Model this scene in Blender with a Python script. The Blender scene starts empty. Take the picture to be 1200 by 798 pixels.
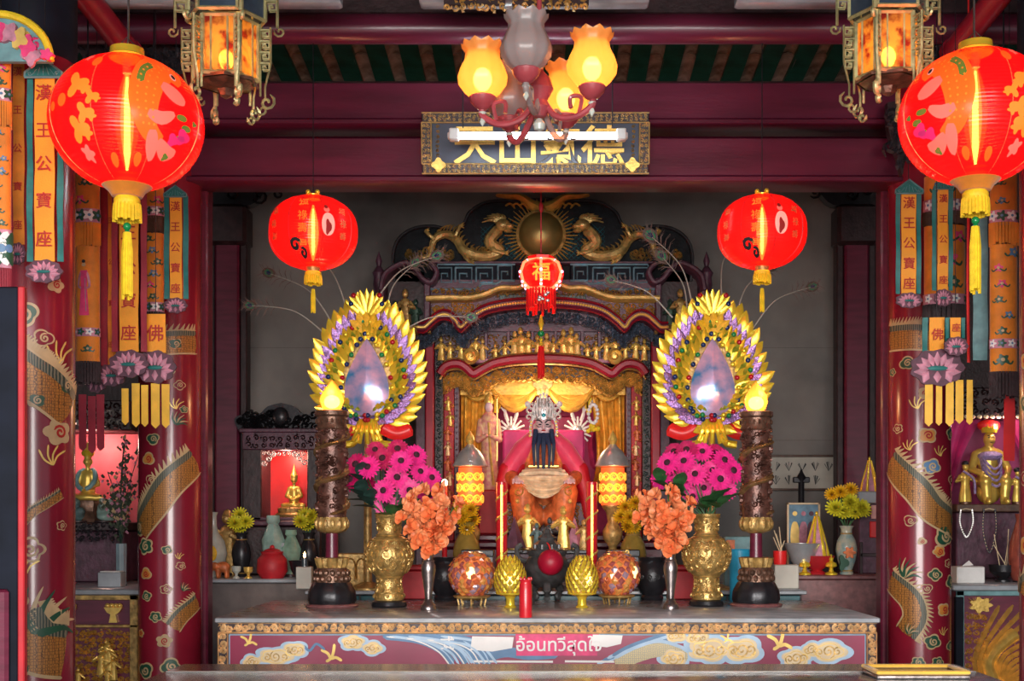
import bpy, math, random
from mathutils import Vector, Matrix, Euler

# ---------------------------------------------------------------- camera, light, exposure
scene = bpy.context.scene
F, CX, CY, EYE = 1500.0, 635.0, 610.0, 1.5       # focal length and principal point for a 1200x798 frame
cam_d = bpy.data.cameras.new('camera'); cam = bpy.data.objects.new('camera', cam_d)
scene.collection.objects.link(cam)
cam.location = (0, 0, EYE); cam.rotation_euler = (math.pi/2, 0, 0)
cam_d.sensor_fit = 'HORIZONTAL'; cam_d.sensor_width = 36; cam_d.lens = F/1200*36
cam_d.shift_x = -(CX-600)/1200; cam_d.shift_y = (CY-399)/1200
cam_d.clip_start = 0.05
scene.camera = cam

world = bpy.data.worlds.new('world'); scene.world = world; world.use_nodes = True
bg = world.node_tree.nodes['Background']
bg.inputs[0].default_value = (0.80, 0.88, 1.0, 1); bg.inputs[1].default_value = 0.42

def area(name, loc, aim, sx, sy, power, col):
    d = bpy.data.lights.new(name, 'AREA'); d.shape = 'RECTANGLE'; d.size = sx; d.size_y = sy
    d.energy = power; d.color = col
    o = bpy.data.objects.new(name, d); scene.collection.objects.link(o); o.location = loc
    o.rotation_euler = (Vector(aim)-Vector(loc)).to_track_quat('-Z', 'Y').to_euler()
    return o
area('courtyard_daylight', (0.0, -3.2, 2.2), (0, 6.5, 1.8), 5.0, 2.6, 500, (1.0, 0.97, 0.93))

vs = scene.view_settings
vs.view_transform = 'Standard'; vs.look = 'None'; vs.exposure = 0.62; vs.gamma = 1.0; vs.use_curve_mapping = False

# ---------------------------------------------------------------- helpers
COL = scene.collection
PI = math.pi
R = random.Random(7)

def P(px, py, d):
    return Vector(((px-CX)*d/F, d, EYE-(py-CY)*d/F))

def lerp(a, b, t): return a+(b-a)*t

_lift = [0]
def nextlift():
    _lift[0] = (_lift[0]+1) % 11; return _lift[0]*.00011

class MB:
    """collects geometry; k is the current material slot"""
    def __init__(s): s.v = []; s.f = []; s.m = []; s.k = 0
    def add(s, vs, fs):
        o = len(s.v); s.v.extend([tuple(p) for p in vs])
        for f in fs: s.f.append([i+o for i in f]); s.m.append(s.k)
        return s
    def tf(s, i0, M):
        for i in range(i0, len(s.v)): s.v[i] = tuple(M @ Vector(s.v[i]))
    def box(s, x0, x1, y0, y1, z0, z1):
        return s.add([(x0,y0,z0),(x1,y0,z0),(x1,y1,z0),(x0,y1,z0),(x0,y0,z1),(x1,y0,z1),(x1,y1,z1),(x0,y1,z1)],
              [(0,3,2,1),(4,5,6,7),(0,1,5,4),(1,2,6,5),(2,3,7,6),(3,0,4,7)])
    def bbox(s, x0, x1, y0, y1, z0, z1, b=.006):
        """box with chamfered edges"""
        vs = []; 
        for (zz, bb) in ((z0, b), (z0+b, 0), (z1-b, 0), (z1, b)):
            X0, X1, Y0, Y1 = x0+bb, x1-bb, y0+bb, y1-bb
            c = b
            vs += [(X0+c,Y0,zz),(X1-c,Y0,zz),(X1,Y0+c,zz),(X1,Y1-c,zz),(X1-c,Y1,zz),(X0+c,Y1,zz),(X0,Y1-c,zz),(X0,Y0+c,zz)]
        fs = [tuple(range(7,-1,-1)), tuple(range(24,32))]
        for l in range(3):
            for i in range(8): fs.append((l*8+i, l*8+(i+1)%8, l*8+8+(i+1)%8, l*8+8+i))
        return s.add(vs, fs)
    def rbox(s, c, size, rot):
        i0 = len(s.v); a, b, d = size[0]/2, size[1]/2, size[2]/2
        s.box(-a, a, -b, b, -d, d); s.tf(i0, Matrix.Translation(c) @ Euler(rot).to_matrix().to_4x4()); return s
    def lathe(s, prof, n=24, c=(0,0,0), sx=1, sy=1, a0=0, a1=2*PI, lob=0, nl=0):
        full = abs(a1-a0-2*PI) < 1e-6; m = n if full else n+1
        vs = []
        for (r, z) in prof:
            for i in range(m):
                a = a0+(a1-a0)*i/n; rr = r*(1+lob*math.cos(nl*a)) if lob else r
                vs.append((c[0]+rr*math.cos(a)*sx, c[1]+rr*math.sin(a)*sy, c[2]+z))
        fs = []
        for j in range(len(prof)-1):
            for i in range(n):
                i2 = (i+1) % m if full else i+1
                fs.append((j*m+i, j*m+i2, (j+1)*m+i2, (j+1)*m+i))
        if full:
            if prof[0][0] > 1e-5: fs.append(tuple(range(m-1, -1, -1)))
            if prof[-1][0] > 1e-5: fs.append(tuple(range((len(prof)-1)*m, len(prof)*m)))
        return s.add(vs, fs)
    def ball(s, c, r, n=12, m=8, M=None):
        if not hasattr(r, '__len__'): r = (r, r, r)
        i0 = len(s.v)
        vs = [(0,0,-1)]
        for j in range(1, m):
            p = -PI/2+PI*j/m
            for i in range(n):
                a = 2*PI*i/n; vs.append((math.cos(p)*math.cos(a), math.cos(p)*math.sin(a), math.sin(p)))
        vs.append((0,0,1)); fs = []
        for i in range(n): fs.append((0, 1+(i+1)%n, 1+i))
        for j in range(m-2):
            for i in range(n): fs.append((1+j*n+i, 1+j*n+(i+1)%n, 1+(j+1)*n+(i+1)%n, 1+(j+1)*n+i))
        t = len(vs)-1
        for i in range(n): fs.append((t, 1+(m-2)*n+i, 1+(m-2)*n+(i+1)%n))
        s.add([(x*r[0], y*r[1], z*r[2]) for x, y, z in vs], fs)
        s.tf(i0, Matrix.Translation(c) @ (M.to_4x4() if M else Matrix())); return s
    def tube(s, pts, r, n=6, caps=True, flat=1.0, up=None):
        pts = [Vector(p) for p in pts]; N = len(pts); rs = r if hasattr(r, '__len__') else [r]*N
        vs = []; ref = Vector(up) if up else None
        for i, p in enumerate(pts):
            t = (pts[min(i+1, N-1)]-pts[max(i-1, 0)]).normalized()
            if ref is None or abs(t.dot(ref)) > .98:
                ref = Vector((0,1,0)) if abs(t.y) < .9 else Vector((1,0,0))
            a = (ref-t*ref.dot(t)).normalized(); b = t.cross(a); ref = a if up is None else ref
            for k in range(n):
                th = 2*PI*k/n; vs.append(p+(a*math.cos(th)*flat+b*math.sin(th))*rs[i])
        fs = []
        for i in range(N-1):
            for k in range(n): fs.append((i*n+k, i*n+(k+1)%n, (i+1)*n+(k+1)%n, (i+1)*n+k))
        if caps: fs += [tuple(range(n-1, -1, -1)), tuple(range((N-1)*n, N*n))]
        return s.add(vs, fs)
    def cap(s, p0, p1, r0, r1, n=10):
        p0, p1 = Vector(p0), Vector(p1); d = p1-p0; L = max(d.length, 1e-6); t = d/L
        pts, rs = [], []
        for k in range(5):
            a = PI/2*(1-k/4); pts.append(p0-t*r0*math.sin(a)); rs.append(max(r0*math.cos(a), 1e-4))
        for k in range(5):
            a = PI/2*k/4; pts.append(p1+t*r1*math.sin(a)); rs.append(max(r1*math.cos(a), 1e-4))
        return s.tube(pts, rs, n)
    def prism(s, pts, y0, y1):
        """closed outline in x,z extruded from y0 (front) to y1"""
        n = len(pts)
        vs = [(x, y0, z) for x, z in pts]+[(x, y1, z) for x, z in pts]
        fs = [tuple(range(n)), tuple(range(2*n-1, n-1, -1))]
        for i in range(n): fs.append((i, i+n, (i+1)%n+n, (i+1)%n))
        return s.add(vs, fs)
    def stroke(s, pts, w, y=0, h=.004, mp=None, flat=False, nc=2, lift=0, taper=True):
        """raised ridge along a 2-D path (x,z), standing h in front of plane y"""
        if mp is None: mp = lambda u, v, hh: (u, y-hh, v)
        N = len(pts); ws = w if hasattr(w, '__len__') else [w]*N
        if flat: lift += nextlift()
        vs = []
        for i in range(N):
            a = pts[max(i-1, 0)]; b = pts[min(i+1, N-1)]
            tx, tz = b[0]-a[0], b[1]-a[1]; L = math.hypot(tx, tz) or 1; nx, nz = -tz/L, tx/L
            ww = ws[i]*(.35 if taper and i in (0, N-1) else 1)
            for k in range(nc+1):
                t = k/nc-.5; hh = lift+(h if flat else h*(1-abs(2*t)**2)*(1 if not (taper and i in (0, N-1)) else .3))
                vs.append(mp(pts[i][0]+nx*ww*t, pts[i][1]+nz*ww*t, hh))
        m = nc+1; fs = []
        for i in range(N-1):
            for k in range(nc): fs.append((i*m+k, i*m+k+1, (i+1)*m+k+1, (i+1)*m+k))
        return s.add(vs, fs)
    def fill(s, pts, mp, h=.002, rings=2):
        """star-shaped flat patch laid on a mapped surface"""
        n = len(pts); cx = sum(p[0] for p in pts)/n; cz = sum(p[1] for p in pts)/n
        h += nextlift()
        vs = [mp(cx, cz, h)]
        for r in range(1, rings+1):
            t = r/rings
            vs += [mp(cx+(p[0]-cx)*t, cz+(p[1]-cz)*t, h) for p in pts]
        fs = [(0, 1+i, 1+(i+1)%n) for i in range(n)]
        for r in range(rings-1):
            for i in range(n): fs.append((1+r*n+i, 1+(r+1)*n+i, 1+(r+1)*n+(i+1)%n, 1+r*n+(i+1)%n))
        return s.add(vs, fs)
    def lens(s, c, rx, rz, y, h, n=8):
        """small raised oval button on plane y"""
        vs = [(c[0], y-h, c[1])]
        for (t, hh) in ((.6, .75), (1, 0)):
            vs += [(c[0]+rx*t*math.cos(2*PI*i/n), y-h*hh, c[1]+rz*t*math.sin(2*PI*i/n)) for i in range(n)]
        fs = [(0, 1+(i+1)%n, 1+i) for i in range(n)]+[(1+i, 1+(i+1)%n, 1+n+(i+1)%n, 1+n+i) for i in range(n)]
        return s.add(vs, fs)

def link(o, parent=None):
    COL.objects.link(o)
    if parent is not None: o.parent = parent
    return o

def meshof(name, mb, mats, ang=40):
    me = bpy.data.meshes.new(name); me.from_pydata(mb.v, [], mb.f)
    mats = mats if isinstance(mats, (list, tuple)) else [mats]
    for m in mats: me.materials.append(m)
    if len(mats) > 1: me.polygons.foreach_set('material_index', [min(k, len(mats)-1) for k in mb.m])
    if ang:
        me.polygons.foreach_set('use_smooth', [True]*len(me.polygons))
        me.set_sharp_from_angle(angle=math.radians(ang))
    me.validate(); me.update(); return me

def O(name, mb, mats, parent=None, ang=40, label=None, loc=None, stuff=False):
    o = bpy.data.objects.new(name, meshof(name, mb, mats, ang)); link(o, parent)
    if label: o['label'] = label
    if stuff: o['kind'] = 'stuff'
    if loc is not None: o.location = loc
    return o

def tag(o, label, cat, group=None):
    o['label'] = label; o['category'] = cat
    if group: o['group'] = group
    return o

def T(name, label, cat, loc, group=None, rz=0):
    o = bpy.data.objects.new(name, None); o.empty_display_size = .05; link(o)
    o.location = loc; o.rotation_euler = (0, 0, rz)
    return tag(o, label, cat, group)

def S(name, mb, mats, ang=40):
    o = O(name, mb, mats, None, ang); o['kind'] = 'structure'; return o

def copyobj(ch, parent):
    c = ch.copy(); COL.objects.link(c); c.parent = parent
    for g in ch.children: copyobj(g, c)
    return c

def dup(root, loc, label=None, group=None, rz=None, mirror=False, scale=None):
    kids = list(root.children)
    r = root.copy(); COL.objects.link(r); r.location = loc
    if rz is not None: r.rotation_euler = (0, 0, rz)
    if scale: r.scale = (scale, scale, scale)
    if mirror: r.scale = (-r.scale[0], r.scale[1], r.scale[2])
    if label: r['label'] = label
    if group: r['group'] = group
    for ch in kids: copyobj(ch, r)
    return r

def sculpt(name, mb, mats, parent, voxel=.006, sm=4, label=None):
    """fuse closed pieces into one continuous surface"""
    tmp = bpy.data.objects.new('tmp', meshof('tmp', mb, mats, 0)); COL.objects.link(tmp)
    a = tmp.modifiers.new('r', 'REMESH'); a.mode = 'VOXEL'; a.voxel_size = voxel
    b = tmp.modifiers.new('s', 'SMOOTH'); b.iterations = sm; b.factor = .5
    dg = bpy.context.evaluated_depsgraph_get()
    me = bpy.data.meshes.new_from_object(tmp.evaluated_get(dg)); me.name = name
    me.polygons.foreach_set('use_smooth', [True]*len(me.polygons))
    bpy.data.objects.remove(tmp)
    o = bpy.data.objects.new(name, me); link(o, parent)
    if label: o['label'] = label
    return o

_glyph = {}
def glyph(ch, mat, ext=.02, off=.0):
    key = (ch, mat.name, ext, off)
    if key not in _glyph:
        cu = bpy.data.curves.new('g', 'FONT'); cu.body = ch; cu.size = 1; cu.extrude = ext; cu.offset = off
        cu.align_x = 'CENTER'; cu.resolution_u = 2
        ob = bpy.data.objects.new('g', cu); COL.objects.link(ob)
        dg = bpy.context.evaluated_depsgraph_get()
        me = bpy.data.meshes.new_from_object(ob.evaluated_get(dg)); bpy.data.objects.remove(ob)
        xs = [v.co.x for v in me.vertices]; ys = [v.co.y for v in me.vertices]
        if xs:
            cx, cy = (min(xs)+max(xs))/2, (min(ys)+max(ys))/2
            for v in me.vertices: v.co = (v.co.x-cx, -v.co.z, v.co.y-cy)     # stand it up, facing -Y
        me.materials.clear(); me.materials.append(mat); me.name = 'lettering'
        _glyph[key] = me
    return _glyph[key]

def letter(ch, mat, parent, loc, size, sx=1, ext=.02, off=0, name='lettering'):
    o = bpy.data.objects.new(name, glyph(ch, mat, ext, off)); link(o, parent)
    o.location = loc; o.scale = (size*sx, size, size); return o

def lamp(name, loc, power, col, r=.03, parent=None):
    d = bpy.data.lights.new(name, 'POINT'); d.energy = power; d.color = col; d.shadow_soft_size = r
    o = bpy.data.objects.new(name, d); link(o, parent); o.location = loc; return o

# 2-D drawing
def spiral(cx, cz, r, turns=1.4, a0=0, dr=1, n=16, r1=.12):
    out = []
    for i in range(n+1):
        t = i/n; rr = r*(1-t*(1-r1)); a = a0+dr*2*PI*turns*t
        out.append((cx+rr*math.cos(a), cz+rr*math.sin(a)))
    return out
def circ(cx, cz, rx, rz=None, n=14): 
    rz = rx if rz is None else rz
    return [(cx+rx*math.cos(2*PI*i/n), cz+rz*math.sin(2*PI*i/n)) for i in range(n)]
def scallop(cx, cz, rx, rz, k=4, amp=.3, n=32, ph=0):
    return [(cx+rx*(1-amp+amp*abs(math.sin(k*a/2+ph)))*math.cos(a), cz+rz*(1-amp+amp*abs(math.sin(k*a/2+ph)))*math.sin(a)) for a in [2*PI*i/n for i in range(n)]]
def lobed(cx, cz, rx, rz, k=5, amp=.2, n=30, ph=0):
    return [(cx+rx*(1+amp*math.cos(k*a+ph))*math.cos(a), cz+rz*(1+amp*math.cos(k*a+ph))*math.sin(a)) for a in [2*PI*i/n for i in range(n)]]
def cat(pts, n=6):
    """Catmull-Rom through 2-D or 3-D points"""
    P_ = [Vector(p) for p in pts]; out = []
    for i in range(len(P_)-1):
        a, b, c, d = P_[max(i-1, 0)], P_[i], P_[i+1], P_[min(i+2, len(P_)-1)]
        for k in range(n):
            t = k/n
            out.append(tuple(.5*((2*b)+(c-a)*t+(2*a-5*b+4*c-d)*t*t+(3*b-a-3*c+d)*t**3)))
    out.append(tuple(P_[-1])); return out
def mirx(pts, c=0): return pts+[(2*c-x, z) for x, z in reversed(pts[:-1])]

def scrolls(mb, x0, x1, z0, z1, y=0, cell=.03, h=.006, rng=R, w=.28, mp=None, leaves=True):
    """fills a rectangle with carved curls, leaves and buds"""
    nx = max(1, round((x1-x0)/cell)); nz = max(1, round((z1-z0)/cell))
    cx, cz = (x1-x0)/nx, (z1-z0)/nz
    for i in range(nx):
        for j in range(nz):
            x = x0+(i+.5)*cx+rng.uniform(-.12, .12)*cx; z = z0+(j+.5)*cz+rng.uniform(-.12, .12)*cz
            r = min(cx, cz)*.46; dr = 1 if (i+j) % 2 else -1
            mb.stroke(spiral(x, z, r, rng.uniform(.9, 1.4), rng.uniform(0, 6.28), dr, 9), r*w*2, y, h*rng.uniform(.6, 1), mp)
            if leaves and mp is None:
                a = rng.uniform(0, 6.28)
                mb.stroke([(x+r*.9*math.cos(a), z+r*.9*math.sin(a)), (x+r*1.3*math.cos(a+.4), z+r*1.3*math.sin(a+.4)), (x+r*1.5*math.cos(a+.9), z+r*1.5*math.sin(a+.9))], [r*.3, r*.6, r*.1], y, h)

def figure(mb, x, y, z, hgt, lean=0, arm=0):
    """tiny carved person: robe, chest, head, hat, arms"""
    s_ = hgt
    mb.lathe([(.17*s_, 0), (.15*s_, .2*s_), (.11*s_, .45*s_), (.14*s_, .62*s_), (.10*s_, .72*s_), (.04*s_, .76*s_)], 7, (x, y, z), 1, .7)
    mb.ball((x+lean*s_, y-.03*s_, z+.85*s_), .085*s_, 7, 5)
    mb.lathe([(.085*s_, .89*s_), (.05*s_, .97*s_), (0, 1.0*s_)], 6, (x+lean*s_, y-.02*s_, z))
    for q in (-1, 1):
        mb.tube([(x+q*.12*s_, y, z+.66*s_), (x+q*(.2+arm*.1)*s_, y-.08*s_, z+.5*s_), (x+q*.07*s_, y-.17*s_, z+(.46+arm*.25)*s_)], [.05*s_, .055*s_, .035*s_], 5)

# ---------------------------------------------------------------- materials
M = {}
def nodes(name):
    m = bpy.data.materials.new(name); m.use_nodes = True; M[name] = m
    nt = m.node_tree; return m, nt, nt.nodes['Principled BSDF']
def mat(name, col, rough=.5, metal=0, var=.25, scale=18, bump=0, bscale=None, coat=0, emis=None, es=0, trans=0, alpha=1, spec=.5, sheen=0, stretch=(1,1,1), col2=None, detail=3):
    m, nt, b = nodes(name); N = nt.nodes; L = nt.links
    b.inputs['Roughness'].default_value = rough; b.inputs['Metallic'].default_value = metal
    b.inputs['Specular IOR Level'].default_value = spec
    b.inputs['Coat Weight'].default_value = coat; b.inputs['Coat Roughness'].default_value = .12
    b.inputs['Transmission Weight'].default_value = trans; b.inputs['Alpha'].default_value = alpha
    b.inputs['Sheen Weight'].default_value = sheen
    if emis: b.inputs['Emission Color'].default_value = (*emis, 1); b.inputs['Emission Strength'].default_value = es
    tc = N.new('ShaderNodeTexCoord'); mp = N.new('ShaderNodeMapping'); mp.inputs['Scale'].default_value = stretch
    L.new(tc.outputs['Object'], mp.inputs['Vector'])
    no = N.new('ShaderNodeTexNoise'); no.inputs['Scale'].default_value = scale; no.inputs['Detail'].default_value = detail
    L.new(mp.outputs[0], no.inputs['Vector'])
    cr = N.new('ShaderNodeValToRGB'); c2 = col2 or tuple(min(1, c*(1+var)) for c in col)
    cr.color_ramp.elements[0].color = (*[c*(1-var) for c in col], 1) if not col2 else (*col, 1)
    cr.color_ramp.elements[1].color = (*c2, 1)
    cr.color_ramp.elements[0].position = .32; cr.color_ramp.elements[1].position = .68
    L.new(no.outputs['Fac'], cr.inputs[0]); L.new(cr.outputs[0], b.inputs['Base Color'])
    if bump:
        bn = N.new('ShaderNodeBump'); bn.inputs['Strength'].default_value = bump; bn.inputs['Distance'].default_value = .01
        n2 = N.new('ShaderNodeTexNoise'); n2.inputs['Scale'].default_value = bscale or scale*3; n2.inputs['Detail'].default_value = 4
        L.new(mp.outputs[0], n2.inputs['Vector']); L.new(n2.outputs['Fac'], bn.inputs['Height']); L.new(bn.outputs[0], b.inputs['Normal'])
    return m

mat('maroon', (.13,.014,.036), .34, 0, .22, 6, .05, 40, coat=.15, stretch=(1,1,6))
mat('maroon_beam', (.135,.014,.04), .32, 0, .25, 3, .06, 30, coat=.2, stretch=(.6,4,4))
mat('column_red', (.245,.011,.028), .26, 0, .14, 5, .02, 20, coat=.35)
mat('arch_red', (.36,.010,.03), .38, 0, .15, 8, spec=.35)
mat('dark_wood', (.035,.016,.018), .45, 0, .4, 20, .2)
mat('purple_wood', (.10,.036,.062), .42, 0, .35, 22, .2)
mat('brown_wood', (.11,.055,.035), .4, 0, .35, 20, .15)
mat('gold', (.86,.54,.13), .3, .45, .2, 30, .15, 90)
mat('gold_bright', (1.0,.66,.05), .22, .45, .15, 20, .1, 60)
mat('gold_old', (.50,.31,.10), .38, .4, .45, 35, .3, 80)
mat('gold_paint', (.72,.45,.12), .42, .25, .3, 26, .2, 80)
mat('brass', (.56,.36,.12), .36, .65, .35, 40, .2, 90)
mat('bronze', (.17,.09,.06), .35, .55, .45, 30, .25, 90)
mat('pewter', (.32,.27,.26), .28, .9, .3, 25, .1)
mat('silver', (.74,.72,.70), .3, .7, .15, 20)
mat('white_paint', (.80,.78,.76), .5, 0, .06, 20)
mat('cream', (.78,.62,.40), .5, 0, .1, 20)
mat('plaster', (.16,.15,.147), .75, 0, 0, 1.6, .15, 14, col2=(.40,.365,.335), detail=8, spec=.2)
mat('stone_grey', (.35,.37,.40), .26, 0, .25, 9, .05, 40, coat=.2, detail=6)
mat('stone_dark', (.15,.115,.105), .3, 0, .35, 8, .08, 40, detail=6)
mat('granite_red', (.21,.085,.085), .35, 0, .3, 30, .05, 60, detail=6)
mat('teal_tile', (.04,.13,.15), .25, 0, .3, 10)
mat('table_top', (.20,.21,.23), .2, 0, .3, 14, coat=.35)
mat('teal', (.015,.16,.15), .6, 0, .2, 25, .1, 120)
mat('teal_pale', (.16,.32,.34), .5, 0, .25, 20)
mat('green_rafter', (.010,.14,.10), .5, 0, .3, 12, .1)
mat('roof_tile', (.16,.12,.09), .6, 0, 0, 16, .3, 50, col2=(.55,.48,.42), detail=8)
mat('plum_panel', (.30,.035,.085), .3, 0, .12, 6, coat=.25)
mat('banner_yellow', (.85,.33,.015), .62, 0, .12, 9, .15, 220, sheen=.3)
mat('banner_orange', (.72,.22,.012), .65, 0, .2, 14, .15, 200, sheen=.3)
mat('banner_red', (.28,.008,.025), .55, 0, .2, 12, .12, 150, sheen=.3)
mat('ink_red', (.42,.015,.012), .6, 0, .1)
mat('ink_black', (.015,.015,.018), .6, 0, .1)
mat('tail_yellow', (.82,.46,.04), .6, 0, .15, 14, .12, 160, sheen=.3)
mat('tassel_yellow', (.9,.60,.02), .6, 0, .15, 40, .3, 200)
mat('lotus_pink', (.52,.22,.30), .6, 0, .3, 30, .2)
mat('lotus_dark', (.10,.035,.06), .6, 0, .3, 30)
mat('pink', (.75,.05,.19), .5, 0, .2, 20, .08)
mat('magenta_cloth', (.58,.03,.18), .6, 0, .25, 8, .15, 60)
mat('cloak_red_lit', (.80,.045,.12), .5, 0, .12, 9, .15, 40, sheen=.4)  # lit top of the red cloak, the light put into its colour
mat('cloak_red', (.52,.008,.02), .5, 0, .15, 9, .15, 40)
mat('beard', (.018,.035,.085), .45, 0, .4, 60, .4, 160, stretch=(4,4,.4))
mat('face_pink', (.72,.50,.52), .45, 0, .08, 20)
mat('robe_orange', (.66,.17,.05), .45, .1, .35, 30, .15)
mat('robe_cream', (.74,.55,.34), .5, 0, .25, 26, .15)
mat('curtain_gold', (.80,.42,.06), .42, .25, .25, 28, .35, 60)
mat('red_cloth', (.45,.012,.02), .55, 0, .15, 12, .1)
mat('red_bright', (.78,.02,.02), .35, 0, .1, 12)
mat('wax_red', (.72,.018,.03), .3, 0, .06, 12, coat=.3)
mat('gerbera', (.85,.02,.26), .5, 0, .2, 60)
mat('gerbera_deep', (.50,.006,.10), .5, 0, .2, 60)
mat('gerbera_eye', (.05,.008,.02), .7, 0, .3, 200, .5, 400)
mat('gladiolus', (.95,.22,.07), .5, 0, .2, 40)
mat('gladiolus_pale', (.96,.32,.13), .5, 0, .2, 40)
mat('leaf', (.035,.12,.035), .5, 0, .4, 30)
mat('leaf_dark', (.02,.05,.04), .5, 0, .4, 30)
mat('mum_yellow', (.72,.66,.03), .55, 0, .2, 60)
mat('flower_gold', (.85,.46,.01), .55, 0, .25, 60)
mat('violet_foil', (.42,.25,.60), .22, .7, .45, 60, .5, 120)
mat('mirror', (.05,.26,.55), .18, .25, 0, 13, col2=(.82,.45,.62), coat=.5)  # cloudy blue and pink reflections painted into the base colour
mat('bead_red', (.42,.01,.02), .15, 0, .1); mat('bead_green', (.01,.22,.06), .15, 0, .1); mat('bead_blue', (.01,.03,.12), .15, 0, .1)
mat('blue_grey', (.33,.58,.68), .5, 0, .25, 24, .15)
mat('verdigris', (.10,.16,.16), .5, .1, .4, 30, .25)
mat('green_gilt', (.05,.10,.07), .45, .3, .4, 30, .25)
mat('iron_black', (.022,.021,.025), .32, .3, .3, 20, .1)
mat('censer', (.085,.085,.085), .42, .35, .4, 22, .25)
mat('steel', (.6,.62,.65), .35, .6, .1)
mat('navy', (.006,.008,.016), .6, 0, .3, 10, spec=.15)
mat('paper', (.55,.52,.45), .7, 0, .1, 10)
mat('sky_blue', (.03,.42,.68), .4, 0, .06)
mat('porcelain', (.50,.52,.46), .18, 0, .2, 16, coat=.5)
mat('floor_stone', (.12,.085,.075), .32, 0, .25, 5, .05, 30)
mat('glass_dark', (.05,.06,.07), .08, 0, .1, coat=.5)
mat('orange_glow', (.95,.35,.05), .5, 0, .1, emis=(1,.32,.04), es=2.2)
mat('bulb_warm', (1,.85,.55), .4, 0, 0, emis=(1,.60,.16), es=20)
mat('bulb_white', (1,.95,.85), .4, 0, 0, emis=(1,.75,.35), es=9)
mat('tube_light', (1,1,1), .4, 0, 0, emis=(.82,.95,1), es=22)
mat('candle_flame', (1,.5,.1), .4, 0, 0, emis=(1,.45,.1), es=20)
mat('led_pink', (1,.3,.5), .4, 0, 0, emis=(1,.35,.6), es=3)

def fabric(name, col, tr, transp, es, rib=True):
    """thin lantern cloth: part of the bulb's light passes straight, part is scattered"""
    m, nt, b = nodes(name); N = nt.nodes; L = nt.links
    b.inputs['Base Color'].default_value = (*col, 1); b.inputs['Roughness'].default_value = .24
    b.inputs['Emission Color'].default_value = (col[0], col[1]*.6, col[2]*.6, 1); b.inputs['Emission Strength'].default_value = es
    t = N.new('ShaderNodeBsdfTranslucent'); t.inputs[0].default_value = (*col, 1)
    p = N.new('ShaderNodeBsdfTransparent'); p.inputs[0].default_value = (1, .45, .25, 1)
    m1 = N.new('ShaderNodeMixShader'); m1.inputs[0].default_value = tr
    m2 = N.new('ShaderNodeMixShader'); m2.inputs[0].default_value = transp
    L.new(b.outputs[0], m1.inputs[1]); L.new(t.outputs[0], m1.inputs[2]); L.new(m1.outputs[0], m2.inputs[1]); L.new(p.outputs[0], m2.inputs[2])
    L.new(m2.outputs[0], N['Material Output'].inputs[0])
    if rib:
        tc = N.new('ShaderNodeTexCoord'); w = N.new('ShaderNodeTexWave'); w.bands_direction = 'Z'; w.inputs['Scale'].default_value = 28; w.inputs['Distortion'].default_value = .6
        bn = N.new('ShaderNodeBump'); bn.inputs['Strength'].default_value = .18; bn.inputs['Distance'].default_value = .01
        L.new(tc.outputs['Object'], w.inputs['Vector']); L.new(w.outputs[0], bn.inputs['Height']); L.new(bn.outputs[0], b.inputs['Normal'])
    return m
fabric('lantern_red', (.72,.008,.016), .3, .34, .07)
fabric('lantern_small', (.75,.012,.016), .3, .26, .08)
for nm_, c_ in (('lamp_orange', (1,.24,.03)), ('lamp_gold', (.95,.42,.05)), ('lamp_pink', (1,.32,.26)), ('lamp_green', (.05,.35,.06)), ('lamp_magenta', (.9,.05,.3)), ('lamp_white', (.9,.8,.7))): fabric(nm_, c_, .3, .12, .16, False)
def halo(name, col, es, tr):
    m, nt, b = nodes(name); N = nt.nodes; L = nt.links
    e = N.new('ShaderNodeEmission'); e.inputs[0].default_value = (*col, 1); e.inputs[1].default_value = es
    p = N.new('ShaderNodeBsdfTransparent'); mx = N.new('ShaderNodeMixShader'); mx.inputs[0].default_value = tr
    L.new(e.outputs[0], mx.inputs[1]); L.new(p.outputs[0], mx.inputs[2]); L.new(mx.outputs[0], N['Material Output'].inputs[0]); return m
halo('glow_inner', (1,.50,.10), 5, .55); halo('glow_outer', (1,.25,.04), 2.2, .72)
fabric('shade_lit', (1,.45,.10), .5, .2, .12, False)
fabric('shade_off', (.42,.36,.35), .3, .2, 0, False)
fabric('amber_glass', (.95,.32,.10), .35, .25, .12, False)

def pattern(name, c1, c2, kind, scale, rough=.4, metal=0, stretch=(1,1,1), wid=.06):
    m, nt, b = nodes(name); N = nt.nodes; L = nt.links
    b.inputs['Roughness'].default_value = rough; b.inputs['Metallic'].default_value = metal
    tc = N.new('ShaderNodeTexCoord'); mp = N.new('ShaderNodeMapping'); mp.inputs['Scale'].default_value = stretch
    L.new(tc.outputs['Object'], mp.inputs['Vector'])
    cr = N.new('ShaderNodeValToRGB'); cr.color_ramp.elements[0].color = (*c1, 1); cr.color_ramp.elements[1].color = (*c2, 1)
    if kind == 'scale':
        v = N.new('ShaderNodeTexVoronoi'); v.feature = 'DISTANCE_TO_EDGE'; v.inputs['Scale'].default_value = scale; v.inputs['Randomness'].default_value = .35
        cr.color_ramp.elements[0].position = wid*.5; cr.color_ramp.elements[1].position = wid
        L.new(mp.outputs[0], v.inputs['Vector']); L.new(v.outputs['Distance'], cr.inputs[0])
    elif kind == 'wave':
        v = N.new('ShaderNodeTexWave'); v.inputs['Scale'].default_value = scale; v.inputs['Distortion'].default_value = 1.5
        cr.color_ramp.elements[0].position = .4; cr.color_ramp.elements[1].position = .6
        L.new(mp.outputs[0], v.inputs['Vector']); L.new(v.outputs[0], cr.inputs[0])
    L.new(cr.outputs[0], b.inputs['Base Color']); return m
pattern('dragon_scales', (.13,.055,.02), (.46,.19,.04), 'scale', 95, .4, .1, wid=.10)
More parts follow.
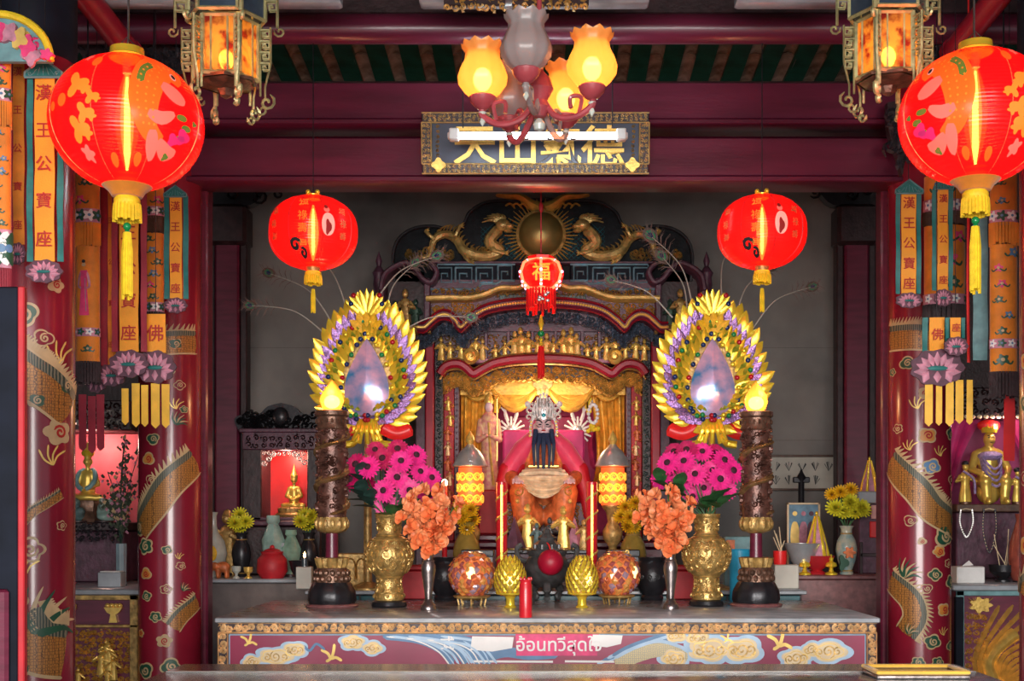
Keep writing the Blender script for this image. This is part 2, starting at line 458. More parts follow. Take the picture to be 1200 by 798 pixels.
pattern('dragon_back', (.03,.05,.04), (.20,.17,.11), 'wave', 40, .45)
pattern('carp_scales', (.75,.10,.01), (1.0,.27,.02), 'scale', 75, .5, 0, wid=.16)
pattern('dragon_pale', (.20,.22,.24), (.60,.48,.25), 'scale', 120, .4, .1, wid=.1)
M['paint_green'] = mat('paint_green', (.02,.085,.045), .4, 0, .15)
mat('paint_blue', (.10,.22,.40), .4, 0, .15); mat('paint_orange', (.62,.25,.05), .4, 0, .15)
mat('paint_cream', (.55,.38,.20), .4, 0, .15); mat('paint_pale_blue', (.42,.58,.75), .4, 0, .12)
mat('paint_pink', (.60,.20,.20), .4, 0, .15); mat('paint_white', (.85,.82,.80), .45, 0, .05)
mat('paint_gold', (.85,.58,.16), .38, .2, .2); mat('paint_peach', (.85,.42,.38), .5, 0, .1)
# ================================================================= the hall
def hall():
    b = MB(); b.box(-4.2, 4.2, -4.0, 9.0, -.1, 0); S('floor', b, M['floor_stone'])
    b = MB(); b.box(-1.98, 1.98, 8.3, 8.5, 0, 4.2); S('wall_back', b, M['plaster'])
    b = MB(); b.stroke([(-1.97, 2.02), (1.97, 2.02)], .008, 8.3, .004, flat=True); b.stroke([(-1.97, 2.62), (1.97, 2.62)], .006, 8.3, .003, flat=True)
    O('plaster_joint', b, M['stone_dark'], bpy.data.objects['wall_back'])
    for sgn, nm in ((-1, 'left'), (1, 'right')):
        b = MB(); b.box(min(sgn*1.98, sgn*4.2), max(sgn*1.98, sgn*4.2), 8.0, 8.2, 0, 4.4); S('wall_rear_'+nm, b, M['dark_wood'])
        b = MB(); b.box(min(sgn*3.7, sgn*3.9), max(sgn*3.7, sgn*3.9), 2.2, 8.0, 0, 4.6); S('wall_'+nm, b, M['navy'])
    # roof: deck, rafters and rows of tiles
    def zr(y): return 4.20-.085*(y-5.0)
    b = MB(); b.add([(-4.2,2.2,zr(2.2)+.12),(4.2,2.2,zr(2.2)+.12),(4.2,9,zr(9)+.12),(-4.2,9,zr(9)+.12),
                     (-4.2,2.2,zr(2.2)+.2),(4.2,2.2,zr(2.2)+.2),(4.2,9,zr(9)+.2),(-4.2,9,zr(9)+.2)],
                    [(0,1,2,3),(7,6,5,4),(0,4,5,1),(1,5,6,2),(2,6,7,3),(3,7,4,0)])
    roof = S('ceiling', b, M['dark_wood'])
    per = .178; n = 14
    raf = MB(); y0, y1 = 5.2, 8.28; w = .052
    raf.add([(x, y, z) for y in (y0, y1) for (x, z) in ((-w, zr(y)-.02), (w, zr(y)-.02), (w, zr(y)+.11), (-w, zr(y)+.11))],
            [(0,3,2,1),(4,5,6,7),(0,1,5,4),(1,2,6,5),(2,3,7,6),(3,0,4,7)])
    me = meshof('rafter', raf, M['green_rafter'])
    tl = MB(); L = .44     # an arched roof tile, seen from below
    rows = []
    for j in range(2):
        yy = j*L
        for i in range(5):
            a = PI*i/4; rows.append((-.044*math.cos(a), yy, -.085*yy+(.03 if j else .022)+.03*math.sin(a)))
    tl.add(rows, [(i, i+1, i+6, i+5) for i in range(4)])
    tl.add([(x, y, z+.012) for x, y, z in rows], [(i+5, i+6, i+1, i) for i in range(4)]+[(0, 5, 9, 4)][:0])
    tl.add([rows[0], rows[1], rows[2], rows[3], rows[4]]+[(x, y, z+.012) for x, y, z in rows[:5]], [(i, i+5, i+6, i+1) for i in range(4)])
    mt = [meshof('roof_tile', tl, m_) for m_ in (M['roof_tile'], mat('roof_tile_pale', (.30,.27,.24), .65, 0, 0, 16, .3, 50, col2=(.62,.58,.54), detail=7))]
    for i in range(-n, n+1):
        o = link(bpy.data.objects.new('rafter', me), roof); o.location.x = i*per
        for k in range(6):
            o = link(bpy.data.objects.new('roof_tile', mt[0 if R.random() < .72 else 1]), roof)
            y = 5.65+k*L; o.location = ((i+.5)*per+R.uniform(-.006, .006), y, zr(y)-.045+R.uniform(0, .008)); o.rotation_euler.z = R.uniform(-.02, .02)
    # beams across the bay
    def beam(name, y, z0, z1, dep, x0, x1, m='maroon_beam'):
        b = MB(); b.bbox(x0, x1, y-dep/2, y+dep/2, z0, z1, .014); return S(name, b, M[m])
    d = 5.9
    zt = lambda py: EYE-(py-CY)*d/F
    b1 = beam('trim_1', d, zt(148), zt(101), .16, -1.9, 1.9)
    b2 = beam('trim_2', d, zt(214), zt(165), .16, -1.9, 1.9)
    for bb, z in ((b1, zt(150)), (b2, zt(216))):
        b = MB(); b.bbox(-1.9, 1.9, d-.1, d+.1, z-.012, z+.012, .004); O('lower_moulding', b, M['maroon_beam'], bb)
    # round purlin in front and above
    b = MB(); yp = 5.45; zp = EYE+(CY-34)*yp/F; b.tube([(-3.7, yp, zp), (3.7, yp, zp)], .062, 20); S('trim_3', b, M['maroon_beam'])
    b = MB(); b.bbox(-3.7, 3.7, yp-.03, yp+.03, zp+.05, zp+.16, .01); S('trim_4', b, M['dark_wood'])
    # pale battens high in front
    for i, (x0, x1) in enumerate(((105, 400), (492, 760), (862, 1000))):
        a, c = P(x0, 3, 4.9), P(x1, 3, 4.9); b = MB(); b.bbox(a.x, c.x, 4.86, 4.94, a.z-.012, a.z+.05, .006); S('trim_%d' % (5+i), b, M['stone_grey'])
    # rear posts carrying the brackets, either side of the back wall
    for i, sg in enumerate((-1, 1)):
        x = sg*1.855; y = 7.6
        b = MB(); b.bbox(x-.072, x+.072, y-.07, y+.07, 0, 3.35, .012); po = S('trim_%d' % (8+i), b, M['maroon'])
        b = MB()
        for q in (-1, 1): b.bbox(x+q*.095-.02, x+q*.095+.02, y-.05, y+.05, 0, 3.35, .006)
        O('post_edge', b, M['dark_wood'], po)
        b = MB(); b.bbox(x-.12, x+.12, y-.1, y+.1, 3.12, 3.36, .02); O('post_head', b, M['dark_wood'], po)
        # carved corner bracket
        b = MB(); xx = x-sg*.02
        pts = cat([(xx+sg*.1, 3.62), (xx-sg*.30, 3.60), (xx-sg*.36, 3.50), (xx-sg*.22, 3.45), (xx-sg*.12, 3.36), (xx+sg*.1, 3.34)], 4)
        b.prism(pts, y-.06, y+.02)
        rr = random.Random(3+i)
        for k in range(12):
            cx = xx-sg*rr.uniform(-.08, .30); b.stroke(spiral(cx, rr.uniform(3.40, 3.58), rr.uniform(.03, .055), 1.3, rr.uniform(0, 6), rr.choice((-1, 1)), 12), .016, y-.06, .016)
        O('corner_bracket', b, M['iron_black'], po)
        b = MB(); b.bbox(min(sg*1.93, sg*1.98), max(sg*1.93, sg*1.98), 7.9, 7.97, 0, 3.3, .005); O('door_edge', b, M['teal_pale'], po)
    b = MB(); b.bbox(-1.98, 1.98, 7.52, 7.7, 3.60, 3.78, .015); S('trim_10', b, M['dark_wood'])
    # narrow maroon posts that close the bay beside the painted columns
    for i, sg in enumerate((-1, 1)):
        b = MB(); x = 1.603 if sg > 0 else -1.580
        b.bbox(x-.018, x+.018, 5.98, 6.08, 0, 3.6, .008); S('trim_%d' % (11+i), b, M['maroon'])
    # front door jamb on the left with a dark leaf
    a = P(30, 400, 3.5)
    b = MB(); b.bbox(-2.2, -1.342, 3.28, 3.30, .0, 2.1, .004); dr = S('door_1', b, M['navy'])
    b = MB(); b.bbox(-1.342, -1.325, 3.275, 3.297, 0, 2.1, .003); O('door_jamb', b, M['red_cloth'], dr)
    b = MB(); b.bbox(-2.2, -1.362, 3.262, 3.28, .0, 1.325, .008); O('door_panel', b, M['maroon'], dr)
    # unseen lintel put in to shade the upper columns, with eaves over the open front
    b = MB(); b.bbox(-4.2, 4.2, .3, .55, 2.74, 4.6, .02); S('wall_front_shade_lintel', b, M['maroon'])
    b = MB(); b.bbox(-4.2, 4.2, .3, 2.3, 4.42, 4.55, .02); S('ceiling_front', b, M['dark_wood'])
hall()

# ================================================================= painted columns
def column(loc, label, rad, zt, seed, cut=None, big=1.0):
    rng = random.Random(seed)
    t = T('painted_column', label, 'column', loc)
    b = MB(); b.lathe([(rad*1.15, 0), (rad*1.2, .06), (rad*1.15, .14), (rad*1.02, .17), (rad, .2), (rad, zt)], 40); O('shaft', b, M['column_red'], t)
    if loc[1] < 5:  # added navy sleeve, darkens the front column tops in place of shade
        b = MB(); b.lathe([(rad*1.0, 3.07), (rad*1.05, 3.09), (rad*1.05, zt), (rad, zt)], 40); O('shade_collar', b, M['navy'], t)
    b = MB(); b.lathe([(rad*1.9, 0), (rad*1.9, .02), (rad*1.75, .06), (rad*1.3, .08), (rad*1.2, .0)], 32); O('plinth', b, M['stone_grey'], t)
    mp = lambda u, v, h: ((rad+h)*math.sin(u/rad), -(rad+h)*math.cos(u/rad), v)
    def cloud(u, v, s, kind):
        b = MB()
        c = {'g': 'paint_green', 'o': 'paint_orange', 'b': 'paint_blue', 'p': 'column_red', 'w': 'paint_cream'}[kind]
        ph = rng.uniform(0, 6); k = rng.choice((3, 4, 5))
        b.k = 0; b.fill(scallop(u, v, s*1.12, s*.92, k, .26, 36, ph), mp, .0022, 3)
        b.k = 1; b.fill(scallop(u, v, s*.92, s*.73, k, .26, 36, ph), mp, .0036, 3)
        b.k = 2; b.stroke(spiral(u+s*.1, v, s*.48, 1.5, rng.uniform(0, 6), rng.choice((-1, 1)), 18), s*.17, mp=mp, h=.0014, flat=True, lift=.0036)
        O('painted_cloud', b, [M['paint_cream'], M[c], M['paint_cream' if kind in 'gbp' else 'ink_red']], t, 60)
    def dragon(path, w, fin=1):
        pts = cat(path, 8)
        b = MB()
        b.k = 0; b.stroke(pts, w, mp=mp, h=.003, flat=True, nc=6)
        b.k = 1; off = []
        for i in range(len(pts)):
            a, c = pts[max(i-1, 0)], pts[min(i+1, len(pts)-1)]; tx, tz = c[0]-a[0], c[1]-a[1]; L = math.hypot(tx, tz) or 1
            off.append((pts[i][0]-tz/L*fin*w*.42, pts[i][1]+tx/L*fin*w*.42, -tz/L*fin, tx/L*fin))
        b.stroke([(o[0], o[1]) for o in off], w*.26, mp=mp, h=.0045, flat=True, nc=3)
        b.k = 2
        b.stroke([(o[0]+o[2]*w*.13, o[1]+o[3]*w*.13) for o in off], w*.05, mp=mp, h=.0052, flat=True)
        b.stroke([(o[0]-o[2]*w*.93, o[1]-o[3]*w*.93) for o in off], w*.07, mp=mp, h=.0045, flat=True)
        for i in range(0, len(off)-1):
            o = off[i]; q = off[min(i+1, len(off)-1)]
            b.stroke([(o[0]+o[2]*w*.12, o[1]+o[3]*w*.12), (o[0]+o[2]*w*.42+(q[0]-o[0])*.8, o[1]+o[3]*w*.42+(q[1]-o[1])*.8)], [w*.16, w*.02], mp=mp, h=.004, flat=True, taper=False)
        O('painted_dragon', b, [M['dragon_scales'], M['dragon_back'], M['paint_cream']], t, 60)
    def flames(u, v, s):
        b = MB()
        for k in range(4):
            a = PI/2+(k-1.5)*.5
            b.stroke(cat([(u, v), (u+s*.5*math.cos(a+.3), v+s*.5*math.sin(a+.3)), (u+s*math.cos(a), v+s*math.sin(a))], 4), s*.09, mp=mp, h=.0025, flat=True)
        O('painted_flame', b, M['paint_gold'], t, 60)
    def mane(u, v, s, dirn):
        b = MB()
        for k in range(7):
            a = .2+k*.3; b.k = k % 2
            b.stroke(cat([(u, v), (u+dirn*s*.55*math.cos(a), v+s*.5*math.sin(a)), (u+dirn*s*(.9+.1*(k%2))*math.cos(a-.25), v+s*math.sin(a-.25))], 5), [s*.2*(1-i/11) for i in range(11)], mp=mp, h=.005, flat=True, nc=3)
        O('painted_mane', b, [M['paint_green'], M['paint_cream']], t, 60)
    return t, cloud, dragon, flames, mane

def uv(px, py, loc, rad):
    """arc position on the column front for a spot on the shaft"""
    x = (px-CX)*loc[1]/F-loc[0]
    x = max(-rad*.98, min(rad*.98, x)); return rad*math.asin(x/rad), EYE-(py-CY)*(loc[1]-rad*.7)/F

RAD = .142
def columns():
    L1 = (-1.712, 5.9, 0)
    t, cloud, dragon, flames, mane = column(L1, 'dark red column painted with clouds beside the gold-carved side table', RAD, 4.15, 1)
    f = lambda x, y: uv(x, y, L1, RAD)
    for x, y, s, k in ((207,437,.03,'p'),(219,452,.026,'p'),(190,515,.032,'g'),(184,538,.034,'o'),(188,563,.03,'p'),(181,672,.032,'o'),(206,644,.024,'g'),(205,690,.026,'p'),
                       (220,663,.022,'p'),(182,698,.028,'g'),(193,722,.03,'g'),(203,750,.034,'w'),(174,742,.022,'o'),(180,640,.045,'g'),(170,618,.05,'g'),(180,785,.045,'g'),(210,780,.045,'g'),(223,480,.02,'g'),(178,402,.028,'o'),(215,404,.03,'g')):
        cloud(*f(x, y), s, k)
    dragon([f(172,622), f(190,596), f(212,565), f(233,540)], .12, 1)
    dragon([f(234,705), f(222,720), f(212,735)], .07, -1)
    dragon([f(168,420), f(200,405), f(233,400)], .10, 1)
    mane(*f(215,498), .06, 1); mane(*f(222,692), .04, 1); flames(*f(216,480), .05); flames(*f(219,655), .03)
    L2 = (1.738, 5.9, 0)
    t, cloud, dragon, flames, mane = column(L2, 'bright red column painted with a winding dragon, beside the phoenix-carved side table', RAD, 4.15, 2)
    f = lambda x, y: uv(x, y, L2, RAD)
    for x, y, s, k in ((1055,426,.036,'g'),(1043,435,.022,'g'),(1073,462,.03,'w'),(1047,502,.026,'p'),(1076,511,.042,'o'),(1106,508,.034,'g'),(1081,547,.042,'b'),(1107,562,.026,'p'),
                       (1070,634,.02,'w'),(1090,646,.032,'o'),(1102,660,.024,'p'),(1085,673,.034,'g'),(1106,682,.038,'g'),(1075,689,.026,'p'),(1096,714,.036,'o'),(1082,751,.04,'g'),(1105,757,.028,'g'),
                       (1066,775,.03,'g'),(1088,775,.03,'g'),(1098,628,.06,'g'),(1110,610,.03,'g'),(1058,610,.03,'p')):
        cloud(*f(x, y), s, k)
    dragon([f(1041,540), f(1062,572), f(1085,600), f(1112,618)], .12, 1)
    dragon([f(1041,395), f(1058,396), f(1076,398), f(1095,402)], .11, 1)
    dragon([f(1041,680), f(1056,700), f(1062,722), f(1053,742)], .10, 1)
    mane(*f(1052,676), .09, 1); mane(*f(1056,742), .05, 1); flames(*f(1066,480), .06); flames(*f(1058,528), .05); flames(*f(1092,535), .05); flames(*f(1096,744), .04)
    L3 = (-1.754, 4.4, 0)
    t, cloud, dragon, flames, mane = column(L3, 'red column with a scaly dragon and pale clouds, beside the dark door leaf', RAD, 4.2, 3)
    f = lambda x, y: uv(x, y, L3, RAD)
    for x, y, s, k in ((76,333,.03,'w'),(46,370,.05,'g'),(66,397,.034,'p'),(78,506,.05,'w'),(83,450,.035,'g'),(80,616,.02,'p'),(52,644,.05,'p'),(36,702,.045,'b'),(37,588,.022,'w'),(41,780,.04,'g'),(60,470,.03,'g')):
        cloud(*f(x, y), s, k)
    dragon([f(28,425), f(50,442), f(68,455), f(88,480)], .14, 1)
    dragon([f(36,725), f(48,745), f(64,760), f(82,766)], .17, 1)
    dragon([f(42,618), f(54,602), f(66,592), f(80,578)], .03, 1)
    mane(*f(60,742), .16, 1); flames(*f(74,545), .07); flames(*f(50,672), .06); flames(*f(80,425), .08)
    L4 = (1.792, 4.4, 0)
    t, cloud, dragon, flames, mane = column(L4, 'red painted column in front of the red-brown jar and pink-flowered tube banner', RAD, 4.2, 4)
    f = lambda x, y: uv(x, y, L4, RAD)
    for x, y, s, k in ((1195,420,.03,'o'),(1196,470,.035,'g'),(1194,560,.03,'p'),(1196,640,.035,'o')): cloud(*f(x, y), s, k)
    dragon([f(1185,700), f(1200,690), f(1220,700)], .1, 1)
columns()
# ================================================================= hanging things
def cord(name, pts, r, m, parent):
    b = MB(); b.tube(pts, r, 5); return O(name, b, M[m], parent)

def tassel(parent, w, h, tail, bead=True, x=0, z=0, tw=None, tx=0):
    """fringed skirt, bead and long tail hanging below z"""
    b = MB(); n = 22
    b.lathe([(w*.42, 0), (w*.5, -.1*h), (w*.5, -.35*h), (w*.46, -.4*h)], 20, (x, 0, z))
    for i in range(n):
        a = 2*PI*i/n; c, s_ = math.cos(a)*w*.48, math.sin(a)*w*.48
        b.tube([(x+c*.95, s_*.95, z-.3*h), (x+c, s_, z-.6*h), (x+c*1.02, s_*1.02, z-h*R.uniform(.92, 1.05))], w*.075, 4)
    sk = O('tassel_skirt', b, M['tassel_yellow'], parent)
    tw = tw or w*.36
    if bead:
        b = MB(); b.ball((x+tx, 0, z-h-.5*tw), tw*.42, 10, 7); b.lathe([(tw*.25, 0), (tw*.3, -.3*tw), (tw*.2, -.45*tw)], 10, (x+tx, 0, z-h-.9*tw)); O('bead', b, M['bead_green'], sk, label='green bead')
    b = MB()
    for i in range(12):
        a = 2*PI*i/12; q = tw*.42
        b.tube([(x+tx+math.cos(a)*q*.6, math.sin(a)*q*.6, z-h-tw*1.1), (x+tx+math.cos(a)*q, math.sin(a)*q, z-h-tw*1.1-.3*tail), (x+tx+math.cos(a)*q, math.sin(a)*q, z-h-tw*1.1-tail*R.uniform(.95, 1.03))], tw*.16, 4)
    O('tassel_tail', b, M['tassel_yellow'], parent)

def big_lantern(loc, label, top):
    t = T('red_lantern', label, 'lantern', loc)
    Rx, Rz = .229, .203; zc = 0
    b = MB(); prof = []
    for i in range(29):
        v = -.97+1.94*i/28; prof.append((Rx*math.sqrt(1-v*v), Rz*v))
    b.lathe([prof[0]]+prof[1:], 48); b.f = [f for f in b.f if len(f) == 4]; b.m = b.m[:len(b.f)]
    O('lantern_shade', b, M['lantern_red'], t, 80)
    mp = lambda u, v, h: ((Rx*math.sqrt(max(.02, 1-(v/Rz)**2))+h)*math.sin(u/Rx), -(Rx*math.sqrt(max(.02, 1-(v/Rz)**2))+h)*math.cos(u/Rx), v)
    b = MB()
    for k in range(8):
        a = -.14+k*PI/4
        b.stroke([(a*Rx, Rz*math.sin(-1.2+2.4*i/16)) for i in range(17)], .003, mp=mp, h=.002)
        for i in range(30): b.stroke([(a*Rx-.002, Rz*math.sin(-1.15+2.3*i/30)), (a*Rx+.002, Rz*math.sin(-1.15+2.3*i/30)+.003)], .004, mp=mp, h=.003)
    O('seam', b, M['gold_old'], t)
    b = MB(); b.lathe([(.05, Rz*.96), (.056, Rz*1.0), (.052, Rz*1.03), (.05, Rz*1.12), (.044, Rz*1.12), (.044, Rz*.97)], 24); O('top_collar', b, M['gold_bright'], t)
    b = MB(); b.lathe([(.045, -Rz*1.10), (.055, -Rz*1.02), (.075, -Rz*.94), (.06, -Rz*.95), (.04, -Rz*1.08)], 24); O('bottom_collar', b, M['banner_orange'], t)
    b = MB(); b.tube([(0, 0, Rz*1.12), (.004, 0, Rz*1.3), (0, 0, top)], .0035, 5)
    b.tube([(-.04, 0, Rz*1.1), (0, 0, Rz*1.3), (.04, 0, Rz*1.1)], .002, 4); O('hanging_wire', b, M['pewter'], t)
    b = MB(); b.tube([(0, 0, Rz*1.0), (0, 0, Rz*.75)], .014, 8); b.k = 1; b.tube([(0, 0, Rz*.7), (0, 0, Rz*.4), (0, 0, -Rz*.45), (0, 0, -Rz*.7)], [.003, .008, .010, .003], 10); bl_ = O('bulb', b, [M['white_paint'], M['bulb_warm']], t)
    for nm, r_, m_ in (('bulb_glow', .02, 'glow_inner'), ('outer_glow', .036, 'glow_outer')):
        b = MB(); b.tube([(0, 0, Rz*(.8-.25*k)) for k in range(7)], [r_*math.sin(PI*(k+.3)/6.6) for k in range(7)], 14); O(nm, b, M[m_], bl_)
    lamp('lantern_light', (0, 0, 0), 6.5, (1, .5, .2), .06, t)
    # carp curled round lotus buds, coins and blossoms
    b = MB(); q = .00255
    def f(x, y): return (x*q*1.12+.05, -y*q)
    body = cat([f(74,-36), f(58,-48), f(36,-40), f(26,-18), f(24,6), f(30,28), f(46,40)], 6); n = len(body)
    wid = [q*(12+34*math.sin(PI*min(1, (i+4)/(n+4)))*(1-.5*i/n)) for i in range(n)]
    b.k = 0; b.stroke(body, wid, mp=mp, h=.003, flat=True, nc=5)
    b.k = 1
    for pts, w in (([f(44,-26), f(58,-16), f(70,-10)], 19), ([f(28,10), f(42,14), f(56,6)], 15), ([f(34,28), f(36,44), f(40,58)], 16), ([f(42,38), f(56,48), f(70,46)], 16)):
        b.stroke(cat(pts, 4), [q*w*math.sin(PI*(.15+.75*i/8)) for i in range(9)], mp=mp, h=.0045, flat=True, taper=False)
    b.k = 2
    b.stroke(cat([f(20,-24), f(26,-42), f(40,-52)], 4), q*9, mp=mp, h=.0045, flat=True)
    for x, y in ((70,30), (74,18), (66,8)): b.fill(lobed(*f(x, y), q*7, q*4, 2, .1), mp, .004)
    b.k = 6
    for i in range(5, n-6, 2):
        for sd in (-.22, .05, .3): x_, z_ = body[i]; b.fill(circ(x_+wid[i]*sd, z_+wid[i]*.1*(i % 2), q*1.5, n=6), mp, .0055, 1)
    b.k = 2
    for x, y, s_ in ((84,10,4), (58,52,5)): b.fill(lobed(*f(x, y), q*s_, q*s_*.7, 3, .2), mp, .006)
    b.k = 3; b.fill(circ(*f(62,-40), q*4.5), mp, .006); b.k = 4; b.fill(circ(*f(62,-40), q*3), mp, .0075)
    b.k = 5
    for x, y, s_ in ((72,28,10), (60,34,8)): b.fill(lobed(*f(x, y), q*s_, q*s_*.8, 3, .2), mp, .005)
    O('painted_carp', b, [M['lamp_orange'], M['lamp_pink'], M['lamp_green'], M['lamp_white'], M['ink_black'], M['lamp_magenta'], M['lamp_gold']], t, 60)
    b = MB()
    for x, y, s_ in ((-30,-50,7), (-64,-4,7), (-10,60,6), (22,58,6), (-80,0,5), (40,-62,6)): b.fill(circ(*f(x, y), q*s_, q*s_*1.1), mp, .003)
    b.k = 1
    for x, y, s_ in ((-46,-20,12), (-46,30,11), (-28,-4,7), (-36,14,9)):
        b.fill(lobed(*f(x, y), q*s_, q*s_, 3, .45), mp, .003); b.fill(lobed(*f(x+s_*.8, y+s_*.5), q*s_*.6, q*s_*.5, 4, .3), mp, .0035)
    b.k = 2
    for x, y, s_ in ((-46,54,9), (-48,-58,6)): b.fill(lobed(*f(x, y), q*s_, q*s_*.8, 5, .25), mp, .003)
    O('painted_blossom', b, [M['lamp_orange'], M['lamp_gold'], M['lamp_pink']], t, 60)
    tassel(t, .078, .075, .20, True, 0, -Rz*1.10, .03)
    return t
c1 = P(149, 145, 3.9); c2 = P(1143, 138, 3.9)
bl = big_lantern(c1, 'big red lantern with a carp, hanging beside the lettered banner with teal edges', 4.3-c1.z)
b2_ = dup(bl, c2, 'big red lantern with a carp, hanging over the teal ribbon and embroidered banner', mirror=True)

def small_lantern(loc, label, top):
    t = T('rear_lantern', label, 'lantern', loc)
    Rx, Rz = .187, .158; b = MB()
    prof = [(Rx*(1-abs(-.96+1.92*i/20)**2.4)**.5, Rz*(-.96+1.92*i/20)) for i in range(21)]
    b.lathe(prof, 64, lob=.012, nl=8); b.f = [f for f in b.f if len(f) == 4]; b.m = b.m[:len(b.f)]
    O('lantern_shade', b, M['lantern_small'], t, 80)
    mp = lambda u, v, h: (lambda r: ((r+h)*math.sin(u/Rx), -(r+h)*math.cos(u/Rx), v))(Rx*(1-min(.98, abs(v/Rz))**2.4)**.5)
    b = MB()
    for k in range(8): b.stroke([((k+.5)*PI/4*Rx, Rz*math.sin(-1.25+2.5*i/16)) for i in range(17)], .003, mp=mp, h=.003)
    O('rib', b, M['red_cloth'], t)
    b = MB(); b.lathe([(.03, Rz*.9), (.034, Rz*1.02), (.02, Rz*1.06)], 12)
    for q in (-1, 1): b.ball((q*.02, -.01, Rz*1.09), .011, 8, 6)
    O('top_collar', b, M['gold_bright'], t)
    b = MB(); b.lathe([(.025, -Rz*1.04), (.03, -Rz*.96), (.03, -Rz*.9)], 14); O('bottom_collar', b, M['gold_old'], t)
    b = MB(); b.tube([(0, 0, Rz*.65), (0, 0, Rz*.4), (0, 0, -Rz*.4), (0, 0, -Rz*.6)], [.003, .007, .008, .003], 8); bl_ = O('bulb', b, M['bulb_warm'], t)
    b = MB(); b.tube([(0, 0, Rz*(.75-.25*k)) for k in range(7)], [.024*math.sin(PI*(k+.3)/6.6) for k in range(7)], 12); O('bulb_glow', b, M['glow_inner'], bl_)
    lamp('lantern_light', (0, 0, 0), 3.0, (1, .5, .22), .05, t)
    cord('hanging_wire', [(0, 0, Rz*1.05), (0, 0, top)], .0022, 'iron_black', t)
    for k, ch in enumerate('福祿壽喜'):
        p = mp(-.01, .085-.052*k, .004); letter(ch, M['lamp_gold'], t, p, .042, ext=.01)
    for u in (-.155, .165):
        for k, ch in enumerate('福祿壽'):
            p = mp(u, .06-.05*k, .003); o = letter(ch, M['gold_old'], t, p, .036, ext=.01); o.rotation_euler.z = u/Rx
    b = MB(); u = .095     # a robed immortal
    b.k = 0; b.fill(lobed(u, 0, .024, .055, 2, .15), mp, .004, 3); b.k = 1; b.fill(circ(u-.004, .062, .013), mp, .005); b.k = 2; b.fill(lobed(u, -.012, .012, .03, 3, .2), mp, .006); b.fill(circ(u-.006, .074, .009), mp, .006)
    O('painted_figure', b, [M['lamp_white'], M['lamp_pink'], M['ink_red']], t, 60)
    b = MB(); b.stroke(spiral(-.05, -.085, .028, 1.2, 0, 1, 12), .014, mp=mp, h=.003, flat=True); b.stroke(spiral(-.02, -.115, .02, 1.2, 2, -1, 12), .012, mp=mp, h=.003, flat=True)
    O('painted_scroll', b, M['ink_black'], t, 60)
    tassel(t, .07, .055, .1, False, 0, -Rz*1.04, .018)
    return t
d_ = 5.45
s1, s2 = P(367, 273, d_), P(893, 272, d_)
sl = small_lantern(s1, 'small red lantern with a yellow tassel, before the plaster near the little dark shrine', 3.55-s1.z)
dup(sl, s2, 'small red lantern with a yellow tassel, before the plaster above the framed paintings', mirror=False, rz=-.25)

def palace_lamp():
    """small red palace lantern hung in front of the shrine"""
    c = P(634, 323, 6.85); s_ = 6.85/F
    t = T('palace_lantern', 'little red lantern edged with light tubes hanging before the carved shrine', 'lantern', c)
    b = MB(); b.lathe([(16*s_, -16*s_), (24*s_, -9*s_), (27*s_, 2*s_), (23*s_, 13*s_), (17*s_, 17*s_)], 6, a0=PI/6); O('lantern_shade', b, M['lantern_small'], t, 20)
    b = MB()
    for (r, z) in ((17, 17), (16, -16)): b.tube([(r*s_*math.cos(PI/6+k*PI/3), r*s_*math.sin(PI/6+k*PI/3), z*s_) for k in range(7)], .007, 6)
    for k in range(6):
        a = PI/6+k*PI/3; b.tube([(r*s_*math.cos(a), r*s_*math.sin(a), z*s_) for r, z in ((16,-16), (24,-9), (27,2), (23,13), (17,17))], .008, 6)
    O('light_tube', b, mat('led_red', (1,.1,.05), .4, 0, 0, emis=(1,.12,.05), es=2.6), t)
    b = MB()
    for k in range(6):
        a = PI/6+k*PI/3
        for (r, z) in ((24,-9), (27,2), (20,-13), (18,16)): b.ball((r*s_*1.04*math.cos(a), r*s_*1.04*math.sin(a), z*s_), .008, 7, 5)
    O('light_bead', b, M['led_pink'], t, stuff=True)
    letter('福', M['gold_bright'], t, (0, -.117, .0), .1, ext=.03, off=.01)
    b = MB(); b.lathe([(10*s_, 17*s_), (15*s_, 18*s_), (16*s_, 22*s_), (6*s_, 24*s_), (0, 27*s_)], 6, a0=PI/6); O('top_collar', b, M['red_bright'], t, 20)
    b = MB()
    for k in range(26):
        a = 2*PI*k/26; r = 16*s_; b.tube([(r*math.cos(a), r*math.sin(a), -16*s_), (r*1.02*math.cos(a), r*1.02*math.sin(a), -R.uniform(36, 46)*s_)], .0065, 4)
    O('fringe', b, M['red_bright'], t)
    b = MB()
    for k in range(7): b.ball((R.uniform(-9, 9)*s_, -17*s_, R.uniform(-34, -22)*s_), (.012, .006, .009), 7, 5)
    O('fringe_charm', b, M['silver'], t)
    cord('hanging_wire', [(0, 0, 24*s_), (0, 0, 4.1-c.z)], .004, 'cloak_red', t)
    b = MB(); b.ball((0, 0, 80*s_), (.012, .01, .03), 8, 6); O('knot', b, M['cloak_red'], t)
    b = MB(); b.lathe([(.004, -46*s_), (.016, -56*s_), (.006, -64*s_)], 8); b.k = 1; b.ball((0, 0, -68*s_), .019, 10, 7); b.k = 0; b.ball((0, 0, -75*s_), .012, 8, 6); b.ball((0, 0, -80*s_), .012, 8, 6); O('bead', b, [M['gold_bright'], M['bead_green']], t)
    b = MB()
    for k in range(9): a = 2*PI*k/9; b.tube([(math.cos(a)*.009, math.sin(a)*.009, -83*s_), (math.cos(a)*.015, math.sin(a)*.015, -100*s_), (math.cos(a)*.013, math.sin(a)*.013, -R.uniform(117, 122)*s_)], .006, 4)
    O('tassel_tail', b, M['red_bright'], t)
    lamp('lantern_light', (0, 0, 0), 1.5, (1, .3, .15), .04, t)
palace_lamp()

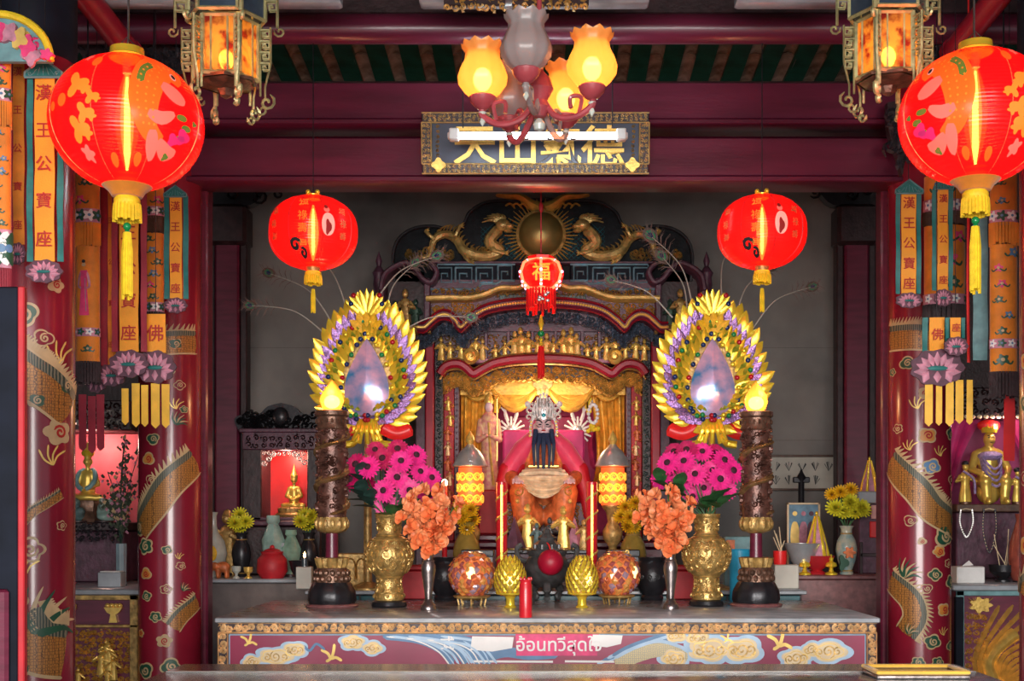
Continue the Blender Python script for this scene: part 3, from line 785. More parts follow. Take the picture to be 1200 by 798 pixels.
def chandelier():
    d = 3.5; s_ = d/F; c = P(632, 118, d)
    t = T('chandelier', 'chandelier of frosted glass tulip shades on red cups, below the roof purlin', 'chandelier', c)
    b = MB(); b.lathe([(0, -.05), (.018, -.045), (.03, -.02), (.022, .0), (.04, .03), (.03, .06), (.012, .08), (.007, .12), (.007, 4.0-c.z)], 16)
    O('stem', b, mat('chandelier_red', (.34,.05,.06), .3, 0, .2, 20, coat=.4), t)
    b = MB(); b.lathe([(0, -.085), (.014, -.08), (.018, -.065), (.008, -.05)], 12); O('finial', b, M['porcelain'], t)
    sh = MB(); prof = [(.030, 0), (.048, .012), (.064, .035), (.067, .058), (.058, .085), (.047, .108), (.046, .122), (.056, .136), (.058, .145)]
    sh.lathe(prof, 40, lob=.035, nl=10); sh.f = [f for f in sh.f if len(f) == 4]
    n = 40
    for i in range(n):                                             # scalloped lip
        j = (len(prof)-1)*n+i; x, y, z = sh.v[j]; sh.v[j] = (x, y, z+.005*math.cos(10*2*PI*i/n))
    sh.m = sh.m[:len(sh.f)]
    for i, (dx, dy, dz, lit) in enumerate(((-.156, .02, .015, 1), (-.034, -.15, .03, 0), (.142, -.05, .02, 1), (.075, .14, -.0, 1), (-.085, .13, -.01, 0))):
        me = O('glass_shade', sh, M['shade_lit' if lit else 'shade_off'], t, 80); me.location = (dx, dy, dz)
        cp = MB(); cp.lathe([(.008, -.035), (.02, -.028), (.034, -.012), (.038, .0), (.034, .004)], 20, (dx, dy, dz)); cup = O('cup', cp, M['chandelier_red'], t)
        b = MB(); b.tube(cat([(0, 0, .02), (dx*.3, dy*.3, -.045), (dx*.7, dy*.7, -.075+dz), (dx, dy, dz-.05), (dx, dy, dz-.03)], 5), .009, 8)
        b.tube(cat([(dx*.75, dy*.75, -.05), (dx*.8, dy*.8, -.005), (dx*.6, dy*.6, .0), (dx*.6, dy*.6, -.03)], 5), .006, 6)
        O('arm', b, M['shade_off'] if i % 2 else M['chandelier_red'], t)
        b = MB(); b.lathe([(0, 0), (.012, -.006), (.004, -.02), (.009, -.032), (0, -.045)], 8, (dx, dy, dz-.035)); O('drop', b, M['porcelain'], cup)
        if lit:
            b = MB(); b.ball((0, 0, .05), (.026, .026, .032), 12, 8); O('bulb', b, M['bulb_white'], me)
            lamp('chandelier_light', (dx, dy, dz+.05), 2.2, (1, .62, .28), .03, t)
chandelier()

def hex_lantern():
    d = 4.2; s_ = d/F; c = P(265, 95, d)
    t = T('hexagonal_lantern', 'six-sided gilt palace lantern with painted glass, near the big lantern by the teal-edged banner', 'lantern', c, None, PI/6)
    gp = mat('pale_gilt', (.50,.46,.22), .38, .45, .35, 30, .2); ang = lambda k: PI/6+k*PI/3
    r0, h0 = .105, .185; r1 = .135
    fr = MB(); gl = MB(); gl2 = MB(); top = MB()
    for k in range(6):
        a, a2 = ang(k), ang(k+1); p = Vector((math.cos(a), math.sin(a), 0)); q = Vector((math.cos(a2), math.sin(a2), 0))
        fr.tube([p*r0, p*r0+Vector((0, 0, h0))], .007, 4)
        for z in (0, h0): fr.tube([p*r0+Vector((0, 0, z)), q*r0+Vector((0, 0, z))], .007, 4)
        for (u, w) in ((.3, .7),):
            A, B = p.lerp(q, .24)*r0*.985, p.lerp(q, .76)*r0*.985
            fr.tube([A, A+Vector((0, 0, h0))], .004, 4); fr.tube([B, B+Vector((0, 0, h0))], .004, 4)
        A, B = p*r0*.97, q*r0*.97
        gl.add([A, B, B+Vector((0, 0, h0)), A+Vector((0, 0, h0))], [(0, 1, 2, 3)])
        # upper tier
        for z in (h0+.012, h0+.085): top.tube([p*r1*.95+Vector((0, 0, z)), q*r1*.95+Vector((0, 0, z))], .007, 4)
        top.tube([p*r1*.95+Vector((0, 0, h0+.012)), p*r1*.95+Vector((0, 0, h0+.085))], .007, 4)
        A, B = p*r1*.93, q*r1*.93
        gl2.add([A+Vector((0, 0, h0+.012)), B+Vector((0, 0, h0+.012)), B+Vector((0, 0, h0+.085)), A+Vector((0, 0, h0+.085))], [(0, 1, 2, 3)])
    O('frame', fr, gp, t); 
    m, nt, bs = nodes('painted_glass'); N = nt.nodes; L = nt.links
    tc = N.new('ShaderNodeTexCoord'); no = N.new('ShaderNodeTexNoise'); no.inputs['Scale'].default_value = 26; no.inputs['Detail'].default_value = 4
    cr = N.new('ShaderNodeValToRGB'); cr.color_ramp.elements[0].color = (.30,.02,.01,1); cr.color_ramp.elements[0].position = .36; cr.color_ramp.elements[1].color = (.95,.45,.08,1); cr.color_ramp.elements[1].position = .56
    L.new(tc.outputs['Object'], no.inputs['Vector']); L.new(no.outputs['Fac'], cr.inputs[0]); L.new(cr.outputs[0], bs.inputs['Base Color'])
    tr = N.new('ShaderNodeBsdfTranslucent'); L.new(cr.outputs[0], tr.inputs[0]); tp = N.new('ShaderNodeBsdfTransparent'); L.new(cr.outputs[0], tp.inputs[0])
    m1 = N.new('ShaderNodeMixShader'); m1.inputs[0].default_value = .5; m2 = N.new('ShaderNodeMixShader'); m2.inputs[0].default_value = .4
    L.new(bs.outputs[0], m1.inputs[1]); L.new(tr.outputs[0], m1.inputs[2]); L.new(m1.outputs[0], m2.inputs[1]); L.new(tp.outputs[0], m2.inputs[2]); L.new(m2.outputs[0], N['Material Output'].inputs[0])
    O('glass_panel', gl, M['painted_glass'], t, 0); O('upper_frame', top, gp, t); O('upper_panel', gl2, mat('slate_glass', (.05,.07,.10), .15, 0, .2, 20), t, 0)
    b = MB(); b.lathe([(r0*1.0, -.012), (r0*1.05, -.004), (r0, .0), (0, .002)], 6, a0=PI/6); b.lathe([(0, -.06), (.02, -.05), (.03, -.03), (r0*.9, -.012)], 6, a0=PI/6); O('base', b, M['bronze'], t, 20)
    b = MB(); b.lathe([(r1*1.02, h0+.09), (r1*.8, h0+.11), (.05, h0+.16), (.03, h0+.2), (0, h0+.22)], 6, a0=PI/6); O('roof', b, M['dark_wood'], t, 20)
    for k in range(6):                                             # fret brackets at each corner
        a = ang(k); b = MB(); i0 = 0; w = .0075
        z = h0+.075
        key = [(.0,.0),(.038,.0),(.038,-.03),(.015,-.03),(.015,-.015),(.026,-.015)]
        b.stroke([(.128+x, z+zz) for x, zz in key], w, 0, .006, flat=True, taper=False)
        b.stroke([(.128, z+.02), (.150, z+.028), (.168, z+.015), (.168, z-.085)], w*1.3, 0, .007, taper=False)
        b.stroke(spiral(.176, z-.098, .02, 1.2, PI*.9, 1, 10), w, 0, .006)
        for j in range(4):
            zz = h0-.02-j*.036
            b.stroke([(.112, zz), (.142, zz), (.142, zz-.022), (.122, zz-.022), (.122, zz-.011), (.132, zz-.011)], w*.85, 0, .006, flat=True, taper=False)
        b.stroke([(.112, h0), (.112, -.05)], w, 0, .006, taper=False); b.stroke([(.146, h0-.01), (.146, h0-.13), (.128, -.02), (.128, -.06)], w*.9, 0, .006, taper=False)
        b.stroke(spiral(.134, -.07, .028, 1.3, 1.2, -1, 12), w*1.3, 0, .008); b.stroke(spiral(.118, -.095, .02, 1.1, 3, 1, 10), w, 0, .008)
        i1 = len(b.v); vs, fs = list(b.v), list(b.f); b.add([(x, -y+.0, zz) for x, y, zz in vs], [list(reversed(f)) for f in fs])
        b.tf(0, Matrix.Rotation(a, 4, 'Z')); O('fret_bracket', b, gp, t)
    b = MB(); b.ball((0, 0, .07), (.024, .024, .034), 10, 8); O('bulb', b, M['bulb_white'], t)
    lamp('lantern_light', (0, 0, .08), 2.2, (1, .55, .2), .03, t)
    cord('hanging_chain', [(0, 0, h0+.2), (0, 0, 4.3-c.z)], .005, 'gold_old', t)
    c = P(1041, 92, d)
    dup(t, c, 'six-sided gilt palace lantern with painted glass, near the big lantern over the teal ribbon', rz=PI/6)
hex_lantern()

# ---------------------------------------------------------------- name board and tube lamp
def plaque():
    d = 5.74; a, c = P(495, 204, d), P(760, 148, d); cx = (a.x+c.x)/2; w = (c.x-a.x); h = c.z-a.z+.05; s_ = d/F
    t = T('name_board', 'dark blue name board with gilt characters and pierced gold border on the beam', 'sign', (cx, d, a.z))
    t.rotation_euler.x = math.radians(6)
    b = MB(); b.bbox(-w/2+.03, w/2-.03, -.005, .03, .01, h-.01, .005); O('board', b, mat('board_blue', (.03,.04,.085), .35, 0, .3, 10), t)
    for nm, x0, x1, z0, z1 in (('border_rail', -w/2, w/2, 0, .042), ('border_rail', -w/2, w/2, h-.042, h), ('border_stile', -w/2, -w/2+.042, .042, h-.042), ('border_stile', w/2-.042, w/2, .042, h-.042)):
        b = MB(); b.k = 1; b.bbox(x0, x1, -.018, .03, z0, z1, .004); b.k = 0
        scrolls(b, x0+.003, x1-.003, z0+.004, z1-.004, -.018, .022, .007)
        for (p, q) in (((x0, z0), (x1, z0)), ((x0, z1), (x1, z1))) if x1-x0 > .1 else (((x0, z0), (x0, z1)), ((x1, z0), (x1, z1))): b.stroke([p, q], .007, -.018, .008, taper=False)
        O(nm, b, [mat('gilt_pale', (.85,.62,.27), .38, .2, .2, 30) if 'gilt_pale' not in M else M['gilt_pale'], M['dark_wood']], t)
    for sg in (-1, 1):
        b = MB(); b.prism(lobed(sg*(w/2-.075), .035, .028, .028, 4, .18), -.034, -.0); O('rosette', b, M['gold'], t)
        b = MB()
        for k in range(7): b.stroke(spiral(sg*(w/2-.07), .08+k*.021, .008, 1.1, k, 1, 8), .006, -.006, .004)
        O('small_inscription', b, M['gold_old'], t)
    for k, ch in enumerate('天山氣德'):
        letter(ch, M['gold'], t, ((-.27+.19*k), -.012, h*.46), .19, sx=1.05, ext=.03, off=.012)
    # fluorescent batten in front of it
    a = P(532, 159, 5.45); c = P(728, 159, 5.45)
    t = T('tube_lamp', 'glowing white fluorescent tube fixed in front of the name board', 'lamp', ((a.x+c.x)/2, 5.45, a.z)); L = (c.x-a.x)/2
    b = MB(); b.tube([(-L, 0, 0), (L, 0, 0)], .014, 12); O('tube', b, M['tube_light'], t)
    b = MB(); b.bbox(-L-.03, L+.03, .02, .06, -.005, .026, .006); O('batten', b, M['white_paint'], t)
    for sg in (-1, 1): b = MB(); b.bbox(sg*L-.02, sg*L+.02, -.018, .03, -.02, .03, .004); O('lamp_holder', b, M['white_paint'], t)
    for x in (-.08, .02, .12): b = MB(); b.tube(cat([(x, .03, .03), (x+.03, -.015, -.02), (x+.06, .03, .02)], 5), .004, 5); O('cable_loop', b, M['iron_black'], t)
    for sg in (-1, 1): cord('hanging_wire', [(sg*L*.9, .04, .045), (sg*L*.9, .02, 3.54-a.z)], .003, 'iron_black', t)
    for i in range(3): lamp('tube_light', (-.24+.24*i, -.06, -.03), .3, (.8, .92, 1), .03, t)
plaque()

# ---------------------------------------------------------------- banners
def lotus(parent, x, z, w, h, y=-.006, tone=('lotus_pink', 'lotus_dark', 'teal')):
    """embroidered lotus: outline plaque, separate pads for the petals"""
    b = MB(); b.k = 1; b.prism(lobed(x, z, w*.5, h*.5, 9, .06, 40), y, y+.008)
    b.k = 0
    for k in range(9):
        a = PI*(.0+k/8); cx, cz = x+math.cos(a)*w*.30, z+(-.12+math.sin(a)*.36)*h
        L = .2*w if k in (0, 8) else .17*w
        b.stroke([(cx-math.cos(a)*L*.7, cz-math.sin(a)*h*.2), (cx, cz), (cx+math.cos(a)*L*.75, cz+math.sin(a)*h*.2)], [w*.05, w*.14, w*.03], y, .005, nc=3)
    for k in (-1, 0, 1): b.stroke([(x+k*w*.17, z-h*.1), (x+k*w*.22, z-h*.26), (x+k*w*.26, z-h*.42)], [w*.06, w*.16, w*.05], y, .006, nc=3)
    b.k = 2; b.lens((x, z-h*.02), w*.2, h*.07, y-.003, .004)
    return O('lotus', b, [M[k] for k in tone], parent)

def cloth(x0, x1, z0, z1, y=0, amp=.004, n=10, wav=.13, m=2, tip=0):
    b = MB(); vs = []
    for j in range(n+1):
        z = lerp(z1, z0, j/n)
        for i in range(m+1): vs.append((lerp(x0, x1, i/m), y+amp*math.sin(z/wav*6.28/2+i*.7), z-(tip*(1-abs(2*i/m-1)) if j == n else 0)))
    q = m+1; fs = [(j*q+i, j*q+i+1, (j+1)*q+i+1, (j+1)*q+i) for j in range(n) for i in range(m)]
    b.add(vs, fs); k = len(vs)
    b.add([(x, yy+.003, z) for x, yy, z in vs], [tuple(reversed(f)) for f in fs])
    return b

def crown_top(parent, w, h, z=0):
    b = MB(); pts = [(-w/2, z), (-w*.5, z+h*.25), (-w*.25, z+h*.62), (0, z+h), (w*.25, z+h*.62), (w*.5, z+h*.25), (w/2, z)]
    b.k = 1; b.prism(list(reversed(pts)), -.01, .004); b.k = 0
    b.stroke(pts, w*.06, -.01, .006, taper=False); b.stroke([(-w/2, z), (w/2, z)], w*.07, -.01, .006, taper=False)
    for k in range(5): b.stroke([((k-2)*w*.15, z+h*.1), ((k-2)*w*.09, z+h*(.62-.1*abs(k-2)))], w*.05, -.01, .005)
    for q in (-1, 1): b.stroke(spiral(q*w*.36, z+h*.2, w*.07, 1.2, 0, q, 8), w*.03, -.01, .004)
    O('crown', b, [M['teal_pale'], M['teal']], parent)

def text_banner(px, yt, yb, wpx, d, label, chars='漢王公寶座', side='teal', sidew=None, crown=True, lot=True, lw=None, lh=None, rows=None, inkm='ink_red', clothm='banner_yellow', tails=None, gap=None):
    s_ = d/F; c = P(px, yb, d); H = (yb-yt)*s_; w = wpx*s_
    t = T('temple_banner', label, 'banner', c)
    O('strip', cloth(-w/2, w/2, 0, H, 0), M[clothm], t)
    g = (gap or wpx*.3)*s_; sw = (sidew or wpx*.3)*s_
    if side:
        for q in (-1, 1): O('side_ribbon', cloth(q*(w/2+g*.4+sw/2)-sw/2, q*(w/2+g*.4+sw/2)+sw/2, 0, H, .004), M[side], t)
    if crown: crown_top(t, w*1.9, w*.95, H-.004)
    cord('hanging_cord', [(0, .004, H), (0, .004, 4.2-c.z)], .0016, 'iron_black', t)
    for i, ch in enumerate(chars):
        z = H-(H/len(chars))*(i+.5) if rows is None else (yb-rows[i])*s_
        letter(ch, M[inkm], t, (0, -.0065, z), w*.86, ext=.002, off=.009)
    if lot: lotus(t, 0, -(lh or wpx)*.45*s_, (lw or wpx*1.9)*s_, (lh or wpx*1.15)*s_)
    for (x, y0, y1, tw, tm) in tails or ():
        o = O('tail', cloth((x-px-tw/2)*s_, (x-px+tw/2)*s_, (yb-y1)*s_, (yb-y0)*s_, .006, .002, 6, .2, 2, tw*.5*s_), M[tm], t)
    return t
text_banner(52, 90, 306, 23, 4.08, 'yellow banner with five clear red characters and teal edges, beside the big carp lantern', rows=(109, 153, 192, 235, 280), sidew=7, gap=7, lw=43, lh=27)
text_banner(21.5, 62, 286, 13, 4.14, 'narrow dim orange banner with a faded lotus, beside the fan-topped embroidered canopy', side=None, clothm='banner_orange', lw=18, lh=26, crown=True)
text_banner(151, 186, 412, 22, 5.0, 'yellow banner with crimson edges hanging behind the carp lantern tassel', '漢王公寶座', 'banner_red', 7, lw=46, lh=32, rows=(225, 273, 313, 352, 390))
text_banner(131, 186, 428, 9, 5.1, 'thin orange banner squeezed between crimson ribbons behind the lantern tassel', '漢王公寶座', 'banner_red', 8, clothm='banner_orange', lw=34, lh=26, crown=True)
text_banner(206, 230, 350, 14, 5.25, 'slim yellow banner with dark green edges and small lotus beside the painted column', sidew=6, gap=3, lw=27, lh=18)
text_banner(182, 368, 413, 24, 5.05, 'short yellow cloth with red character above a broad lotus and five yellow tails', '佛', None, crown=False, lw=48, lh=38,
            tails=[(146, 455, 494, 8, 'tail_yellow'), (158.5, 449, 496, 9, 'tail_yellow'), (169, 451, 496, 8, 'tail_yellow'), (181.5, 449, 497, 10, 'tail_yellow'), (193.5, 450, 497, 9, 'tail_yellow')])
text_banner(1065, 226, 344, 17, 5.2, 'yellow banner with green edges and small lotus, before the winding-dragon column', sidew=5, gap=3, lw=31, lh=18)
text_banner(1105, 221, 340, 12, 5.15, 'thin yellow banner with green edges, over the embroidered orange panel', sidew=5, gap=3, lw=21, lh=20)
text_banner(1098, 372, 412, 17, 5.0, 'short yellow cloth over a big lotus and five pointed tails beside the dragon column', '佛', 'teal', 6, crown=False, lw=62, lh=42,
            tails=[(1089, 445, 495, 9, 'tail_yellow'), (1101, 445, 495, 7, 'tail_yellow'), (1113.5, 445, 495, 9, 'tail_yellow'), (1125, 445, 492, 9, 'tail_yellow'), (1137, 445, 494, 7, 'tail_yellow')])
text_banner(1120, 372, 396, 12, 4.95, 'small yellow tab with red character above a little lotus, beside the red cord', '座', 'teal', 4, crown=False, lw=28, lh=22)
text_banner(113, 300, 428, 7, 5.15, 'crimson ribbon with a lotus and three red pointed tails above the gold praying statue', '', None, crown=False, clothm='banner_red', lw=26, lh=34,
            tails=[(96, 462, 524, 9, 'banner_red'), (107, 464, 527, 9, 'banner_red'), (117, 462, 524, 9, 'banner_red')])

def embroidered(x0, x1, rows, d, label, seed, name='embroidered_banner'):
    """rows: list of (kind, y0, y1): cloth, border, fringe, dark"""
    rng = random.Random(seed); s_ = d/F; px = (x0+x1)/2; yb = rows[-1][2]; w = (x1-x0)*s_
    t = T(name, label, 'banner', P(px, yb, d))
    r = w/2; H0 = (rows[-1][2]-rows[0][1])*s_
    b = MB(); b.lathe([(r*.98, H0-.004), (r*.98, H0+.004), (.004, H0+.03), (.0025, 4.2-t.location.z)], 10, sy=.6); O('hanger', b, M['iron_black'], t)
    mp = lambda u, v, h: ((r+h)*math.sin(u/r), -(r*.6+h)*math.cos(u/r), v)
    def tubepart(nm, z0, z1, m, rr=1.0):
        b = MB(); b.lathe([(r*rr, z0), (r*rr, z1)], 22, sy=.6); b.f = [f for f in b.f if len(f) == 4]; b.m = b.m[:len(b.f)]; return O(nm, b, M[m], t, 80)
    for kind, y0, y1 in rows:
        z0, z1 = (yb-y1)*s_, (yb-y0)*s_
        if kind == 'cloth':
            tubepart('cloth_tier', z0, z1, 'banner_orange'); n = max(1, int((z1-z0)/(w*.55)))
            for k in range(n):
                b = MB(); u, v = rng.uniform(-.3, .3)*w, z0+(k+.5)*(z1-z0)/n; sz = w*rng.uniform(.12, .2)
                b.k = rng.choice((0, 1, 2)); b.fill(lobed(u, v, sz, sz*.9, 5, .25, 24, rng.uniform(0, 6)), mp, .003); b.k = 3; b.fill(circ(u, v, sz*.35), mp, .005)
                b.k = 2
                for q in (-1, 1): b.stroke(cat([(u, v), (u+q*sz*1.3, v-sz*.8), (u+q*sz*1.9, v-sz*.2)], 4), sz*.35, mp=mp, h=.003, flat=True)
                O('embroidered_flower', b, [M['pink'], M['paint_blue'], M['paint_green'], M['paint_cream']], t, 60)
        elif kind == 'lady':
            tubepart('cloth_tier', z0, z1, 'banner_orange'); b = MB(); H = z1-z0; v = z0+H*.5; u = -w*.05
            b.k = 0; b.fill([(u-w*.14, v+H*.2), (u+w*.14, v+H*.2), (u+w*.12, v), (u+w*.2, v-H*.35), (u-w*.2, v-H*.35), (u-w*.12, v)], mp, .003, 3)
            b.k = 3; b.fill(circ(u, v+H*.27, w*.08), mp, .004); b.k = 4; b.fill(circ(u, v+H*.31, w*.07), mp, .005)
            b.k = 1
            for q in (-1, 1): b.stroke(cat([(u+q*w*.13, v+H*.18), (u+q*w*.22, v+H*.02), (u+q*w*.1, v-H*.02)], 4), w*.09, mp=mp, h=.004, flat=True)
            b.k = 2; b.stroke([(u+w*.05, v+H*.1), (u+w*.09, v-H*.3)], w*.06, mp=mp, h=.005, flat=True)
            O('embroidered_lady', b, [M['pink'], M['lotus_pink'], M['teal_pale'], M['paint_cream'], M['ink_black']], t, 60)
        elif kind == 'border':
            tubepart('border_tier', z0, z1, 'lotus_pink', 1.05); b = MB(); n = 4
            for k in range(n):
                u = (k-(n-1)/2)*w*.33; v = (z0+z1)/2; sz = (z1-z0)*.36
                b.k = k % 2; b.fill(lobed(u, v, sz, sz, 5, .3), lambda a, c_, h: mp(a, c_, h+r*.05), .004); b.k = 2; b.fill(circ(u, v, sz*.3), lambda a, c_, h: mp(a, c_, h+r*.05), .006)
            O('border_flower', b, [M['paint_white'], M['paint_green'], M['paint_blue']], t, 60, stuff=True)
        else:
            b = MB(); n = 26
            for k in range(n):
                a = 2*PI*k/n; x, y = r*1.0*math.sin(a), -r*.6*math.cos(a)
                b.tube([(x, y, z1), (x*rng.uniform(.98, 1.03), y, z0+rng.uniform(-.006, .01))], r*.11, 3)
            O('fringe', b, M[{'fringe': 'banner_orange', 'dark': 'dark_wood', 'redf': 'banner_red', 'brown': 'brown_wood'}[kind]], t)
    return t
embroidered(89, 117, [('cloth',205,246), ('border',246,262), ('fringe',262,290), ('lady',290,385), ('border',385,395), ('cloth',395,424), ('dark',424,450)], 5.0, 'orange tubular banner embroidered with a lady in pink, beside the scaly dragon column', 1)
embroidered(169, 192, [('cloth',212,243), ('border',243,254), ('brown',254,274), ('cloth',274,355), ('border',355,366), ('dark',366,384)], 5.35, 'orange tubular banner with blue and mauve blossoms behind the short yellow cloth', 2)
embroidered(1083, 1131, [('cloth',208,236), ('border',236,250), ('brown',250,266), ('cloth',266,346), ('border',346,358), ('dark',358,380)], 5.45, 'wide orange banner with dark vases and blossoms behind the thin yellow banner', 3)
embroidered(1160, 1192, [('cloth',205,248), ('border',248,262), ('fringe',262,288), ('cloth',288,398), ('border',398,409), ('cloth',409,436), ('dark',436,465)], 4.85, 'orange embroidered tube banner with pink flowers and dark fringe beside the teal ribbon', 4)
embroidered(-12, 13, [('cloth',60,105), ('border',105,120), ('fringe',120,150), ('cloth',150,270), ('border',270,315), ('redf',315,345)], 4.0, 'orange embroidered canopy banner with crimson fringe at the door leaf', 5)
def ribbons():
    for px, w, y0, y1, d, m, lab in ((1149, 17, 238, 422, 5.0, 'teal_pale', 'plain pale teal ribbon hanging beside the yellow lantern tassel'),
                                (123.5, 11, 200, 436, 5.3, 'banner_red', 'wide crimson ribbon behind the lady-embroidered banner'),
                                (1183, 13, 455, 540, 4.95, 'red_bright', 'scarlet tail cloth hanging beside the gold deity with red hat')):
        s_ = d/F; t = T('hanging_ribbon', lab, 'ribbon', P(px, y1, d)); H = (y1-y0)*s_
        O('ribbon_cloth', cloth(-w*s_/2, w*s_/2, 0, H, 0, .004, 12), M[m], t); b = MB(); b.tube([(-w*s_*.6, 0, H), (w*s_*.6, 0, H)], .004, 6); O('rod', b, M['brown_wood'], t); cord('hanging_cord', [(0, 0, H), (0, 0, 4.2-t.location.z)], .0016, 'iron_black', t)
    a = P(1135, 250, 5.1); c = P(1135, 425, 5.1); b = MB(); b.tube([c, P(1134, 330, 5.1), a, Vector((a.x, 5.1, 4.2))], [.006, .006, .006, .002], 6); tag(O('hanging_red_string', b, M['red_bright']), 'thin red cord hanging down past the big lotus banner', 'cord')
    # fan canopy rim over the left banners
    d = 3.93; c = P(-2, 72, d); s_ = d/F
    t = T('banner_canopy', 'fan-shaped embroidered canopy with golden rim above the orange banner', 'canopy', c)
    b = MB(); pts = [(62*s_*math.cos(PI*i/20), 55*s_*math.sin(PI*i/20)) for i in range(21)]
    b.prism(pts, 0, .02); O('panel', b, M['teal_pale'], t)
    b = MB(); b.tube([(x, -.005, z) for x, z in pts], .012, 8); O('rim', b, M['tassel_yellow'], t); cord('hanging_cord', [(0, .01, 54*s_), (0, .01, 4.28-c.z)], .003, 'iron_black', t)
    b = MB()
    for k in range(9):
        a = PI*(k+.5)/9; x, z = 40*s_*math.cos(a), 34*s_*math.sin(a); b.k = k % 3
        b.prism(lobed(x, z, .026, .03, 4, .25, 20, k), -.012-.0013*k, 0); b.stroke(spiral(x*1.25, z*1.2, .02, 1.2, k, 1, 10), .01, 0, .008)
    b.k = 1; b.prism(lobed(59*s_, 6*s_, .018, .016, 5, .2), -.02, 0)
    O('embroidered_flower', b, [M['lotus_pink'], M['pink'], M['paint_gold']], t)
ribbons()

def upper_clutter():
    # slanting red poles and dark carved eave pieces in the corners
    for a, c, lab in ((P(80, -30, 4.6), P(152, 62, 5.2), 'slanting red pole under the eaves above the big lantern by the teal-edged banner'), (P(1190, -30, 4.6), P(1118, 60, 5.2), 'slanting red pole under the eaves above the big lantern over the teal ribbon')):
        b = MB(); b.tube([a, a.lerp(c, .5), c], .05, 14); b.tube([c-(c-a)*.02, c+(c-a)*.03], .056, 14); tag(O('slanting_pole', b, M['arch_red']), lab, 'pole')
    rng = random.Random(5)
    for (x0, x1, y0, y1, d, lab) in ((80, 135, 8, 92, 5.6, 'dark carved eave bracket behind the big lantern by the teal-edged banner'), (148, 222, 18, 110, 5.6, 'dark carved eave bracket between big lantern and hexagonal lantern by the plaster post'),
                                     (1080, 1135, 5, 100, 5.6, 'dark carved eave bracket beside the hexagonal lantern over the dragon column'), (1040, 1075, 120, 205, 5.66, 'dark carved beam-end bracket on top of the dragon column')):
        a, c = P(x0, y1, d), P(x1, y0, d); w, h = c.x-a.x, c.z-a.z
        t = T('eave_bracket', lab, 'bracket', (a.x+w/2, d, a.z))
        b = MB(); b.prism(cat([(-w/2, h), (w/2, h), (w*.45, h*.5), (w*.1, h*.2), (0, 0), (-w*.15, h*.25), (-w*.45, h*.6), (-w/2, h)], 3)[:-1], .0, .05); O('board', b, M['dark_wood'], t)
        b = MB()
        for k in range(22):
            x, z = rng.uniform(-w*.4, w*.4), rng.uniform(h*.25, h*.95)
            b.stroke(spiral(x, z, rng.uniform(.02, .045), 1.2, rng.uniform(0, 6), rng.choice((-1, 1)), 10), .014, 0, .02)
        for k in range(8):
            x, z = rng.uniform(-w*.35, w*.35), rng.uniform(h*.1, h*.8); b.lathe([(0, -.03), (.012, -.01), (.004, .02)], 6, (x, -.02, z))
        O('carving', b, mat('dusky_carving', (.06,.055,.065), .35, .2, .5, 30, .2) if 'dusky_carving' not in M else M['dusky_carving'], t, stuff=True)
upper_clutter()
def eave_gilding():
    for x0, x1, lab in ((520, 592, 'gilt fringe carving under the eaves beside the chandelier stem, farther from the big lotus banner'), (600, 690, 'gilt fringe carving under the eaves just behind the chandelier stem')):
        d = 4.75; a, c = P(x0, 14, d), P(x1, -8, d); w = (c.x-a.x)/2; t = T('eave_carving', lab, 'carving', ((a.x+c.x)/2, d, a.z)); h = c.z-a.z
        b = MB(); b.bbox(-w, w, 0, .03, h*.35, h*1.6+.3, .003); O('board', b, M['dark_wood'], t)
        b = MB(); scrolls(b, -w, w, 0, h, -.002, .03, .02); O('gilt_scrolls', b, M['gold_paint'], t)
eave_gilding()
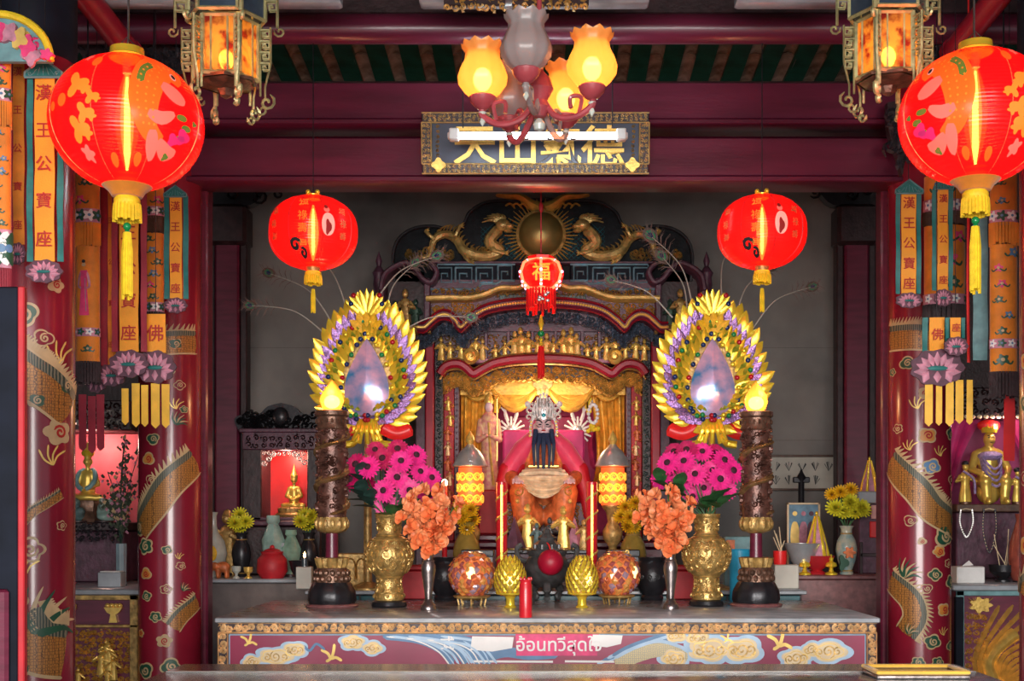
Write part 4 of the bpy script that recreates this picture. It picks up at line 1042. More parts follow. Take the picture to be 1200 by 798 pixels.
# ================================================================= altar table with painted front
ZT = 1.105      # altar top
def ribs(mb, pts, w, k, h=.003, y=0): mb.k = k; mb.stroke(pts, w, y, h, flat=True, taper=True)
def altar_table():
    x0, x1, yf, yb = -1.33, 1.375, 5.2, 6.35
    t = T('altar_table', 'long altar table with grey stone top and plum front painted with dragons and clouds', 'table', ((x0+x1)/2, 5.7, 0))
    cx = (x0+x1)/2; X0, X1 = x0-cx, x1-cx; Y0, Y1 = yf-5.7, yb-5.7
    b = MB(); b.bbox(X0, X1, Y0, Y1, ZT-.022, ZT, .004); O('stone_top', b, M['stone_grey'], t)
    b = MB(); b.bbox(X0+.03, X1-.03, Y0+.03, Y1-.03, .0, ZT-.022, .004); O('body', b, M['dark_wood'], t)
    # carved gilt frame: top rail, stiles
    for nm, a, c, z0, z1 in (('frame_rail', X0+.012, X1-.012, ZT-.062, ZT-.023), ('frame_stile', X0+.012, X0+.05, .12, ZT-.062), ('frame_stile', X1-.05, X1-.012, .12, ZT-.062)):
        b = MB(); b.k = 1; b.bbox(a, c, Y0+.012, Y0+.04, z0, z1, .003); b.k = 0; y = Y0+.012
        if c-a > 1:
            scrolls(b, a+.003, c-.003, z0+.003, z1-.003, y, .03, .007, w=.52)
            b.stroke([(a, z0), (c, z0)], .009, y, .007, taper=False); b.stroke([(a, z1), (c, z1)], .006, y, .007, taper=False)
        else:
            scrolls(b, a+.003, c-.003, z0+.003, z1-.003, y, .03, .007, w=.52)
            for q in (a, c): b.stroke([(q, z0), (q, z1)], .006, y, .007, taper=False)
        O(nm, b, [mat('frame_gilt', (.80,.50,.24), .4, .3, .25, 30, .15) if 'frame_gilt' not in M else M['frame_gilt'], M['dark_wood']], t)
    y = Y0+.022
    b = MB(); b.bbox(X0+.05, X1-.05, y, y+.02, .14, ZT-.064, .003); O('front_panel', b, M['plum_panel'], t)
    b = MB(); b.stroke([(X0+.055, ZT-.07), (X1-.055, ZT-.07)], .008, y, .004, taper=False); b.stroke([(X0+.055, ZT-.07), (X0+.055, .2)], .006, y, .004, taper=False); b.stroke([(X1-.055, ZT-.07), (X1-.055, .2)], .006, y, .004, taper=False)
    O('panel_line', b, M['paint_pale_blue'], t)
    s_ = yf/F
    fx = lambda px: (px-CX)*s_-cx
    fz = lambda py: EYE-(py-CY)*s_
    mp = lambda u, v, h: (u, y-h, v)
    def cloud(px, py, w, h, k=5, seed=0):
        b = MB(); u, v = fx(px), fz(py)
        b.k = 0; b.fill(scallop(u, v, w*s_*1.45, h*s_*1.45, k, .2, 36, seed), mp, .002); b.k = 1; b.fill(scallop(u, v, w*s_*1.12, h*s_*1.12, k, .2, 36, seed), mp, .004); b.k = 3; b.stroke([(x_, z_) for x_, z_ in scallop(u, v, w*s_*.88, h*s_*.86, k, .2, 36, seed)], h*s_*.09, mp=mp, h=.0055, flat=True, taper=False)
        b.k = 2; b.stroke(spiral(u, v, h*s_*.75, 1.6, seed, 1, 20), h*s_*.16, mp=mp, h=.006, flat=True); b.stroke(spiral(u-w*s_*.5, v-h*s_*.1, h*s_*.5, 1.3, seed, -1, 14), h*s_*.16, mp=mp, h=.006, flat=True); b.stroke(spiral(u+w*s_*.5, v, h*s_*.5, 1.3, seed+2, 1, 14), h*s_*.16, mp=mp, h=.006, flat=True)
        O('painted_cloud', b, [M['paint_pale_blue'], M['cream'], M['gold_old'], M['paint_gold']], t, 60)
    for a in ((294,776,10,7,4,1), (322,770,20,9,5,2), (344,762,13,8,4,3), (413,753,13,8,5,4), (436,760,11,7,4,5), (793,745,12,8,4,6), (818,748,13,8,4,7), (832,762,24,13,5,8), (870,762,20,13,4,9), (790,772,14,10,5,3), (934,772,16,10,5,4), (972,764,21,11,4,5), (952,762,10,8,3,6)): cloud(*a)
    def bird(px, py, q):
        b = MB(); u, v = fx(px), fz(py); k = q*s_
        for w in ([(-12, 5), (-4, 1), (0, -5), (6, -4), (13, -8)], [(4, 12), (3, 3), (0, -5), (-6, -9)]): b.stroke(cat([(u+a*k, v+c*k) for a, c in w], 4), k*3.4, mp=mp, h=.004, flat=True)
        O('painted_bird', b, M['paint_gold'], t, 60)
    bird(290, 750, .8); bird(387, 767, 1); bird(914, 751, 1.2); bird(852, 748, .6)
    # dragon body and streaming waves
    for k, (a, c) in enumerate((((448, 746), (530, 778)), ((470, 746), (546, 778)), ((490, 746), (562, 778)), ((508, 746), (575, 778)))):
        b = MB(); b.stroke(cat([(fx(a[0]), fz(a[1])), (fx(a[0]+42), fz(a[1]+5)), (fx(c[0]-12), fz(c[1]-14)), (fx(c[0]), fz(c[1]))], 6), 8*s_, mp=mp, h=.003, flat=True, nc=3)
        b.k = 1; b.stroke(cat([(fx(a[0]+8), fz(a[1])), (fx(a[0]+50), fz(a[1]+6)), (fx(c[0]-4), fz(c[1]-14)), (fx(c[0]+7), fz(c[1]))], 6), 3*s_, mp=mp, h=.004, flat=True)
        O('painted_wave', b, [M['paint_blue'], M['paint_pale_blue']], t, 60)
    for k in range(9):
        b = MB(); b.stroke(cat([(fx(452+k*8), fz(746.5+k*.6)), (fx(486+k*7.5), fz(751+k*.5)), (fx(512+k*6.6), fz(763)), (fx(526+k*6), fz(779))], 6), 1.7*s_, mp=mp, h=.0052, flat=True); O('painted_wave', b, M['paint_white' if k % 3 == 0 else 'paint_pale_blue'], t, 60)
    for k in range(4):
        b = MB(); b.stroke(cat([(fx(700+k*6), fz(778-k*3)), (fx(740), fz(766-k*3)), (fx(790), fz(752-k*4))], 6), 4*s_, mp=mp, h=.003, flat=True); O('painted_wave', b, M['paint_blue' if k % 2 else 'paint_pale_blue'], t, 60)
    b = MB(); b.stroke(cat([(fx(560), fz(775)), (fx(590), fz(765)), (fx(620), fz(768)), (fx(655), fz(766))], 5), 12*s_, mp=mp, h=.002, flat=True, nc=3); O('painted_wave', b, M['paint_blue'], t, 60)
    b = MB(); b.stroke(cat([(fx(722), fz(780)), (fx(748), fz(768)), (fx(778), fz(762)), (fx(805), fz(775))], 6), 17*s_, mp=mp, h=.003, flat=True, nc=4); b.k = 1; b.stroke(cat([(fx(720), fz(772)), (fx(748), fz(758)), (fx(776), fz(752)), (fx(812), fz(764))], 6), 4*s_, mp=mp, h=.005, flat=True)
    O('painted_dragon', b, [M['dragon_pale'], M['paint_pale_blue']], t, 60)
    b = MB(); b.stroke(cat([(fx(355), fz(757)), (fx(362), fz(763)), (fx(370), fz(755)), (fx(380), fz(762))], 5), 3*s_, mp=mp, h=.004, flat=True); O('painted_ripple', b, M['paint_blue'], t, 60)
    # donor lettering and worn white patches
    b = MB(); b.fill([(fx(605), fz(769)), (fx(604), fz(742)), (fx(702), fz(742)), (fx(700), fz(769))], mp, .003); O('lettering_ground', b, M['pink'], t)
    letter('อ้อนทวีสุดใจ', M['paint_white'], t, (fx(655), y-.009, fz(757)), 14*s_*1.5, ext=.008, off=.012)
    letter('式', M['paint_white'], t, (fx(524), y-.005, fz(754)), 17*s_, ext=.01, off=.02)
    for k, (a, c, q, w) in enumerate(((551, 602, 746, 762), (693, 730, 744, 757))):
        b = MB(); b.fill([(fx(a), fz(w)), (fx(a+2), fz(q)), (fx(c), fz(q+1)), (fx(c-2), fz(w-2)), (fx((a+c)/2), fz(w+2))], mp, .0045); O('worn_white_patch', b, M['paint_white'], t)
    for a, c in ((550, 648), (662, 720)): b = MB(); b.stroke([(fx(a), fz(775.5)), (fx(c), fz(776))], 2.5*s_, mp=mp, h=.004, flat=True, taper=False); O('white_line', b, M['paint_white'], t)
    return t
altar_table()

def front_table():
    z = 1.05; yb = 4.02; x0, x1 = -1.127, 1.30
    t = T('offering_table', 'dark polished offering table reflecting the altar, standing before the painted altar table', 'table', ((x0+x1)/2, 3.6, 0))
    w = (x1-x0)/2; Y0, Y1 = 3.18-3.6, yb-3.6
    b = MB(); b.bbox(-w, w, Y0, Y1, z-.03, z, .005); O('table_top', b, M['table_top'], t)
    b = MB(); b.bbox(-w+.01, w-.01, 3.80-3.6, 3.812-3.6, z, z+.0025, .001); O('silver_strip', b, M['silver'], t)  # thin silver strip across the table top
    b = MB(); b.bbox(-w+.05, w-.05, Y0+.05, Y1-.05, z-.13, z-.03, .005); O('apron', b, M['maroon'], t)
    for sx in (-1, 1):
        for yy in (Y0+.09, Y1-.09): b = MB(); b.bbox(sx*(w-.1)-.04, sx*(w-.1)+.04, yy-.04, yy+.04, 0, z-.13, .006); O('leg', b, M['maroon'], t)
    a = P(1012, 789, 3.78); c = P(1118, 789, 3.78)
    t = T('yellow_edged_tray', 'flat grey tray with a yellow rim on the polished offering table', 'tray', ((a.x+c.x)/2, 3.72, z)); w = (c.x-a.x)/2
    b = MB(); b.bbox(-w, w, -.09, .09, 0, .012, .003); O('tray_base', b, M['pewter'], t)
    b = MB()
    for (q0, q1, r0, r1) in ((-w, w, .075, .09), (-w, w, -.09, -.075), (-w, -w+.015, -.075, .075), (w-.015, w, -.075, .075)): b.bbox(q0, q1, r0, r1, .012, .024, .003)
    O('tray_rim', b, M['tail_yellow'], t)
front_table()

# ================================================================= things on the altar table
def on(px, yb_): 
    d = (EYE-ZT)*F/(yb_-CY); return Vector(((px-CX)*d/F, d, ZT)), d/F

def dragon_pillar():
    c, s_ = on(389, 711)
    t = T('dragon_pillar_lamp', 'carved dragon pillar lamp beside the little dark Buddha shrine', 'lamp', c)
    b = MB(); b.lathe([(30*s_, 0), (31*s_, 1.5*s_), (30*s_, 3*s_), (27*s_, 4*s_)], 32); O('foot_ring', b, M['granite_red'], t)
    b = MB(); b.lathe([(26*s_, 3.5*s_), (28*s_, 8*s_), (27*s_, 18*s_), (23*s_, 26*s_), (21*s_, 29*s_)], 32, lob=.03, nl=10); O('drum_base', b, M['iron_black'], t)
    b = MB(); b.k = 0; b.lathe([(20*s_, 29*s_), (19.5*s_, 35*s_), (18*s_, 44*s_), (17*s_, 46*s_)], 28)
    for k in range(16):
        a = 2*PI*k/16
        for j, (r, z) in enumerate(((19.5, 33), (18.6, 40))):
            b.ball((r*s_*math.cos(a+j*.2), r*s_*math.sin(a+j*.2), z*s_), (3.2*s_, 3.2*s_, 4*s_), 6, 5)
    O('lotus_tier', b, M['bronze'], t)
    b = MB(); b.lathe([(16*s_, 45*s_), (18*s_, 50*s_), (19.5*s_, 57*s_), (17*s_, 58*s_), (8*s_, 57*s_)], 32, lob=.06, nl=16); O('petal_collar', b, M['gold_old'], t)
    b = MB(); b.lathe([(8*s_, 55*s_), (7.5*s_, 60*s_), (7*s_, 90*s_)], 20); O('rod', b, M['maroon'], t)
    b = MB(); b.lathe([(8*s_, 86*s_), (16*s_, 89*s_), (19*s_, 93*s_), (18.5*s_, 100*s_), (17*s_, 105*s_)], 28, lob=.05, nl=14); 
    for k in range(14): a = 2*PI*k/14; b.ball((18*s_*math.cos(a), 18*s_*math.sin(a), 97*s_), (2.6*s_, 2.6*s_, 6*s_), 6, 5)
    O('lotus_cup', b, M['gold_old'], t)
    r = 16.5*s_; b = MB(); b.lathe([(r, 103*s_), (r, 210*s_), (r*1.06, 214*s_)], 28); O('shaft', b, mat('pillar_wood', (.14,.06,.045), .32, .35, .45, 30, .25), t)
    mp = lambda u, v, h: ((r+h)*math.sin(u/r), -(r+h)*math.cos(u/r), v)
    b = MB(); n = 90; pts = []; 
    for i in range(n+1): q = i/n; pts.append((q*2.4*2*PI*r+.25*r*math.sin(q*30), (108+98*q)*s_))
    b.stroke(pts, [6.5*s_*(.6+.4*math.sin(PI*i/n)) for i in range(n+1)], mp=mp, h=5*s_, nc=4)
    for i in range(4, n-3, 3):
        u, v = pts[i]; b.stroke([(u, v+2*s_), (u+2*s_, v+6*s_), (u+5*s_, v+8*s_)], [3*s_, 2*s_, .5*s_], mp=mp, h=4*s_)
    O('coiled_dragon', b, mat('dragon_bronze', (.34,.19,.08), .34, .6, .4, 30, .3), t)
    b = MB(); rr = random.Random(11)
    for k in range(130): b.stroke(spiral(rr.uniform(-PI*r, PI*r), rr.uniform(106, 208)*s_, rr.uniform(2.6, 5)*s_, 1.2, rr.uniform(0, 6), rr.choice((-1, 1)), 9), 1.9*s_, mp=mp, h=3.2*s_)
    O('carved_cloud', b, M['pillar_wood'], t, stuff=True)
    b = MB(); b.lathe([(17*s_, 207*s_), (19*s_, 209*s_), (17.5*s_, 212*s_), (17.5*s_, 222*s_), (20*s_, 224*s_), (20*s_, 229*s_), (16*s_, 230*s_), (0, 230*s_)], 28)
    for k in range(18): a = 2*PI*k/18; b.ball((18.3*s_*math.cos(a), 18.3*s_*math.sin(a), 217*s_), (1.6*s_, 1.6*s_, 3*s_), 5, 4)
    O('capital', b, M['bronze'], t)
    b = MB(); b.lathe([(7*s_, 229*s_), (11*s_, 233*s_), (13.5*s_, 241*s_), (12.5*s_, 248*s_), (9*s_, 254*s_), (4*s_, 261*s_), (0, 266*s_)], 20, lob=.05, nl=6)
    O('flame_bulb', b, fabric('flame_glass', (1,.42,.08), .5, .35, .35, False), t)
    b = MB(); b.ball((0, 0, 240*s_), (9.5*s_, 9.5*s_, 8*s_), 12, 8); O('filament_core', b, M['bulb_white'], t)
    lamp('pillar_light', (0, -.06, 255*s_), 1.6, (1, .58, .25), .04, t)
    c, s_ = on(886, 710); dup(t, c, 'carved dragon pillar lamp standing beside the bright blue can', rz=.6)
dragon_pillar()

def gold_vase():
    c, s_ = on(456, 711)
    t = T('gold_vase', 'big embossed gold vase of gerberas beside the pillar lamp near the dark shrine', 'vase', c)
    b = MB(); b.lathe([(20*s_, 0), (21*s_, 2*s_), (20*s_, 6*s_), (17*s_, 8*s_)], 28); O('stand', b, M['iron_black'], t)
    prof = [(17,8),(18,12),(16,17),(14,24),(13.5,31),(15,35),(20,40),(25,48),(28,58),(28,66),(25,74),(20,80),(15,83),(13.2,87),(13.2,95),(14,102),(16,107),(16.5,109)]
    b = MB(); b.lathe([(r*s_, z*s_) for r, z in prof]+[(14.5*s_, 108*s_), (12*s_, 98*s_), (0, 96*s_)], 40); O('body', b, M['brass'], t)
    import bisect
    def rad(z):
        for (r0, z0), (r1, z1) in zip(prof, prof[1:]):
            if z0 <= z <= z1: return lerp(r0, r1, (z-z0)/(z1-z0))
        return 14
    mp = lambda u, v, h: ((rad(v/s_)*s_+h)*math.sin(u), -(rad(v/s_)*s_+h)*math.cos(u), v)
    b = MB(); rr = random.Random(4)
    for ring, n, z, q in ((0, 12, 62, 7), (1, 12, 50, 5.5), (2, 10, 73, 5), (3, 8, 21, 5), (4, 9, 92, 4.2), (5, 9, 100, 3.4), (6, 8, 30, 4), (7, 14, 56, 4), (8, 14, 68, 4), (9, 12, 44, 4), (10, 10, 13, 2.6), (11, 9, 26, 3)):
        for k in range(n):
            a = 2*PI*(k+.5*(ring%2))/n; R0 = rad(z)
            pts = [(a+(x)/R0, (z+y)*s_) for x, y in spiral(0, 0, q, 1.5, rr.uniform(0, 6), rr.choice((-1, 1)), 12)]
            vs = []; b.stroke([(u, v) for u, v in pts], 1e-9, mp=mp, h=1*s_) if 0 else None
            b.tube([mp(u, v, .5*s_) for u, v in pts], 1.15*s_, 5)
    O('embossing', b, M['brass'], t, stuff=True)
    b = MB()
    for z, w in ((17, .9), (35, 1.1), (79, 1.1), (84, .9), (105, 1)): b.tube([mp(2*PI*i/36, z*s_, .2*s_) for i in range(37)], w*s_, 6)
    O('bead_ring', b, M['brass'], t)
    c2_, s2_ = on(828, 710)
    dup(t, c2_, 'big embossed gold vase of gerberas in front of the blue can', rz=.8)
    return c, c2_, 108*s_, 108*s2_
v1, v2, vh1, vh2 = gold_vase()

# --------- gerberas
def gerbera_mesh(m):
    b = MB()
    for ring, (n, L, w, tilt) in enumerate(((20, .054, .0062, .08), (20, .047, .0060, .22), (16, .03, .004, .5))):
        for k in range(n):
            a = 2*PI*(k+.5*ring)/n+R.uniform(-.05, .05); i0 = len(b.v); l = L*R.uniform(.92, 1.06)
            b.add([(.008, 0, 0), (l*.4, -w*.8, .003), (l*.8, -w*.9, .0), (l, 0, -.004), (l*.8, w*.9, .0), (l*.4, w*.8, .003)], [(0, 1, 2, 3, 4, 5)])
            b.tf(i0, Matrix.Rotation(a, 4, 'Z') @ Matrix.Rotation(-tilt, 4, 'Y') @ Matrix.Translation((0, 0, ring*.002)))
    return meshof('petals', b, m, 60)
G1, G2 = gerbera_mesh(M['gerbera']), gerbera_mesh(M['gerbera_deep'])
b = MB(); b.ball((0, 0, .010), (.0155, .0155, .010), 12, 6); GE = meshof('flower_eye', b, M['gerbera_eye'])
b = MB(); b.lathe([(.0, -.02), (.006, -.018), (.012, -.006), (.012, -.002)], 8); GC = meshof('calyx', b, M['leaf'])
def gerbera(pos, face, root, sz, deep, label, group):
    t = T('gerbera', label, 'flower', pos, group)
    q = Vector(face).normalized().to_track_quat('Z', 'Y')
    o = link(bpy.data.objects.new('petals', G2 if deep else G1), t); o.rotation_euler = q.to_euler(); o.scale = (sz, sz, sz)
    link(bpy.data.objects.new('flower_eye', GE), o); link(bpy.data.objects.new('calyx', GC), o)
    f = Vector(face).normalized(); rel = Vector(root)-Vector(pos)
    b = MB(); b.tube(cat([-f*.015*sz, -f*.05*sz+rel*.15, rel*.6+Vector((0, .01, 0)), rel], 5), .0032, 5); O('stem', b, M['leaf'], t)
def leafmesh(L, w):
    b = MB(); n = 6; vs = []
    for i in range(n+1):
        q = i/n; ww = w*math.sin(PI*min(1, q*.9+.08))**.8
        vs += [(L*q, -ww, .25*ww-.12*L*q*q), (L*q, 0, -.12*L*q*q), (L*q, ww, .25*ww-.12*L*q*q)]
    fs = []
    for i in range(n): fs += [(i*3, i*3+3, i*3+4, i*3+1), (i*3+1, i*3+4, i*3+5, i*3+2)]
    b.add(vs, fs); return b
LEAF = {m: meshof('leaf', leafmesh(.1, .032), M[m], 60) for m in ('leaf', 'leaf_dark')}
def leaf_on(pos, face, root, sz, m, label, group):
    t = T('leaf_spray', label, 'leaf', root, group)
    rel = Vector(pos)-Vector(root)
    b = MB(); b.tube(cat([(0, 0, 0), rel*.5+Vector((0, .01, .01)), rel], 5), .003, 5); O('stem', b, M['leaf'], t)
    for k in range(3):
        o = link(bpy.data.objects.new('leaf', LEAF[m]), t); o.location = rel*(.75+.125*k); o.scale = (sz, sz, sz)
        o.rotation_euler = ((Vector(face)+Vector((.8*(k-1), 0, .3*k))).normalized().to_track_quat('X', 'Z')).to_euler()
gA = [(432,548,0),(449,538,1),(470,541,0),(492,553,0),(465,560,0),(480,575,0),(450,575,0),(452,592,0),(418,545,1),(430,568,1),(505,560,0),(502,580,0),(412,562,1),(440,528,1),(487,534,0),(466,527,1)]
gB = [(783,543,0),(775,560,0),(802,541,0),(823,530,0),(848,540,0),(835,552,0),(815,556,0),(800,562,0),(843,562,0),(825,572,0),(812,582,0),(805,528,1),(858,552,0),(790,530,1),(838,532,1),(850,573,0)]
for lst, vc, vh, nm, gr in ((gA, v1, vh1, 'magenta gerbera in the gold vase by the dark Buddha shrine', 'gerberas by the dark shrine'), (gB, v2, vh2, 'magenta gerbera in the gold vase in front of the blue can', 'gerberas by the blue can')):
    rr = random.Random(3); ax = (vc.x*F/vc.y+CX)
    for (x, y, dp) in lst:
        dd = vc.y+rr.uniform(-.12, .05)+(.06 if dp else 0); p = P(x, y, dd)
        gerbera(p, ((x-ax)*.012+rr.uniform(-.15, .15), -1, .25+(560-y)*.008), vc+Vector((rr.uniform(-.02, .02), 0, vh-.03)), rr.uniform(.95, 1.2), dp, nm.replace('magenta', 'deep crimson') if dp else nm, ('deep ' if dp else '')+gr)
    side = -1 if vc.x < 0 else 1
    for (x, y, m) in (((423, 580), (424,560), (432,590), (460,604), (484, 598)) if side < 0 else ((838, 585), (828,592), (846,590), (795,572), (775,566))) and [(a[0], a[1], 'leaf' if k > 2 else 'leaf_dark' if side < 0 else 'leaf') for k, a in enumerate(((423, 580), (424,560), (432,590), (460,604), (484, 598)) if side < 0 else ((838, 585), (828,592), (846,590), (795,572), (775,566)))]:
        leaf_on(P(x, y, vc.y-.05), ((x-ax)*.02, -.8, .3), vc+Vector((0, 0, vh-.03)), 1.05, m, 'green leaf spray in the gold vase by the dark Buddha shrine' if side < 0 else 'green leaf spray in the gold vase in front of the blue can', gr.replace('gerberas', 'leaves'))

def pewter_vase():
    c, s_ = on(502, 715)
    t = T('pewter_vase', 'slim pewter vase of orange gladioli beside the gold vase near the dark shrine', 'vase', c)
    b = MB(); b.lathe([(9*s_, 0), (9.5*s_, 2*s_), (8*s_, 6*s_), (6*s_, 9*s_), (4*s_, 12*s_)], 24); O('foot', b, M['pewter'], t)
    b = MB(); b.lathe([(4*s_, 12*s_), (4.6*s_, 20*s_), (6.5*s_, 34*s_), (8.3*s_, 46*s_), (8.3*s_, 52*s_), (6*s_, 58*s_), (5.2*s_, 62*s_), (7*s_, 68*s_), (10*s_, 72*s_), (9*s_, 72*s_), (4.6*s_, 63*s_), (0, 60*s_)], 24); O('body', b, M['pewter'], t)
    b = MB()
    for z, r in ((12, 4.4), (58, 6.1), (6, 8)): b.tube([(r*s_*math.cos(2*PI*i/24), r*s_*math.sin(2*PI*i/24), z*s_) for i in range(25)], .9*s_, 5)
    O('ring', b, M['pewter'], t)
    c2, s2 = on(786, 714); dup(t, c2, 'slim pewter vase of orange gladioli beside the gold vase near the blue can')
    return c, c2, 70*s_
w1, w2, wh = pewter_vase()
def blossom_mesh(m):
    b = MB(); rr = random.Random(8)
    for ring, (n, L, w, tl) in enumerate(((3, .042, .021, .35), (3, .038, .019, .8))):
        for k in range(n):
            a = 2*PI*(k+.5*ring)/n; i0 = len(b.v)
            b.add([(0, 0, 0), (L*.35, -w*.6, .006), (L*.75, -w, .012), (L*1.02, -w*.4, .004), (L*1.05, w*.35, .0), (L*.78, w, .013), (L*.35, w*.6, .006), (L*.55, 0, .0)], [(0, 1, 7), (1, 2, 7), (2, 3, 7), (3, 4, 7), (4, 5, 7), (5, 6, 7), (6, 0, 7)])
            b.tf(i0, Matrix.Rotation(a, 4, 'Z') @ Matrix.Rotation(-tl, 4, 'Y'))
    b.lathe([(.003, -.03), (.006, -.01), (.012, .004)], 6); return meshof('blossom', b, m, 70)
BL = [blossom_mesh(M['gladiolus']), blossom_mesh(M['gladiolus_pale'])]
b = MB(); b.ball((0, 0, 0), (.008, .008, .018), 7, 5); BUD = meshof('bud', b, M['gladiolus_pale'])
def gladiolus(root, tip, label, group, seed):
    rr = random.Random(seed); t = T('gladiolus', label, 'flower', root, group); rel = Vector(tip)-Vector(root)
    path = [Vector(p) for p in cat([(0, 0, 0), rel*.45+Vector((0, 0, .02)), rel], 8)]
    b = MB(); b.tube(path, [.0045]*8+[.004]*8+[.0025], 6); O('stem', b, M['leaf'], t)
    n = 7
    for k in range(n):
        q = .28+.72*k/n; i = int(q*(len(path)-1)); o = link(bpy.data.objects.new('blossom', BL[rr.random() < .35]), t)
        f = Vector((rr.uniform(-1, 1), -rr.uniform(.3, 1.2), rr.uniform(-.1, .7))).normalized(); o.location = path[i]+f*.022
        o.rotation_euler = f.to_track_quat('Z', 'Y').to_euler(); z = rr.uniform(.85, 1.2)*(1.1-.25*q); o.scale = (z, z, z)
    for k in range(3):
        o = link(bpy.data.objects.new('bud', BUD), t); o.location = path[-1-k]+Vector((rr.uniform(-.008, .008), -.004, .012)); o.rotation_euler = (0, rr.uniform(-.5, .5), 0)
for w, pts, lab, gr in ((w1, ((475,590),(487,578),(500,572),(512,580),(520,570),(535,588),(470,605),(540,600),(505,592),(487,610),(525,612)), 'orange gladiolus in the pewter vase near the dark Buddha shrine', 'gladioli by the dark shrine'),
                        (w2, ((748,580),(757,590),(770,578),(783,572),(795,580),(805,588),(745,605),(812,600),(776,600),(760,612),(797,605)), 'orange gladiolus in the pewter vase near the blue can', 'gladioli by the blue can')):
    for k, (x, y) in enumerate(pts): gladiolus(w+Vector((R.uniform(-.012, .012), R.uniform(-.01, .01), wh-.04)), P(x, y, w.y+R.uniform(-.09, .06)), lab, gr, k)

def globe_lamp():
    c, s_ = on(553, 709)
    t = T('amber_globe_lamp', 'round amber petal-glass globe lamp beside the pewter vase near the dark shrine', 'lamp', c)
    b = MB()
    for k in range(8): a = 2*PI*k/8; b.tube([(15*s_*math.cos(a), 15*s_*math.sin(a), 0), (17*s_*math.cos(a), 17*s_*math.sin(a), 9*s_)], 1*s_, 5)
    b.lathe([(12*s_, 6*s_), (21*s_, 9*s_), (22*s_, 11*s_), (17*s_, 12*s_)], 28); O('foot', b, M['gold_old'], t)
    b = MB(); b.ball((0, 0, 36*s_), (26.5*s_, 26.5*s_, 26.5*s_), 28, 18); O('globe', b, mat('amber_core', (.75,.20,.06), .3, 0, .3, 40, emis=(1,.28,.06), es=.06), t)
    pet = MB(); pet.add([(0, -1, 0), (5*s_, 0, .4*s_), (0, 0, 0), (0, 0, 0)], []); pet = MB()
    n = 6; L, W = 8.5*s_, 4.6*s_
    pet.add([(0, 0, -L*.6), (-W, -.8*s_, 0), (0, -2.4*s_, 0), (W, -.8*s_, 0), (0, -1.0*s_, L*.6)], [(0, 2, 1), (0, 3, 2), (1, 2, 4), (2, 3, 4)])
    pms = [meshof('glass_petal', pet, mat('petal_glass_%d' % i, col, .12, .1, .2, 50, coat=.6), 20) for i, col in enumerate(((.60,.13,.05), (.40,.10,.09), (.72,.32,.08), (.38,.24,.30)))]
    rr = random.Random(6)
    for j in range(11):
        ph = -PI/2+PI*(j+1)/12.2; m = max(4, int(20*math.cos(ph)))
        for k in range(m):
            a = 2*PI*(k+.5*(j % 2))/m; nrm = Vector((math.cos(ph)*math.cos(a), math.cos(ph)*math.sin(a), math.sin(ph)))
            o = link(bpy.data.objects.new('glass_petal', rr.choice(pms)), t); o.location = Vector((0, 0, 36*s_))+nrm*26*s_
            o.rotation_euler = (nrm.to_track_quat('-Y', 'Z').to_matrix() @ Euler((-.35+rr.uniform(-.2, .2), rr.uniform(-.4, .4), rr.uniform(-.3, .3))).to_matrix()).to_euler()
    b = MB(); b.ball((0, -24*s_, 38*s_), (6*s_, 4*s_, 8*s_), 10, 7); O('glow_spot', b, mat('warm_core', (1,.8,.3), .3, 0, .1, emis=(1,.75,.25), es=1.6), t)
    c2, s2 = on(723, 708); dup(t, c2, 'round amber petal-glass globe lamp beside the pewter vase near the blue can', rz=.9)
globe_lamp()

def bud_lamp():
    c, s_ = on(598, 712)
    t = T('gold_bud_lamp', 'gold pinecone-like lotus bud on a short stem beside the red candle', 'ornament', c)
    b = MB(); b.lathe([(7*s_, 0), (7.5*s_, 1*s_), (5.5*s_, 3*s_), (5*s_, 10*s_), (6.5*s_, 13*s_), (17*s_, 16*s_), (17.5*s_, 18*s_), (10*s_, 18*s_)], 24); O('stem', b, M['gold_bright'], t)
    prof = lambda q: (17.5*math.sin(PI*min(1, .30+q*.70))**.75*s_, (18+44*q)*s_)
    b = MB(); b.lathe([prof(i/12) for i in range(12)]+[(0, 62*s_)], 20); O('core', b, M['gold_old'], t)
    pet = MB(); pet.add([(0, 0, -1.5*s_), (-3*s_, -.6*s_, 2*s_), (0, -2*s_, 2*s_), (3*s_, -.6*s_, 2*s_), (0, -1.6*s_, 7*s_)], [(0, 2, 1), (0, 3, 2), (1, 2, 4), (2, 3, 4)])
    pm = meshof('gold_petal', pet, M['gold_bright'], 20)
    for j in range(9):
        q = j/9.5; r, z = prof(q); m = max(5, int(18*r/(17.5*s_)))
        for k in range(m):
            a = 2*PI*(k+.5*(j % 2))/m; o = link(bpy.data.objects.new('gold_petal', pm), t); o.location = (r*math.sin(a), -r*math.cos(a), z); o.rotation_euler = (.25-q*.7, 0, a)
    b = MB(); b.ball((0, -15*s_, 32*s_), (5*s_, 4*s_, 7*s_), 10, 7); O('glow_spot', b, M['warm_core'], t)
    c2, s2 = on(682, 712); dup(t, c2, 'gold pinecone-like lotus bud on a short stem beside the globe near the blue can', rz=.5)
bud_lamp()

